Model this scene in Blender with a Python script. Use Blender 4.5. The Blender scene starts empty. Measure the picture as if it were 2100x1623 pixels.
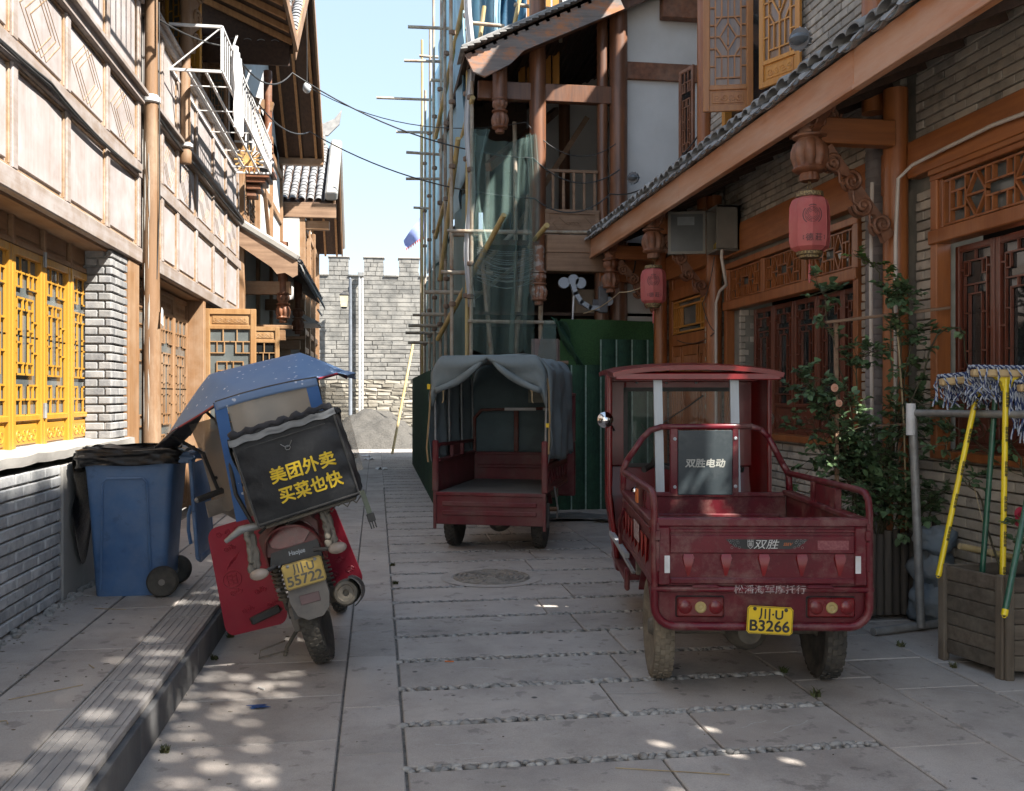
import bpy, bmesh, math, random
from mathutils import Vector as V, Matrix, Euler, noise
R=math.radians; PI=math.pi
rnd=random.Random(7)
S=bpy.context.scene; COL=S.collection
# ---------------------------------------------------------------- camera, sky, sun
YAW=8.247
cam=bpy.data.objects.new('camera',bpy.data.cameras.new('camera')); COL.objects.link(cam)
cam.data.sensor_width=36; cam.data.lens=1918/2100*36; cam.data.clip_end=600; cam.data.clip_start=.05
cam.location=(0,0,1.5); cam.rotation_euler=(R(90),0,R(-YAW)); S.camera=cam
SUN=V((1,-.8,1.48)).normalized()
ELEV=math.asin(SUN.z); AZ=math.atan2(SUN.x,SUN.y)
w=bpy.data.worlds.new('World'); S.world=w; w.use_nodes=True
nt=w.node_tree; bg=nt.nodes['Background']; sk=nt.nodes.new('ShaderNodeTexSky')
sk.sky_type='NISHITA'; sk.sun_disc=False; sk.sun_elevation=ELEV; sk.sun_rotation=AZ
sk.air_density=1.0; sk.dust_density=.4; sk.ozone_density=1.0; sk.altitude=1500
hs=nt.nodes.new('ShaderNodeGamma'); hs.inputs['Gamma'].default_value=.26; nt.links.new(sk.outputs[0],hs.inputs['Color']); h2=nt.nodes.new('ShaderNodeHueSaturation'); h2.inputs['Saturation'].default_value=1.85; nt.links.new(hs.outputs[0],h2.inputs['Color']); nt.links.new(h2.outputs[0],bg.inputs[0]); bg.inputs[1].default_value=.096
sun=bpy.data.objects.new('sun',bpy.data.lights.new('sun','SUN')); COL.objects.link(sun)
sun.data.energy=2.0; sun.data.angle=R(.7); sun.data.color=(1,.945,.86)
sun.rotation_euler=SUN.to_track_quat('Z','Y').to_euler()
vs=S.view_settings; vs.view_transform='Standard'; vs.look='None'; vs.gamma=1; vs.use_curve_mapping=False
vs.exposure=3.2
try:
    S.cycles.max_bounces=8; S.cycles.diffuse_bounces=5; S.cycles.transparent_max_bounces=16
except Exception: pass
# ---------------------------------------------------------------- materials
MATS={}
def mk(name,c1,c2=None,sc=(6,6,6),rough=.7,bump=.3,bsc=None,var=.0,dirt=None,dsc=2.,damt=.5,metal=0.,mixlo=.35,mixhi=.65,spec=.5,coat=0,trans=0,emit=0,alpha=1,dthr=(.45,.7),detail=5,spots=None,subs=0,bdist=.004,grain=0,stain=0):
    if name in MATS: return MATS[name]
    m=bpy.data.materials.new(name); m.use_nodes=True; MATS[name]=m
    N=m.node_tree.nodes; L=m.node_tree.links; P=N['Principled BSDF']
    tc=N.new('ShaderNodeTexCoord'); oi=N.new('ShaderNodeObjectInfo'); ge=N.new('ShaderNodeNewGeometry')
    ad=N.new('ShaderNodeVectorMath'); ad.operation='MULTIPLY_ADD'
    L.new(oi.outputs['Random'],ad.inputs[0]); ad.inputs[1].default_value=(17,31,23); L.new(tc.outputs['Object'],ad.inputs[2])
    def nz(scale,vec=None,det=detail,ro=.6):
        mp=N.new('ShaderNodeMapping'); mp.inputs['Scale'].default_value=scale if isinstance(scale,tuple) else (scale,)*3
        L.new(ad.outputs[0],mp.inputs['Vector']); n=N.new('ShaderNodeTexNoise'); n.inputs['Scale'].default_value=1
        n.inputs['Detail'].default_value=det; n.inputs['Roughness'].default_value=ro; L.new(mp.outputs[0],n.inputs['Vector']); return n.outputs['Fac']
    def ramp(f,a,b):
        r=N.new('ShaderNodeMapRange'); r.inputs[1].default_value=a; r.inputs[2].default_value=b; L.new(f,r.inputs[0]); return r.outputs[0]
    def mix(f,a,b,mode='MIX'):
        x=N.new('ShaderNodeMix'); x.data_type='RGBA'; x.blend_type=mode
        if isinstance(f,float): x.inputs[0].default_value=f
        else: L.new(f,x.inputs[0])
        for i,q in((6,a),(7,b)):
            if isinstance(q,tuple): x.inputs[i].default_value=(*q,1)
            else: L.new(q,x.inputs[i])
        return x.outputs[2]
    c2=c2 or tuple(x*.75 for x in c1)
    f=nz(sc); col=mix(ramp(f,mixlo,mixhi),c1,c2)
    if var:
        s=N.new('ShaderNodeMath'); s.operation='ADD'; L.new(oi.outputs['Random'],s.inputs[0]); L.new(ge.outputs['Random Per Island'],s.inputs[1])
        fr=N.new('ShaderNodeMath'); fr.operation='FRACT'; L.new(s.outputs[0],fr.inputs[0])
        r=N.new('ShaderNodeMapRange'); r.inputs[3].default_value=1-var; r.inputs[4].default_value=1+var*.7; L.new(fr.outputs[0],r.inputs[0])
        v=N.new('ShaderNodeVectorMath'); v.operation='SCALE'; L.new(col,v.inputs[0]); L.new(r.outputs[0],v.inputs['Scale']); col=v.outputs[0]
    rg=None
    if dirt:
        d=ramp(nz(dsc,det=8,ro=.7),*dthr); dm=N.new('ShaderNodeMath'); dm.operation='MULTIPLY'; L.new(d,dm.inputs[0]); dm.inputs[1].default_value=damt
        col=mix(dm.outputs[0],col,dirt)
        if rough<.6:
            rg=N.new('ShaderNodeMapRange'); rg.inputs[3].default_value=rough; rg.inputs[4].default_value=.8; L.new(dm.outputs[0],rg.inputs[0])
    if spots:
        vo=N.new('ShaderNodeTexVoronoi'); vo.inputs['Scale'].default_value=spots[1]; vo.inputs['Randomness'].default_value=1; L.new(ad.outputs[0],vo.inputs['Vector'])
        sp=N.new('ShaderNodeSeparateColor'); L.new(vo.outputs['Color'],sp.inputs[0])
        th=N.new('ShaderNodeMath'); th.operation='MULTIPLY'; L.new(sp.outputs[0],th.inputs[0]); th.inputs[1].default_value=spots[2]
        lt=N.new('ShaderNodeMath'); lt.operation='SUBTRACT'; L.new(th.outputs[0],lt.inputs[0]); L.new(vo.outputs['Distance'],lt.inputs[1])
        col=mix(ramp(lt.outputs[0],0,.04),col,spots[0])
    if stain:
        r=N.new('ShaderNodeMapRange'); r.inputs[1].default_value=.47; r.inputs[2].default_value=.66; r.inputs[3].default_value=1; r.inputs[4].default_value=1-stain; L.new(nz(1.3,det=9,ro=.72),r.inputs[0])
        v=N.new('ShaderNodeVectorMath'); v.operation='SCALE'; L.new(col,v.inputs[0]); L.new(r.outputs[0],v.inputs['Scale']); col=v.outputs[0]
        r=N.new('ShaderNodeMapRange'); r.inputs[1].default_value=.60; r.inputs[2].default_value=.66; r.inputs[3].default_value=1; r.inputs[4].default_value=1-stain*1.2; L.new(nz(9,det=4,ro=.6),r.inputs[0])
        v=N.new('ShaderNodeVectorMath'); v.operation='SCALE'; L.new(col,v.inputs[0]); L.new(r.outputs[0],v.inputs['Scale']); col=v.outputs[0]
    if grain:
        r=N.new('ShaderNodeMapRange'); r.inputs[1].default_value=.3; r.inputs[2].default_value=.7; r.inputs[3].default_value=1-grain; r.inputs[4].default_value=1+grain*.6; L.new(nz(190,det=3,ro=.8),r.inputs[0])
        v=N.new('ShaderNodeVectorMath'); v.operation='SCALE'; L.new(col,v.inputs[0]); L.new(r.outputs[0],v.inputs['Scale']); col=v.outputs[0]
    L.new(col,P.inputs['Base Color']); P.inputs['Roughness'].default_value=rough
    if rg: L.new(rg.outputs[0],P.inputs['Roughness'])
    P.inputs['Metallic'].default_value=metal; P.inputs['Specular IOR Level'].default_value=spec
    P.inputs['Coat Weight'].default_value=coat; P.inputs['Coat Roughness'].default_value=.15
    if subs: P.inputs['Subsurface Weight'].default_value=subs
    if bump:
        b=N.new('ShaderNodeBump'); b.inputs['Strength'].default_value=bump; b.inputs['Distance'].default_value=bdist
        L.new(nz(bsc or tuple(x*5 for x in sc),det=6),b.inputs['Height']); L.new(b.outputs[0],P.inputs['Normal'])
    out=N['Material Output']
    if trans:
        t=N.new('ShaderNodeBsdfTranslucent'); L.new(col,t.inputs[0]); ms=N.new('ShaderNodeMixShader'); ms.inputs[0].default_value=trans
        L.new(P.outputs[0],ms.inputs[1]); L.new(t.outputs[0],ms.inputs[2]); L.new(ms.outputs[0],out.inputs[0])
    if alpha<1:
        t=N.new('ShaderNodeBsdfTransparent'); ms=N.new('ShaderNodeMixShader'); ms.inputs[0].default_value=1-alpha
        L.new(out.inputs[0].links[0].from_socket,ms.inputs[1]); L.new(t.outputs[0],ms.inputs[2]); L.new(ms.outputs[0],out.inputs[0])
    return m
def wood(name,c1,c2,grain='z',rough=.5,dirt=None,damt=.4,bump=.35,var=.12,coat=0,dthr=(.45,.7),dsc=2.,stain=0):
    s={'x':(1.2,22,22),'y':(22,1.2,22),'z':(22,22,1.2)}[grain]
    return mk(name,c1,c2,sc=s,rough=rough,bump=bump,bsc=tuple(q*3 for q in s),dirt=dirt,damt=damt,var=var,coat=coat,dthr=dthr,dsc=dsc,mixlo=.3,mixhi=.7,stain=stain)
PANEL=wood('sunbleached_panel_wood',(0.352,0.3124,0.3036),(0.2904,0.242,0.2156),'z',rough=.55,dirt=(0.3872,0.3696,0.374),damt=.8,dsc=3.,dthr=(.38,.62),var=.12,bump=.3,stain=.04)
MOULD=wood('worn_brown_moulding',(0.306,0.198,0.108),(0.216,0.126,0.063),'y',rough=.6,dirt=(0.54,0.468,0.405),damt=.5,dsc=5.,var=.05)
RAIL=wood('sunbleached_rail_wood',(0.306,0.261,0.243),(0.216,0.162,0.1215),'y',rough=.6,dirt=(0.378,0.36,0.3555),damt=.8,dsc=4.,var=.05,bump=.3)
POSTW=wood('weathered_brown_post',(0.2116,0.1196,0.0598),(0.138,0.07544,0.0368),'z',rough=.7,dirt=(0.552,0.46,0.3496),damt=.35,dsc=(3,3,1),dthr=(.5,.75))
YELLOW=wood('varnished_yellow_wood',(0.4876,0.253,0.03128),(0.3864,0.1794,0.02024),'z',rough=.4,coat=.2,var=.05,bump=.12)
YELLOWH=wood('yellow_wood_horizontal',(0.4876,0.253,0.03128),(0.3864,0.1794,0.02024),'y',rough=.4,coat=.2,var=.05,bump=.12)
BROWN=wood('brown_shop_wood',(.28,.155,.075),(.19,.10,.045),'z',rough=.55,dirt=(.5,.4,.3),damt=.3)
BROWNX=wood('brown_wood_crossways',(.28,.155,.075),(.19,.10,.045),'x',rough=.55,dirt=(.5,.4,.3),damt=.3)
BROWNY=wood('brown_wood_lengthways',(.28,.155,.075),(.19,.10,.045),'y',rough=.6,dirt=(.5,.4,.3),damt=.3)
ORANGE=wood('orange_varnished_wood',(.36,.125,.036),(.25,.078,.022),'z',rough=.38,coat=.25,dirt=(.12,.04,.015),damt=.4,dsc=(5,5,1.5))
ORANGEY=wood('orange_varnished_beam',(.36,.13,.038),(.24,.078,.023),'y',rough=.38,coat=.25,dirt=(.14,.05,.02),damt=.4,dsc=(5,1.5,5))
ORANGEX=wood('orange_varnished_crossbeam',(.34,.12,.035),(.22,.07,.02),'x',rough=.45,coat=.15,dirt=(.12,.05,.025),damt=.4,dsc=(1.5,5,5))
FASCIA=wood('faded_orange_fascia',(.46,.20,.09),(.36,.135,.05),'y',rough=.42,coat=.2,dirt=(.52,.36,.27),damt=.6,dsc=(4,1.1,6),dthr=(.4,.65))
DARKRED=wood('dark_red_window_wood',(.16,.045,.024),(.10,.026,.015),'z',rough=.35,coat=.3)
GLASSB=mk('painted_reflection_pane',(.30,.19,.12),(.16,.12,.10),sc=(14,14,1.5),rough=.15,bump=.05,spec=.6)  # brown streaks paint a timber reflection into the pane colour
HONEY=wood('honey_wood',(.55,.25,.045),(.42,.17,.03),'z',rough=.42,coat=.2)
HONEYL=wood('sun_toned_honey_wood',(.33,.185,.075),(.25,.125,.045),'z',rough=.5,dirt=(.45,.33,.2),damt=.4)  # copy of the honey wood, toned down for leaves standing in sun
GREYW=wood('grey_weathered_fascia',(.26,.22,.20),(.12,.10,.09),'x',rough=.5,dirt=(.42,.17,.07),damt=.9,dsc=(2.2,2.2,5),dthr=(.48,.62))
OLDX=wood('old_raw_plank',(.30,.19,.12),(.17,.10,.06),'x',rough=.75,dirt=(.1,.05,.03),damt=.4)
CARVE=mk('carved_dark_wood',(.22,.085,.04),(.12,.045,.022),sc=(12,12,12),rough=.5,bump=.4,dirt=(.32,.22,.16),damt=.45)
PLANTERW=wood('planter_plank',(.125,.10,.075),(.06,.045,.032),'x',rough=.85,dirt=(.19,.17,.13),damt=.5,var=.25)
PLANTERZ=wood('planter_post_wood',(.14,.11,.08),(.07,.052,.035),'z',rough=.85,dirt=(.2,.17,.13),damt=.5,var=.2)
LOGW=mk('rotting_log',(.085,.07,.055),(.045,.037,.03),sc=(20,20,2),rough=.9,bump=.5,var=.25)
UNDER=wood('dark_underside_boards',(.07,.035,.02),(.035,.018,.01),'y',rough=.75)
RAFTER=wood('rafter_wood',(.42,.22,.09),(.28,.13,.05),'z',rough=.7)
BRICK=mk('grey_brown_brick',(.45,.395,.32),(.33,.295,.245),sc=(9,9,9),rough=.85,bump=.5,bsc=(60,60,60),var=.3,dirt=(.45,.41,.36),damt=.5,dsc=6.,stain=.2)
BRICKU=mk('grey_upper_brick',(.43,.375,.31),(.27,.24,.205),sc=(9,9,9),rough=.85,bump=.5,bsc=(60,60,60),var=.32,dirt=(.38,.35,.31),damt=.5,dsc=5.)
BRICKP=mk('grey_pillar_brick',(0.1564,0.1582,0.1638),(0.2668,0.2622,0.253),sc=(7,7,7),rough=.85,bump=.6,bsc=(50,50,50),var=.25,dirt=(0.368,0.3588,0.3496),damt=.5,dsc=9.)
BRICKW=mk('whitewashed_brick',(0.5152,0.5152,0.5106),(0.3128,0.322,0.3312),sc=(7,7,7),rough=.85,bump=.6,bsc=(50,50,50),var=.14,dirt=(0.276,0.2852,0.3036),damt=.7,dsc=8.,stain=.2)
BRICKC=mk('old_city_wall_brick',(0.164,0.1615,0.1517),(0.246,0.2378,0.2214),sc=(3,3,3),rough=.9,bump=.7,bsc=(20,20,20),var=.2,dirt=(0.2952,0.2829,0.2542),damt=.7,dsc=3.,bdist=.01,stain=.22)
STONEC=mk('rubble_stone',(0.328,0.3034,0.2542),(0.2296,0.2091,0.1722),sc=(3,3,3),rough=.9,bump=.8,bsc=(14,14,14),var=.16,dirt=(0.2296,0.1886,0.1312),damt=.45,dsc=2.,bdist=.015)
MORTAR=mk('mortar',(.16,.15,.125),(.23,.215,.18),rough=.95,bump=.6,bsc=(40,40,40))
MORTARL=mk('pale_mortar',(.14,.135,.125),(.28,.27,.25),rough=.95,bump=.6,bsc=(40,40,40))
MORTARC=mk('old_lime_mortar',(.24,.225,.20),(.32,.30,.27),rough=.95,bump=.6,bsc=(20,20,20))
PLASTER=mk('white_plaster',(.60,.585,.57),(.54,.525,.51),sc=(2,2,2),rough=.85,bump=.25,bsc=(30,30,30),dirt=(.5,.46,.42),damt=.25,dsc=(3,3,1.2))
CEMENT=mk('rough_cement',(0.3168,0.3036,0.2816),(0.2288,0.2156,0.198),sc=(4,4,4),rough=.9,bump=.7,bsc=(30,30,30),dirt=(0.396,0.3872,0.3696),damt=.5)
SLAB=mk('granite_paving',(.45,.405,.365),(.345,.305,.275),sc=(1.7,1.7,1.7),rough=.72,bump=.45,bsc=(130,130,130),var=.13,grain=.22,dirt=(.46,.43,.41),damt=.55,dsc=1.1,bdist=.002,stain=.26,spots=((.075,.07,.07),5.5,.11))
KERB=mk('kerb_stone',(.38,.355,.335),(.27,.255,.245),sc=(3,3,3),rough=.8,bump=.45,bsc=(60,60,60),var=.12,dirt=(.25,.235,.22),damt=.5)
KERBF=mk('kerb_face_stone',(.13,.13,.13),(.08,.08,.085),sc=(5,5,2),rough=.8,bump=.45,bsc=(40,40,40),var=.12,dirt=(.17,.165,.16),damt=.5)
GROUT=mk('joint_grit',(.19,.175,.155),(.10,.092,.084),sc=(25,25,25),rough=.95,bump=.8,bsc=(90,90,90))
PEBBLE=mk('river_pebble',(.38,.36,.335),(.22,.215,.205),sc=(20,20,20),rough=.6,bump=.2,var=.4)
TILE=mk('grey_roof_tile',(.30,.29,.275),(.18,.175,.17),sc=(9,9,9),rough=.8,bump=.4,bsc=(50,50,50),var=.2,dirt=(.3,.29,.28),damt=.5)
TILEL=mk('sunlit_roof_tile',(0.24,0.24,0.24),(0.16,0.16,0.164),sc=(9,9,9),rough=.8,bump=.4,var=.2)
REDP=mk('worn_crimson_paint',(.13,.005,.013),(.085,.004,.010),sc=(3,3,3),rough=.36,bump=.06,bsc=(60,60,60),dirt=(.20,.115,.10),damt=.75,dsc=6.5,dthr=(.48,.68),grain=.2,coat=.2,spec=.35)
REDD=mk('dusty_crimson_paint',(.12,.006,.012),(.08,.005,.010),sc=(5,5,5),rough=.42,spec=.35,bump=.15,bsc=(60,60,60),dirt=(.21,.115,.095),damt=.75,dsc=6.,dthr=(.45,.70),grain=.2)
REDG=mk('glossy_red_cab_paint',(.21,.006,.008),(.15,.005,.006),sc=(2,2,2),rough=.3,bump=.02,coat=.25,dirt=(.14,.02,.02),damt=.3,dsc=4.)
REDM=mk('motorbike_red',(.16,.012,.014),(.10,.010,.012),rough=.35,bump=.05,dirt=(.17,.12,.09),damt=.7,dsc=5.,dthr=(.45,.65))
LENS=mk('red_lens',(.17,.006,.008),(.10,.005,.008),sc=(20,20,20),rough=.25,bump=.1,dirt=(.13,.05,.04),damt=.4,coat=.2)
AMBER=mk('dusty_amber_lens',(.42,.31,.10),(.33,.25,.09),rough=.35,bump=.1,dirt=(.35,.3,.22),damt=.5)
CLEARL=mk('milky_lens',(.45,.38,.33),(.3,.24,.2),rough=.3,bump=.1,dirt=(.25,.2,.16),damt=.5)
RUBBER=mk('dusty_tyre_rubber',(.028,.027,.026),(.05,.046,.04),sc=(8,8,8),rough=.85,bump=.3,dirt=(.17,.145,.11),damt=.55,dsc=7.,dthr=(.4,.75))
MUDDY=mk('muddy_tyre',(.24,.20,.145),(.15,.125,.09),sc=(12,12,12),rough=.95,bump=.8,bsc=(50,50,50),dirt=(.05,.045,.04),damt=.5,dsc=9.)
BLACKP=mk('black_plastic',(.018,.018,.019),(.03,.03,.03),rough=.45,bump=.1,dirt=(.11,.10,.085),damt=.4,dsc=6.)
DUSTP=mk('dusty_grey_plastic',(.13,.12,.11),(.19,.17,.15),sc=(9,9,9),rough=.75,bump=.2,dirt=(.27,.24,.2),damt=.6)
DUSTM=mk('dusty_dark_metal',(.09,.082,.07),(.16,.14,.11),sc=(14,14,14),rough=.7,bump=.3,dirt=(.26,.21,.15),damt=.6,dsc=9.,metal=.2)
CHROME=mk('chrome',(.8,.8,.8),(.6,.6,.6),rough=.08,bump=0,metal=1)
ALU=mk('bare_aluminium',(.46,.49,.52),(.38,.41,.44),sc=(30,30,3),rough=.45,bump=.08,metal=.35,dirt=(.3,.29,.27),damt=.3)
GALV=mk('galvanised_pipe',(.33,.335,.33),(.23,.235,.235),sc=(14,14,14),rough=.5,bump=.15,metal=.45,dirt=(.26,.22,.18),damt=.5,dsc=8.)
RUSTP=mk('rusty_scaffold_pipe',(.36,.30,.22),(.24,.15,.10),sc=(9,9,5),rough=.75,bump=.4,dirt=(.47,.44,.37),damt=.6,dsc=5.,var=.18,dthr=(.4,.6))
BAMBOO=mk('yellow_pole_paint',(.50,.38,.14),(.38,.27,.12),sc=(9,9,3),rough=.6,bump=.3,dirt=(.4,.36,.28),damt=.5)
WHITEM=mk('white_painted_metal',(.66,.67,.68),(.55,.55,.55),rough=.5,bump=.1,dirt=(.45,.4,.33),damt=.35,dsc=6.)
BINBLUE=mk('bin_blue_plastic',(.085,.175,.34),(.06,.13,.27),sc=(3,3,3),rough=.42,bump=.1,dirt=(.16,.21,.30),damt=.6,dsc=5.,dthr=(.4,.7),stain=.15)
BAG=mk('black_bin_liner',(.008,.008,.009),(.014,.014,.015),sc=(20,20,20),rough=.34,spec=.35,bump=.5,bsc=(14,14,40),bdist=.01)
CANOPYB=mk('dusty_blue_canopy',(.10,.19,.37),(.14,.23,.39),sc=(3,3,3),rough=.6,bump=.15,dirt=(.22,.26,.36),damt=.35,spots=((.50,.55,.64),26.,.27),subs=0)
CANOPYD=mk('deep_blue_cloth',(.02,.09,.27),(.03,.11,.3),rough=.6,bump=.1,spots=((.45,.5,.6),20.,.20))
BLACKC=mk('black_cloth',(.02,.02,.025),(.035,.035,.04),sc=(6,6,6),rough=.8,bump=.2)
BOXC=mk('charcoal_nylon',(.008,.009,.011),(.014,.015,.018),sc=(4,4,4),rough=.5,bump=.5,bsc=(9,9,9),bdist=.012,dirt=(.06,.06,.057),damt=.35,dsc=3.,spec=.35)
REFLECT=mk('grey_reflective_band',(.20,.21,.22),(.13,.135,.14),sc=(6,6,6),rough=.35,bump=.5,bsc=(14,14,14),bdist=.006)
YTEXT=mk('yellow_print',(.72,.50,.02),(.55,.38,.03),sc=(14,14,14),rough=.6,bump=0,mixlo=.5,mixhi=.8)
CLEARP=mk('scratched_clear_plastic',(.42,.37,.31),(.36,.32,.27),sc=(4,4,4),rough=.25,bump=.2,bsc=(6,6,6),bdist=.01,alpha=.62)
CLEARQ=mk('thin_clear_plastic',(.5,.46,.4),(.4,.36,.3),sc=(5,5,5),rough=.2,bump=.2,bsc=(6,6,6),alpha=.35)
MAT_RED=mk('red_foam_mat',(.30,.012,.030),(.25,.011,.028),sc=(3,3,3),rough=.45,bump=.08,dirt=(.3,.1,.09),damt=.2)
PLATEY=mk('yellow_plate',(.78,.53,.015),(.7,.46,.012),rough=.35,bump=.05,dirt=(.35,.25,.08),damt=.25,dsc=8.)
PLATED=mk('dull_yellow_plate',(.52,.35,.07),(.44,.3,.06),rough=.45,bump=.05,dirt=(.3,.24,.14),damt=.35,dsc=8.)
INK=mk('black_ink',(.015,.015,.015),(.03,.03,.03),rough=.5,bump=0)
INKG=mk('worn_plate_ink',(.06,.06,.055),(.13,.11,.07),sc=(25,25,25),rough=.5,bump=0)
WPRINT=mk('white_print',(.62,.62,.60),(.5,.5,.48),rough=.5,bump=0)
WWORN=mk('worn_white_print',(.40,.34,.33),(.2,.06,.06),sc=(60,60,60),rough=.6,bump=0,mixlo=.45,mixhi=.6)
OPRINT=mk('orange_print',(.6,.16,.02),(.5,.12,.02),rough=.5,bump=0)
BOARD=mk('scuffed_dark_board',(.022,.032,.038),(.035,.045,.05),sc=(5,5,5),rough=.45,bump=.15,dirt=(.15,.16,.16),damt=.35,dsc=7.,dthr=(.5,.8))
CANVAS=mk('grey_canvas',(.165,.20,.21),(.12,.15,.16),sc=(3,3,3),rough=.8,bump=.3,bsc=(11,11,5),bdist=.01,dirt=(.23,.25,.25),damt=.35)
CANVIN=mk('canvas_side',(.13,.18,.19),(.095,.13,.14),sc=(3,3,3),rough=.8,bump=.4,bsc=(7,7,7),bdist=.015)
BEDM=mk('dusty_bed_metal',(.15,.14,.125),(.10,.09,.08),sc=(4,4,4),rough=.8,bump=.2,dirt=(.2,.19,.17),damt=.5)
TARP=mk('blue_tarpaulin',(.42,.62,.72),(.32,.52,.64),sc=(1.2,1.2,1.),rough=.5,bump=.4,bsc=(3,3,1.5),bdist=.03,trans=.35,dirt=(.42,.55,.62),damt=.5,dsc=1.5)
TARPD=mk('deep_blue_tarpaulin',(.05,.16,.27),(.035,.11,.2),sc=(2,2,2),rough=.45,bump=.5,bsc=(5,5,5),bdist=.02,trans=.2)
NET=mk('green_safety_net',(.24,.36,.33),(.17,.27,.25),sc=(3,3,2),rough=.8,bump=.1,alpha=.30,trans=.3)
TURF=mk('artificial_turf',(.017,.060,.036),(.010,.035,.022),sc=(60,60,18),rough=.9,bump=1.,bsc=(140,140,50),bdist=.01,dirt=(.03,.12,.055),damt=.5)
TURFB=mk('bright_turf_sheet',(.035,.10,.028),(.02,.06,.018),sc=(60,60,60),rough=.9,bump=1.,bsc=(160,160,160),bdist=.01)
BATTEN=mk('pale_green_seam',(.26,.36,.31),(.15,.23,.19),sc=(20,20,20),rough=.7,bump=.2)
GLASS=mk('dark_window_glass',(.012,.014,.015),(.02,.022,.022),sc=(1,1,1),rough=.06,bump=.05,bsc=(2,2,2),spec=.8)
GLASSL=mk('dusty_window_glass',(.13,.15,.15),(.09,.10,.10),sc=(3,3,3),rough=.12,bump=.05,bsc=(2,2,2),spec=.8)
DARK=mk('dark_interior',(.012,.010,.009),(.02,.016,.013),rough=.9,bump=0)
LANT=mk('faded_red_lantern_cloth',(.62,.17,.15),(.52,.12,.12),sc=(4,4,3),rough=.75,bump=.1,trans=.25,dirt=(.56,.24,.20),damt=.5,dsc=5.)
GOLD=mk('gold_lace_trim',(.30,.22,.10),(.09,.06,.03),sc=(90,90,90),rough=.5,bump=.5,metal=.3,mixlo=.45,mixhi=.55)
LINK=mk('lantern_print',(.09,.05,.055),(.16,.07,.07),sc=(30,30,30),rough=.7,bump=0)
LEAF=mk('rose_leaf',(.13,.20,.085),(.08,.14,.065),sc=(5,5,5),rough=.5,bump=.15,var=.45,trans=.25)
LEAFY=mk('young_leaf',(.12,.19,.04),(.08,.14,.03),sc=(5,5,5),rough=.5,bump=.1,var=.2,trans=.25)
STEM=mk('rose_stem',(.075,.075,.035),(.05,.035,.02),sc=(9,9,9),rough=.7,bump=.2)
PEACH=mk('peach_petal',(.75,.42,.30),(.7,.35,.22),rough=.6,bump=.05,trans=.2)
CRIM=mk('crimson_petal',(.45,.02,.05),(.3,.012,.04),rough=.6,bump=.05,trans=.2)
MOPY=mk('yellow_handle',(.80,.60,.01),(.72,.52,.01),rough=.3,bump=.03,coat=.3)
MOPG=mk('green_handle',(.02,.11,.065),(.015,.07,.045),sc=(60,60,20),rough=.35,bump=.1,coat=.3)
MOPW=wood('pale_mop_wood',(.58,.42,.22),(.5,.34,.16),'x',rough=.6)
YARNW=mk('white_yarn',(.42,.44,.48),(.30,.33,.38),sc=(20,20,20),rough=.95,bump=.5)
YARNB=mk('navy_yarn',(.02,.035,.10),(.035,.05,.13),sc=(20,20,20),rough=.95,bump=.5)
CABLE=mk('black_cable',(.02,.02,.02),(.04,.04,.04),rough=.6,bump=0)
PVC=mk('white_conduit',(.55,.50,.45),(.48,.42,.36),rough=.5,bump=.05)
CLOTHW=mk('white_cloth',(.74,.74,.75),(.62,.62,.63),sc=(9,9,2),rough=.9,bump=.5,bsc=(14,14,3),bdist=.02,trans=.3)
GRAVEL=mk('grey_gravel',(.060,.056,.050),(.105,.098,.088),sc=(30,30,30),rough=.95,bump=1.,bsc=(25,25,25),bdist=.06,dirt=(.14,.13,.115),damt=.5,dsc=14.)
FLAGC=mk('blue_flag',(.25,.30,.55),(.2,.25,.5),rough=.8,bump=.1,trans=.3)
FLAGR=mk('red_flag_edge',(.6,.12,.10),(.5,.1,.08),rough=.8,bump=.1,trans=.3)
BUFF=mk('cream_card',(.40,.33,.26),(.33,.26,.2),rough=.8,bump=.1)
SACK=mk('grey_blue_sack',(.13,.17,.21),(.2,.22,.23),sc=(6,6,6),rough=.85,bump=.6,bsc=(9,9,9),bdist=.02)
STRAW=mk('dry_straw',(.42,.33,.2),(.3,.22,.12),rough=.8,bump=0)
GRASS=mk('weeds',(.06,.09,.025),(.09,.08,.03),rough=.7,bump=0,var=.4)
LED=mk('grey_lamp_housing',(.16,.17,.18),(.1,.1,.11),rough=.5,bump=.05,metal=.3)
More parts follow.
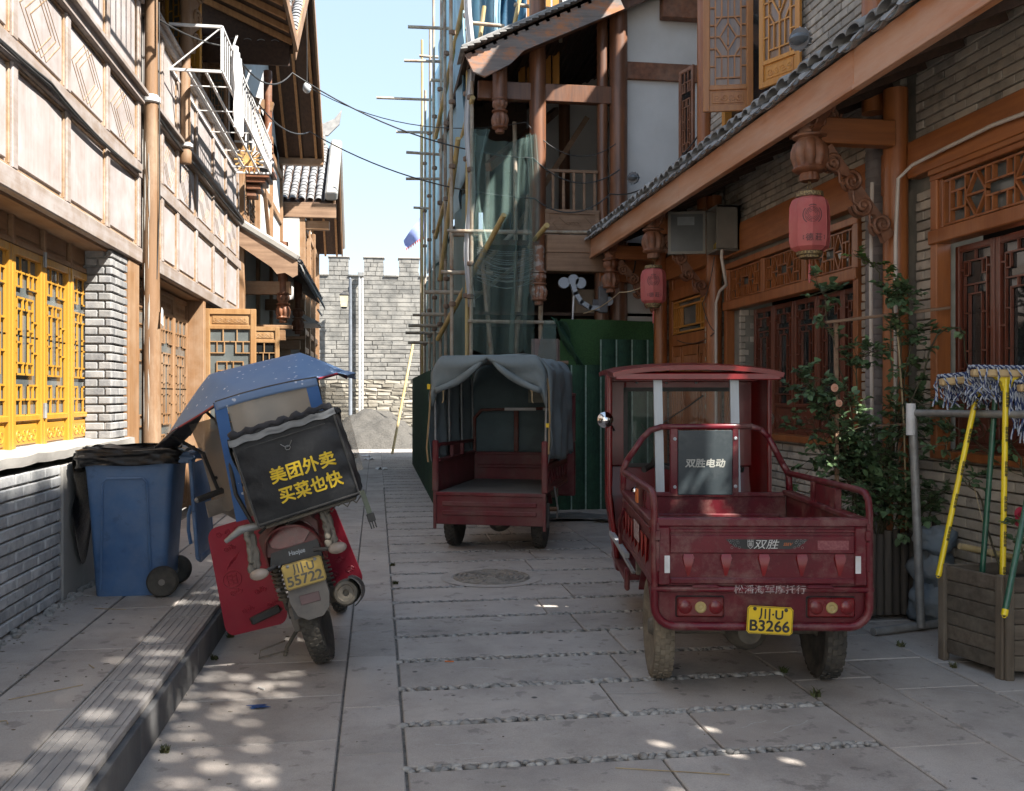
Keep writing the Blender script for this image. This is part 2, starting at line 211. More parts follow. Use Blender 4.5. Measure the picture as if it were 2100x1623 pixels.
# ---------------------------------------------------------------- mesh builder
class Fr:                     # a flat frame: point(u,v,n)
    def __init__(s,O,U,Vv,N): s.O=V(O);s.U=V(U).normalized();s.V=V(Vv).normalized();s.N=V(N).normalized()
    def p(s,u,v,n=0): return s.O+s.U*u+s.V*v+s.N*n
class M:
    def __init__(s): s.v=[];s.f=[]
    def add(s,vs,fs):
        k=len(s.v); s.v+=[V(q) for q in vs]; s.f+=[tuple(k+i for i in f) for f in fs]; return s
    def box8(s,c): return s.add(c,[(0,3,2,1),(4,5,6,7),(0,1,5,4),(1,2,6,5),(2,3,7,6),(3,0,4,7)])
    def fbox(s,fr,u0,u1,v0,v1,n0,n1,ch=0):
        if ch<=0: return s.box8([fr.p(u,v,n) for n in(n0,n1) for u,v in((u0,v0),(u1,v0),(u1,v1),(u0,v1))])
        c=(fr.p((u0+u1)/2,(v0+v1)/2,(n0+n1)/2)); h=(abs(u1-u0)/2,abs(v1-v0)/2,abs(n1-n0)/2)
        ch=min(ch,min(h)*.8); ax=(fr.U,fr.V,fr.N); vs=[];ix={}
        for a in(-1,1):
            for b in(-1,1):
                for d in(-1,1):
                    sg=(a,b,d)
                    for k in range(3):
                        q=[sg[i]*(h[i]-(0 if i==k else ch)) for i in range(3)]
                        ix[sg,k]=len(vs); vs.append(c+ax[0]*q[0]+ax[1]*q[1]+ax[2]*q[2])
        fs=[]
        for k in range(3):
            i,j=[x for x in range(3) if x!=k]
            for sg in(-1,1):
                q=[]
                for(a,b)in((-1,-1),(1,-1),(1,1),(-1,1)):
                    t=[0,0,0];t[k]=sg;t[i]=a;t[j]=b;q.append(ix[tuple(t),k])
                fs.append(q)
            for a in(-1,1):
                for b in(-1,1):
                    t=[0,0,0];t[i]=a;t[j]=b
                    t[k]=-1;t0=tuple(t);t[k]=1;t1=tuple(t)
                    fs.append([ix[t0,i],ix[t1,i],ix[t1,j],ix[t0,j]])
        for a in(-1,1):
            for b in(-1,1):
                for d in(-1,1): fs.append([ix[(a,b,d),k] for k in range(3)])
        return s.add(vs,fs)
    def box(s,x0,x1,y0,y1,z0,z1,ch=0): return s.fbox(WF,x0,x1,y0,y1,z0,z1,ch)
    def beam(s,p,q,w,h,up=(0,0,1),ch=0,ext=0):
        p=V(p);q=V(q);d=(q-p);l=d.length;d.normalize();up=V(up);sd=d.cross(up)
        if sd.length<1e-4: sd=d.cross(V((1,0,0)))
        sd.normalize(); u=sd.cross(d); return s.fbox(Fr(p,d,sd,u),-ext,l+ext,-w/2,w/2,-h/2,h/2,ch)
    def tube(s,pts,r,n=8,cap=True,closed=False):
        pts=[V(p) for p in pts]; rs=r if isinstance(r,(list,tuple)) else [r]*len(pts); k=len(pts); rings=[]; prev=None; vs=[]
        for i,p in enumerate(pts):
            if closed: t=pts[(i+1)%k]-pts[i-1]
            else: t=pts[min(i+1,k-1)]-pts[max(i-1,0)]
            t=t.normalized() if t.length>1e-9 else V((0,0,1))
            if prev is None:
                a=t.cross(V((0,0,1)))
                if a.length<.1: a=t.cross(V((1,0,0)))
                a.normalize()
            else:
                a=prev-t*prev.dot(t)
                a=a.normalized() if a.length>1e-6 else t.orthogonal().normalized()
            prev=a; b=t.cross(a)
            vs+=[p+(a*math.cos(2*PI*j/n)+b*math.sin(2*PI*j/n))*rs[i] for j in range(n)]
        fs=[]
        for i in range(k if closed else k-1):
            i2=(i+1)%k
            for j in range(n): fs.append((i*n+j,i*n+(j+1)%n,i2*n+(j+1)%n,i2*n+j))
        if cap and not closed: fs+=[tuple(range(n))[::-1],tuple((k-1)*n+j for j in range(n))]
        return s.add(vs,fs)
    def lathe(s,O,A,prof,n=16,flute=0,fl=None,ang0=0):
        O=V(O);A=V(A).normalized();B=A.orthogonal().normalized();C=A.cross(B); vs=[];fs=[];k=len(prof)
        if abs(A.z)>.9: B=V((1,0,0));C=V((0,1,0))
        for i,(r,h) in enumerate(prof):
            for j in range(n):
                a=2*PI*j/n+ang0; rr=r*(1-flute*(fl[i] if fl else 1)*(1-abs(math.sin(a*4)))) if flute else r
                vs.append(O+A*h+(B*math.cos(a)+C*math.sin(a))*max(rr,1e-4))
        for i in range(k-1):
            for j in range(n): fs.append((i*n+j,i*n+(j+1)%n,(i+1)*n+(j+1)%n,(i+1)*n+j))
        fs+=[tuple(range(n))[::-1],tuple((k-1)*n+j for j in range(n))]
        return s.add(vs,fs)
    def prism(s,pts,off):
        off=V(off);n=len(pts); return s.add([V(p) for p in pts]+[V(p)+off for p in pts],[tuple(range(n))[::-1],tuple(range(n,2*n))]+[(i,(i+1)%n,n+(i+1)%n,n+i) for i in range(n)])
    def grid(s,fn,nu,nv):
        return s.add([fn(i/nu,j/nv) for j in range(nv+1) for i in range(nu+1)],[(j*(nu+1)+i,j*(nu+1)+i+1,(j+1)*(nu+1)+i+1,(j+1)*(nu+1)+i) for j in range(nv) for i in range(nu)])
    def slab(s,fn,nu,nv,th):      # a sheet with real thickness th along its own normals
        g=M().grid(fn,nu,nv); n=len(g.v); nr=[V((0,0,0)) for _ in range(n)]
        for f in g.f:
            q=(g.v[f[1]]-g.v[f[0]]).cross(g.v[f[3]]-g.v[f[0]])
            for i in f: nr[i]+=q
        vs=g.v+[g.v[i]-(nr[i].normalized() if nr[i].length>0 else V((0,0,1)))*th for i in range(n)]
        fs=g.f+[tuple(n+i for i in f[::-1]) for f in g.f]; W=nu+1
        bd=[j for j in range(W)]+[j*W+nu for j in range(1,nv+1)]+[nv*W+i for i in range(nu-1,-1,-1)]+[j*W for j in range(nv-1,0,-1)]
        for a,b in zip(bd,bd[1:]+bd[:1]): fs.append((b,a,n+a,n+b))
        return s.add(vs,fs)
    def ball(s,c,r,n=10,m=6,jit=0):
        c=V(c); r=V(r) if not isinstance(r,(int,float)) else V((r,r,r))
        vs=[];fs=[]
        for i in range(m+1):
            for j in range(n):
                a=PI*i/m;b=2*PI*j/n; q=1+(rnd.uniform(-jit,jit) if jit else 0)
                vs.append(c+V((math.sin(a)*math.cos(b)*r.x,math.sin(a)*math.sin(b)*r.y,math.cos(a)*r.z))*q)
        for i in range(m):
            for j in range(n): fs.append((i*n+j,i*n+(j+1)%n,(i+1)*n+(j+1)%n,(i+1)*n+j))
        return s.add(vs,fs)
    def ext(s,o): return s.add(o.v,o.f)
WF=Fr((0,0,0),(1,0,0),(0,1,0),(0,0,1))
OFF={}
def rootof(p): return OFF.get(p.name,V((0,0,0))) if p else V((0,0,0))
def mesh(m,name,mat,off=V((0,0,0)),smooth=35,recalc=True):
    me=bpy.data.meshes.new(name); me.from_pydata([tuple(q-off) for q in m.v],[],m.f)
    b=bmesh.new(); b.from_mesh(me)
    if len(m.v)<60000: bmesh.ops.remove_doubles(b,verts=b.verts,dist=1e-6)
    if recalc: bmesh.ops.recalc_face_normals(b,faces=b.faces)
    b.to_mesh(me); b.free()
    me.materials.append(mat)
    if smooth: me.shade_smooth(); me.set_sharp_from_angle(angle=R(smooth))
    return me
def link(name,me,parent=None):
    o=bpy.data.objects.new(name,me); COL.objects.link(o)
    if parent: o.parent=parent
    return o
def part(m,name,mat,parent,smooth=35,kind=None,label=None,recalc=True):
    off=rootof(parent); o=link(name,mesh(m,name,mat,off,smooth,recalc),parent); OFF[o.name]=off
    if kind: o['kind']=kind
    if label: o['label']=label
    return o
def tag(o,label,cat,group=None):
    o['label']=label; o['category']=cat
    if group: o['group']=group
    return o
def thing(name,label,cat,loc=(0,0,0),rot=None,group=None):
    o=link(name,None); o.location=loc; tag(o,label,cat,group)
    if rot is not None: o.rotation_euler=rot; OFF[o.name]=V((0,0,0))
    else: OFF[o.name]=V(loc)
    return o
def single(m,name,mat,label,cat,group=None,smooth=35,recalc=True,base=None):
    off=V(base) if base else sum(m.v,V((0,0,0)))/len(m.v)
    o=link(name,mesh(m,name,mat,off,smooth,recalc)); o.location=off; OFF[o.name]=off; return tag(o,label,cat,group)
def struct(m,name,mat,smooth=35): 
    o=link(name,mesh(m,name,mat,V((0,0,0)),smooth)); o['kind']='structure'; OFF[o.name]=V((0,0,0)); return o
_bm={}
def boxmesh(w,d,h,ch,mat,name,var=0,jit=0):
    k=(round(w,2),round(d,3),round(h,3),ch,mat.name,name,var)
    if k not in _bm:
        m=M().fbox(WF,-k[0]/2,k[0]/2,-d/2,d/2,-h/2,h/2,ch)
        if jit:
            q=random.Random(hash(k[:3])%1000+var*13); m.v=[p+V((q.uniform(-jit,jit),q.uniform(-jit,jit),q.uniform(-jit,jit))) for p in m.v]
        _bm[k]=mesh(m,name,mat,smooth=0 if jit else 30)
    return _bm[k]
FW=V((math.sin(R(YAW)),math.cos(R(YAW)),0)); RT=V((math.cos(R(YAW)),-math.sin(R(YAW)),0))
def proj(p):
    p=V(p)-V((0,0,1.5)); d=p.dot(FW)
    return (1050+p.dot(RT)/d*1918,811-p.z/d*1918,d) if d>.1 else (-9e3,0,d)
def seen(p,mg=60):
    x,y,d=proj(p); return d>.1 and -mg<x<2100+mg and -mg<y<1623+mg
class Bricks:                 # running-bond brickwork gathered over faces, then split into single bricks and the rest
    def __init__(s): s.L=[]
    def face(s,fr,u0,u1,v0,v1,bw=.24,bh=.063,dp=.05,gap=.010,holes=(),mat=BRICK,nm='brick',jit=0,stag=.5,clipfn=None,proud=0.0):
        rows=int((v1-v0)/bh+.001); rr=random.Random(int((u0+v0)*97))
        for j in range(rows):
            z0=v0+j*bh;z1=z0+bh; zc=(z0+z1)/2
            cut=[(a,b) for(a,b,c,d)in holes if c<zc<d]
            u=u0-(bw*stag if j%2 else 0)
            if jit: u-=rr.random()*bw*.5
            while u<u1:
                wd=bw*(rr.uniform(.7,1.25) if jit else 1)
                seg=[(max(u,u0),min(u+wd,u1))]; u+=wd
                for a,b in cut:
                    ns=[]
                    for p,q in seg:
                        if b<=p or a>=q: ns.append((p,q)); continue
                        if p<a: ns.append((p,a))
                        if b<q: ns.append((b,q))
                    seg=ns
                for p,q in seg:
                    if q-p<gap*2.2: continue
                    if clipfn and not clipfn((p+q)/2,zc): continue
                    c=fr.p((p+q)/2,zc,-dp/2+rr.uniform(-.004,.004)*(1+jit*6)+proud)
                    s.L.append((c,q-p-gap,bh-gap,dp,fr,mat,nm,jit,rr.uniform(-.006,.006)))
    def flush(s,parent,n=300,ch=.006,restname='brickwork'):
        vis=[b for b in s.L if seen(b[0])]; vis.sort(key=lambda b:b[0].length)
        pick=vis[:n]; ids=set(id(b) for b in pick); rest=[b for b in s.L if id(b) not in ids]
        off=rootof(parent); k=0
        for c,w,h,dp,fr,mat,nm,jit,tw in pick:
            k+=1; me=boxmesh(w,dp,h,ch,mat,nm,k%4,jit)
            o=link(nm,me,parent); X=fr.U; Y=fr.N; mt=Matrix((X,Y,X.cross(Y))).transposed()
            o.matrix_local=Matrix.Translation(c-off)@mt.to_4x4()@Matrix.Rotation(tw,4,'Y')
        if rest:
            g={}
            for b in rest: g.setdefault(b[5].name,[]).append(b)
            for mn,bs in g.items():
                m=M()
                for c,w,h,dp,fr,mat,nm,jit,tw in bs:
                    e=bs and 0
                    m.fbox(Fr(c,fr.U,fr.V,fr.N),-w/2,w/2,-h/2,h/2,-dp/2,dp/2,0 if c.length>14 else ch)
                part(m,restname,MATS[mn],parent,smooth=30,kind='stuff',recalc=False)
_F=None
def text(s,size,fr,u,v,n,mat,parent,name='lettering',bold=0.,shear=0.,ang=0.,th=.0008,wid=None,fn=None,align='CENTER',label=None):
    cu=bpy.data.curves.new('t','FONT'); cu.body=s; cu.size=size; cu.align_x=align; cu.align_y='CENTER'; cu.shear=shear; cu.extrude=0
    o=bpy.data.objects.new('t',cu); COL.objects.link(o); dg=bpy.context.evaluated_depsgraph_get(); me0=bpy.data.meshes.new_from_object(o.evaluated_get(dg))
    bpy.data.objects.remove(o); vs=[q.co.copy() for q in me0.vertices]; fs=[tuple(f.vertices) for f in me0.polygons]; bpy.data.meshes.remove(me0)
    xs=[q.x for q in vs]; ys=[q.y for q in vs]; k=wid/(max(xs)-min(xs)) if wid and xs else 1
    mx=(max(xs)+min(xs))/2 if xs else 0; my=(max(ys)+min(ys))/2 if xs else 0
    ca,sa=math.cos(ang),math.sin(ang); off=rootof(parent); m=M()
    sh=[(0,0)] if abs(bold)<1e-5 else [(0,0),(bold,0),(-bold,0),(0,bold),(0,-bold),(bold*.7,bold*.7),(-bold*.7,-bold*.7),(bold*.7,-bold*.7),(-bold*.7,bold*.7)]
    for c,(du,dv) in enumerate(sh):
        P=[]
        for q in vs:
            x=(q.x-mx)*k+du;y=q.y-my+dv; x,y=x*ca-y*sa,x*sa+y*ca
            P.append(fn(u+x,v+y)+V((0,-.00005*c,0)) if fn else fr.p(u+x,v+y,n+.00004*c))
        m.add(P,fs)
    o=part(m,name,mat,parent,smooth=0,recalc=False)
    if label: o['label']=label
    return o
def spiral(c,U,Vv,r0,r1,a0,turns,n=22):
    return [V(c)+(V(U)*math.cos(a0+t*turns*2*PI/n)+V(Vv)*math.sin(a0+t*turns*2*PI/n))*(r0+(r1-r0)*t/n) for t in range(n+1)]
# ---------------------------------------------------------------- lattice leaves
def bars(m,fr,u0,v0,w,h,segs,t,n0,n1):
    for a,b,c,d in segs:
        A=(u0+a*w,v0+b*h);B=(u0+c*w,v0+d*h)
        if abs(A[0]-B[0])<1e-6: m.fbox(fr,A[0]-t/2,A[0]+t/2,min(A[1],B[1])-t/2,max(A[1],B[1])+t/2,n0,n1)
        elif abs(A[1]-B[1])<1e-6: m.fbox(fr,min(A[0],B[0])-t/2,max(A[0],B[0])+t/2,A[1]-t/2,A[1]+t/2,n0+.0006,n1-.0006)
        else: m.beam(fr.p(A[0],A[1],(n0+n1)/2),fr.p(B[0],B[1],(n0+n1)/2),t,abs(n1-n0)*.9,up=fr.N)
def mir(s): return s+[(1-a,b,1-c,d) for a,b,c,d in s if not(a==c==.5)]
def flip(s): return s+[(a,1-b,c,1-d) for a,b,c,d in s]
STEP=flip(mir([(0,0,0,.5),(0,0,.5,0),(.33,0,.33,.10),(0,.10,.5,.10),(.18,.10,.18,.19),(.36,.10,.36,.19),(0,.19,.36,.19),(.18,.26,.5,.26),(.18,.26,.18,.5),(.42,.26,.42,.33),(.18,.33,.5,.33),(.36,.33,.36,.5),(0,.40,.18,.40),(.18,.46,.36,.46)]))
TALL=mir([(0,0,0,1),(0,0,.5,0),(0,1,.5,1),(.14,0,.14,.93),(.14,.93,.5,.93),(.5,.93,.5,1),(0,.88,.14,.88),(.28,.93,.28,.84),(.14,.84,.28,.84),(.14,.78,.5,.78),(.5,.78,.5,.72),(.3,.72,.5,.72),(.3,.72,.3,.18),(.14,.6,.3,.6),(0,.5,.14,.5),(0,.25,.14,.25),(.14,.36,.3,.36),(.3,.18,.5,.18),(.14,.1,.5,.1),(0,.1,.14,.1),(.28,0,.28,.1)])
DIAM=flip(mir([(0,0,0,.5),(0,0,.5,0),(.16,0,.16,.5),(.16,.08,.5,.08),(.33,.08,.33,.3),(.5,0,.5,.36),(0,.2,.16,.2),(.16,.3,.5,.3),(0,.38,.16,.38),(.33,.3,.16,.4),(.5,.36,.28,.5),(.5,.42,.5,.5),(0,.5,.28,.5)]))
TRAN=mir([(0,0,0,1),(0,0,.5,0),(0,1,.5,1),(.06,0,.06,1),(.06,.3,.2,.3),(.2,0,.2,1),(.06,.7,.2,.7),(.13,.3,.13,.7),(.2,.5,.29,1),(.2,.5,.29,0),(.29,0,.38,.5),(.29,1,.38,.5),(.38,0,.38,1),(.2,.5,.38,.5),(.38,.35,.5,.35),(.38,.65,.5,.65),(.44,.65,.44,1),(.44,0,.44,.35)])
def leafwin(parent,fr,u0,u1,v0,v1,mat,math_,segs,pan=.0,pantop=.0,fw=.05,t=.014,glass=GLASS,dep=.035,n=0,name='window_leaf',label=None,carve=True):
    f=M(); f.fbox(fr,u0,u0+fw,v0,v1,n,n+dep,.004); f.fbox(fr,u1-fw,u1,v0,v1,n,n+dep,.004)
    zz=[v0,v0+fw]+([v0+fw+pan,v0+fw*1.7+pan] if pan else [])
    f.fbox(fr,u0+fw,u1-fw,v0,v0+fw,n,n+dep-.002,.003); f.fbox(fr,u0+fw,u1-fw,v1-fw,v1,n,n+dep-.002,.003)
    lo=v0+fw
    if pan: f.fbox(fr,u0+fw,u1-fw,v0+fw+pan,v0+fw*1.7+pan,n,n+dep-.002,.003); lo=v0+fw*1.7+pan
    hi=v1-fw
    if pantop: f.fbox(fr,u0+fw,u1-fw,v1-fw*1.7-pantop,v1-fw-pantop,n,n+dep-.002,.003); hi=v1-fw*1.7-pantop
    o=part(f,name,mat,parent,label=label)
    b=M(); bars(b,fr,u0+fw,lo,u1-u0-2*fw,hi-lo,segs,t,n+dep*.35,n+dep*(.58 if mat is YELLOW else .8)); part(b,'lattice',mat,o,smooth=0)
    g=M().fbox(fr,u0+fw*.6,u1-fw*.6,lo-.01,hi+.01,n+.004,n+.010); part(g,'pane',glass,o,smooth=0)
    for a,c in(((v0+fw,pan),) if pan else ())+(((v1-fw-pantop,pantop),) if pantop else ()):
        q=M().fbox(fr,u0+fw,u1-fw,a,a+c,n+.004,n+dep*.45)
        q.fbox(fr,u0+fw+.03,u1-fw-.03,a+.02,a+c-.02,n+dep*.45,n+dep*.65,.006)
        if carve:
            w_=u1-u0-2*fw-.08; k=max(2,int(w_/max(c*.42,.03)))
            for i in range(k):
                cc=fr.p(u0+fw+.04+w_*(i+.5)/k,a+c/2,n+dep*.66)
                q.tube(spiral(cc,fr.U,fr.V,w_/k*.55,.004,i*PI,1.4*(1 if i%2 else -1),16),.0045,5)
        part(q,'carved_panel',math_,o)
    return o
# ================================================================ GROUND
m=M(); m.grid(lambda a,b:V((-150+300*a,-60+300*b,-.05)),8,8); struct(m,'ground',CEMENT)
road=struct(M().box(-1.0,3.9,-4,30,-.049,-.014),'road',GROUT)
pave=struct(M().box(-2.2,-.975,-4,30,-.049,.186),'pavement',GROUT)
def slab(x0,x1,y0,y1,parent,mat=SLAB,top=0,th=.03,name='paving_slab',g=.006):
    w_,l_=x1-x0-g,y1-y0-g
    me=boxmesh(w_,l_,th,.005,mat,name)
    o=link(name,me,parent); o.location=((x0+x1)/2,(y0+y1)/2,top-th/2+rnd.uniform(-.0015,.001)); o.rotation_euler=(rnd.uniform(-.0015,.0015),rnd.uniform(-.0012,.0012),0)
    return o
SY=[3.74-.515*k for k in range(9,0,-1)]+[3.74,4.26,4.77,5.29,5.82,6.30,6.79,7.30,7.88]; 
while SY[-1]<26: SY.append(SY[-1]+.53)
far=M(); PB=[]
for i,(a,b) in enumerate(zip(SY,SY[1:])):
    if b<2.2: continue
    x=.12+.07*0; xs=[.12, 1.18+ (.12 if i%2 else -.05)+.02*(i%3),2.16]
    if i%3==0: xs=[.12,1.46,2.16]
    for p,q in zip(xs,xs[1:]):
        if a<15: slab(p,q,a+.06,b,road)
        else: far.box(p+.004,q-.004,a+.06,b-.004,-.03,0)
    n=0; x=.13
    while x<2.15:
        for r_ in range(2):
            PB.append((x+rnd.uniform(-.012,.012),a+.017+.028*r_+rnd.uniform(-.006,.006)))
        x+=rnd.uniform(.032,.062)
part(far,'paving_slab',SLAB,road,kind='stuff')
pm=[]
for i in range(6):
    q=M().ball((0,0,0),(.030,.017,.015),8,5,.12); pm.append(mesh(q,'pebble',PEBBLE,smooth=80))
PB.sort(key=lambda p:(0 if seen((p[0],p[1],0),20) else 1,V((p[0],p[1],1.5)).length)); rest=M()
for i,(x,y) in enumerate(PB):
    rz=rnd.uniform(-.7,.7) if rnd.random()<.7 else rnd.uniform(-1.5,1.5); s_=rnd.uniform(.65,1.15); 
    if i<300:
        o=link('pebble',pm[i%6],road); o.location=(x,y,-.007+rnd.uniform(-.003,.003)); o.rotation_euler=(rnd.uniform(-.3,.3),rnd.uniform(-.3,.3),rz); o.scale=(s_,s_,s_)
    elif y<27 and y>2.5:
        q=M().ball((0,0,0),(.030*s_,.017*s_,.014),6,3,.12); mt=Matrix.Rotation(rz,3,'Z'); q.v=[mt@p+V((x,y,-.008)) for p in q.v]; rest.ext(q)
part(rest,'pebbles',PEBBLE,road,kind='stuff',smooth=80,recalc=False)
m=M()
for(x,y,a,l) in((.5,5.15,-.35,.35),(.95,4.62,-.12,.45),(.75,5.2,.55,.12),(1.75,3.95,.5,.25),(1.6,4.02,.45,.2),(.25,4.02,-.05,.25),(.3,3.86,-.06,.3),(1.9,4.3,.9,.15),(2.9,4.4,-.5,.3),(3.2,4.1,-.5,.4),(.9,6.1,-.1,.2)):
    P=[V((x+l*t/6*math.cos(a),y+l*t/6*math.sin(a)+.01*math.sin(t*1.7+x*9),.0006)) for t in range(7)]
    for p,q in zip(P,P[1:]): s_=V((-math.sin(a),math.cos(a),0))*rnd.uniform(.0015,.004); m.add([p-s_,q-s_,q+s_,p+s_],[(0,1,2,3)])
part(m,'scuff_marks',mk('pale_scuff',(.5,.48,.46),(.36,.34,.32),sc=(60,60,60),rough=.9,bump=0),road,kind='stuff',recalc=False)
m=M(); q_=random.Random(4)
for i in range(190):
    y=3.2+9*q_.random()**1.6; x=q_.uniform(-.9,3.7) if q_.random()<.6 else q_.choice((-.9,3.3))+q_.uniform(-.05,.4); z=0
    r_=q_.uniform(.0025,.007); m.ball((x,y,.002),(r_*q_.uniform(.8,2.2),r_*q_.uniform(.5,1),.0022),5,3,.3)
for i in range(120):
    y=q_.uniform(3.2,8); x=q_.uniform(-1.95,-1.25) if q_.random()<.5 else -1.93+.1*q_.random(); r_=q_.uniform(.003,.010); m.ball((x,y,.202),(r_*q_.uniform(.8,2),r_,.0022),5,3,.3)
part(m,'grit_and_leaf_bits',mk('dark_debris',(.12,.10,.08),(.22,.19,.15),rough=.9,bump=0),road,kind='stuff')
# longitudinal band, left and right slabs
y=1.6; k=0
while y<27:
    l=.60 if k%2 else .88
    slab(-.16,.115,y,y+l,road) if y<15 else None; y+=l; k+=1
y=1.3; k=0
while y<27:
    l=.62 if k%3 else .8
    if y<15: slab(-.96,-.165,y,y+l,road)
    y+=l;k+=1
far2=M()
for yy in range(15,28):
    far2.box(-.96,-.17,yy,yy+.99,-.03,0); far2.box(-.16,.12,yy+.3,yy+1.29,-.03,0)
    far2.box(2.17,3.0,yy,yy+.99,-.03,0); far2.box(3.01,3.79,yy,yy+.99,-.03,0)
for yy in range(28,30):
    for xx in range(-6,8): far2.box(xx+.004,xx+.996,yy,yy+.99,-.03,0)
part(far2,'paving_slab',SLAB,road,kind='stuff')
cols=[2.165,2.62,3.1,3.82]
for c in range(3):
    y=1.2+.31*c;k=c
    while y<13:
        l=(.52,.95,.52)[k%3]; slab(cols[c],cols[c+1],y,y+l,road); y+=l;k+=1
# left pavement
for a,b in((-2.02,-1.62),(-1.615,-1.235)):
    y=2.2+(.3 if a<-1.7 else 0)
    while y<14: 
        l=.78 if a<-1.7 else .95; slab(a,b,y,y+l,pave,SLAB,.2,.03); y+=l
y=2.0
kerbm={}
def ribbed(l):
    if l not in kerbm:
        m=M(); n=6; x0,x1=-.128,.128
        m.box(x0,x1,-l/2,l/2,-.03,-.004,.003)
        st=(x1-x0)/(n+.6)
        for i in range(n): m.box(x0+st*(i+.35),x0+st*(i+1.0),-l/2+.01,l/2-.01,-.0042,.0)
        m.box(x0,x0+st*.3,-l/2,l/2,-.0042,.0); m.box(x1-st*.5,x1,-l/2,l/2,-.0042,0)
        kerbm[l]=mesh(m,'ribbed_kerb_slab',KERB,smooth=0)
    return kerbm[l]
while y<27:
    l=.62; 
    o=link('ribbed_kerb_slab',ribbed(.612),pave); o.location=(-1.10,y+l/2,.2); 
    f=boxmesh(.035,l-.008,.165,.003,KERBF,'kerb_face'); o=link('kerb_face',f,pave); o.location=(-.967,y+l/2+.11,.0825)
    y+=l
far3=M()
for yy in range(14,29): far3.box(-2.0,-1.24,yy,yy+.99,.17,.2)
part(far3,'paving_slab',SLAB,pave,kind='stuff')
# manhole
mh=thing('manhole_cover','round ribbed manhole cover set in a cement ring behind the green-canvas tricycle','manhole cover',(.94,7.66,0))
g=M(); g.lathe((.94,7.66,0),(0,0,1),[(.40,-.01),(.42,.004),(.33,.006),(.325,.002),(.0,.002)],40); part(g,'cement_ring',mk('manhole_cement',(.40,.365,.33),(.32,.29,.265),sc=(8,8,8),rough=.9,bump=.5),mh)
g=M()
for r_ in(.30,.26,.22,.18,.14,.10,.06):
    for s in range(10):
        if rnd.random()<.85:
            a=2*PI*(s+rnd.random()*.2)/10; g.tube([(.94+r_*math.cos(a+t*.11),7.66+r_*math.sin(a+t*.11),.009) for t in range(5)],.008,5)
g.lathe((.94,7.66,0),(0,0,1),[(.318,.0),(.318,.007),(0,.007)],36); part(g,'iron_lid',mk('rusty_iron_lid',(.19,.17,.15),(.28,.25,.21),sc=(20,20,20),rough=.75,bump=.6),mh)
# litter on the ground
def lit(name,pts,r,mat,label,cat,n=5): return single(M().tube(pts,r,n),name,mat,label,cat,smooth=60)
lit('cigarette_butt',[(.38,5.28-.03,.008),(.43,5.24,.008)],.004,OPRINT,'orange cigarette butt on the paving just below a pebble strip','cigarette butt')
lit('cigarette_butt',[(-.60,4.93,.006),(-.565,4.89,.006)],.004,WPRINT,'white cigarette end on the slabs beside the kerb','cigarette butt')
lit('bamboo_stick',[(.95,3.66,.004),(1.38,3.53,.004)],.0022,STRAW,'thin bamboo skewer lying over the nearest pebble strip','stick')
for i,(P,lb) in enumerate([([(-1.55,4.25,.205),(-1.3,4.42,.205)],'long dry straw on the pavement near the ribbed kerb'),([(-1.62,3.95,.204),(-1.46,3.98,.204),(-1.44,3.94,.204)],'bent straw on the pavement at lower left of the photo'),([(-1.37,4.75,.204),(-1.33,4.69,.204)],'short bent straw nearest the tactile ribs'),([(-1.7,6.0,.204),(-1.5,5.94,.204)],'dry straw on the pavement in front of the blue bin')]):
    lit('straw',P,.0022,STRAW,lb,'straw')
m=M()
for i in range(4): m.prism([(-.56+.03*math.cos(i*1.6+k*2.1)*(1+.6*k),4.62+.03*math.sin(i*1.6+k*2.1),.004+i*.002) for k in range(3)],(0,0,.0015))
single(m,'candy_wrapper',mk('blue_wrapper',(.03,.09,.25),rough=.4),'crumpled blue wrapper on the slabs left of the motorbike tyre','litter')
for i,(x,y,lb) in enumerate([(-.17,22.2,'white paper scrap on far paving before the gravel heap'),(.1,19.2,'small white scrap on paving beyond the motorbike box'),(-.25,23.4,'tiny scrap of white paper nearest the gravel heap')]):
    m=M(); m.grid(lambda a,b:V((x+(a-.5)*.24,y+(b-.5)*.3,.02+.06*noise.noise(V((a*4,b*4,i*9))))),5,4); single(m,'paper_scrap',WHITEM,lb,'litter')
def tuft(x,y,z,s,n,label):
    m=M()
    for i in range(n):
        a=rnd.uniform(0,2*PI);h=s*rnd.uniform(.5,1.2);px,py=x+rnd.uniform(-s,s)*.6,y+rnd.uniform(-s,s)*.6
        d=V((math.cos(a),math.sin(a),0)); p=V((px,py,z)); t=V((-d.y,d.x,0))*.004
        m.add([p-t,p+t,p+d*h*.4+V((0,0,h*.7))+t*.7,p+d*h*.4+V((0,0,h*.7))-t*.7,p+d*h+V((0,0,h*.9))],[(0,1,2,3),(3,2,4)])
    o=single(m,'grass_tuft',GRASS,label,'weeds',group=None,recalc=False); o['kind']='stuff'
for x,y,z,s,n,lb in[(-.90,6.0,0,.035,50,'weeds at the foot of the kerb by the red mats'),(-.91,5.5,0,.03,40,'weeds at the foot of the kerb below the bin'),(-.88,4.1,0,.025,50,'small weed patch on the slab near the kerb'),(.14,8.3,0,.03,40,'weeds in the long joint left of the manhole'),(.15,7.5,0,.03,40,'weeds in the long joint near the pebble strips'),(2.17,4.4,0,.035,40,'weeds at the end of a pebble strip by the tricycle wheel'),(2.18,4.8,0,.03,30,'weeds under the red tricycle'),(3.1,5.2,0,.03,30,'weeds below the galvanised foot bar'),(3.15,4.75,0,.03,30,'weeds at the foot of the wooden planter')]:
    tuft(x,y,z,s,n,lb)
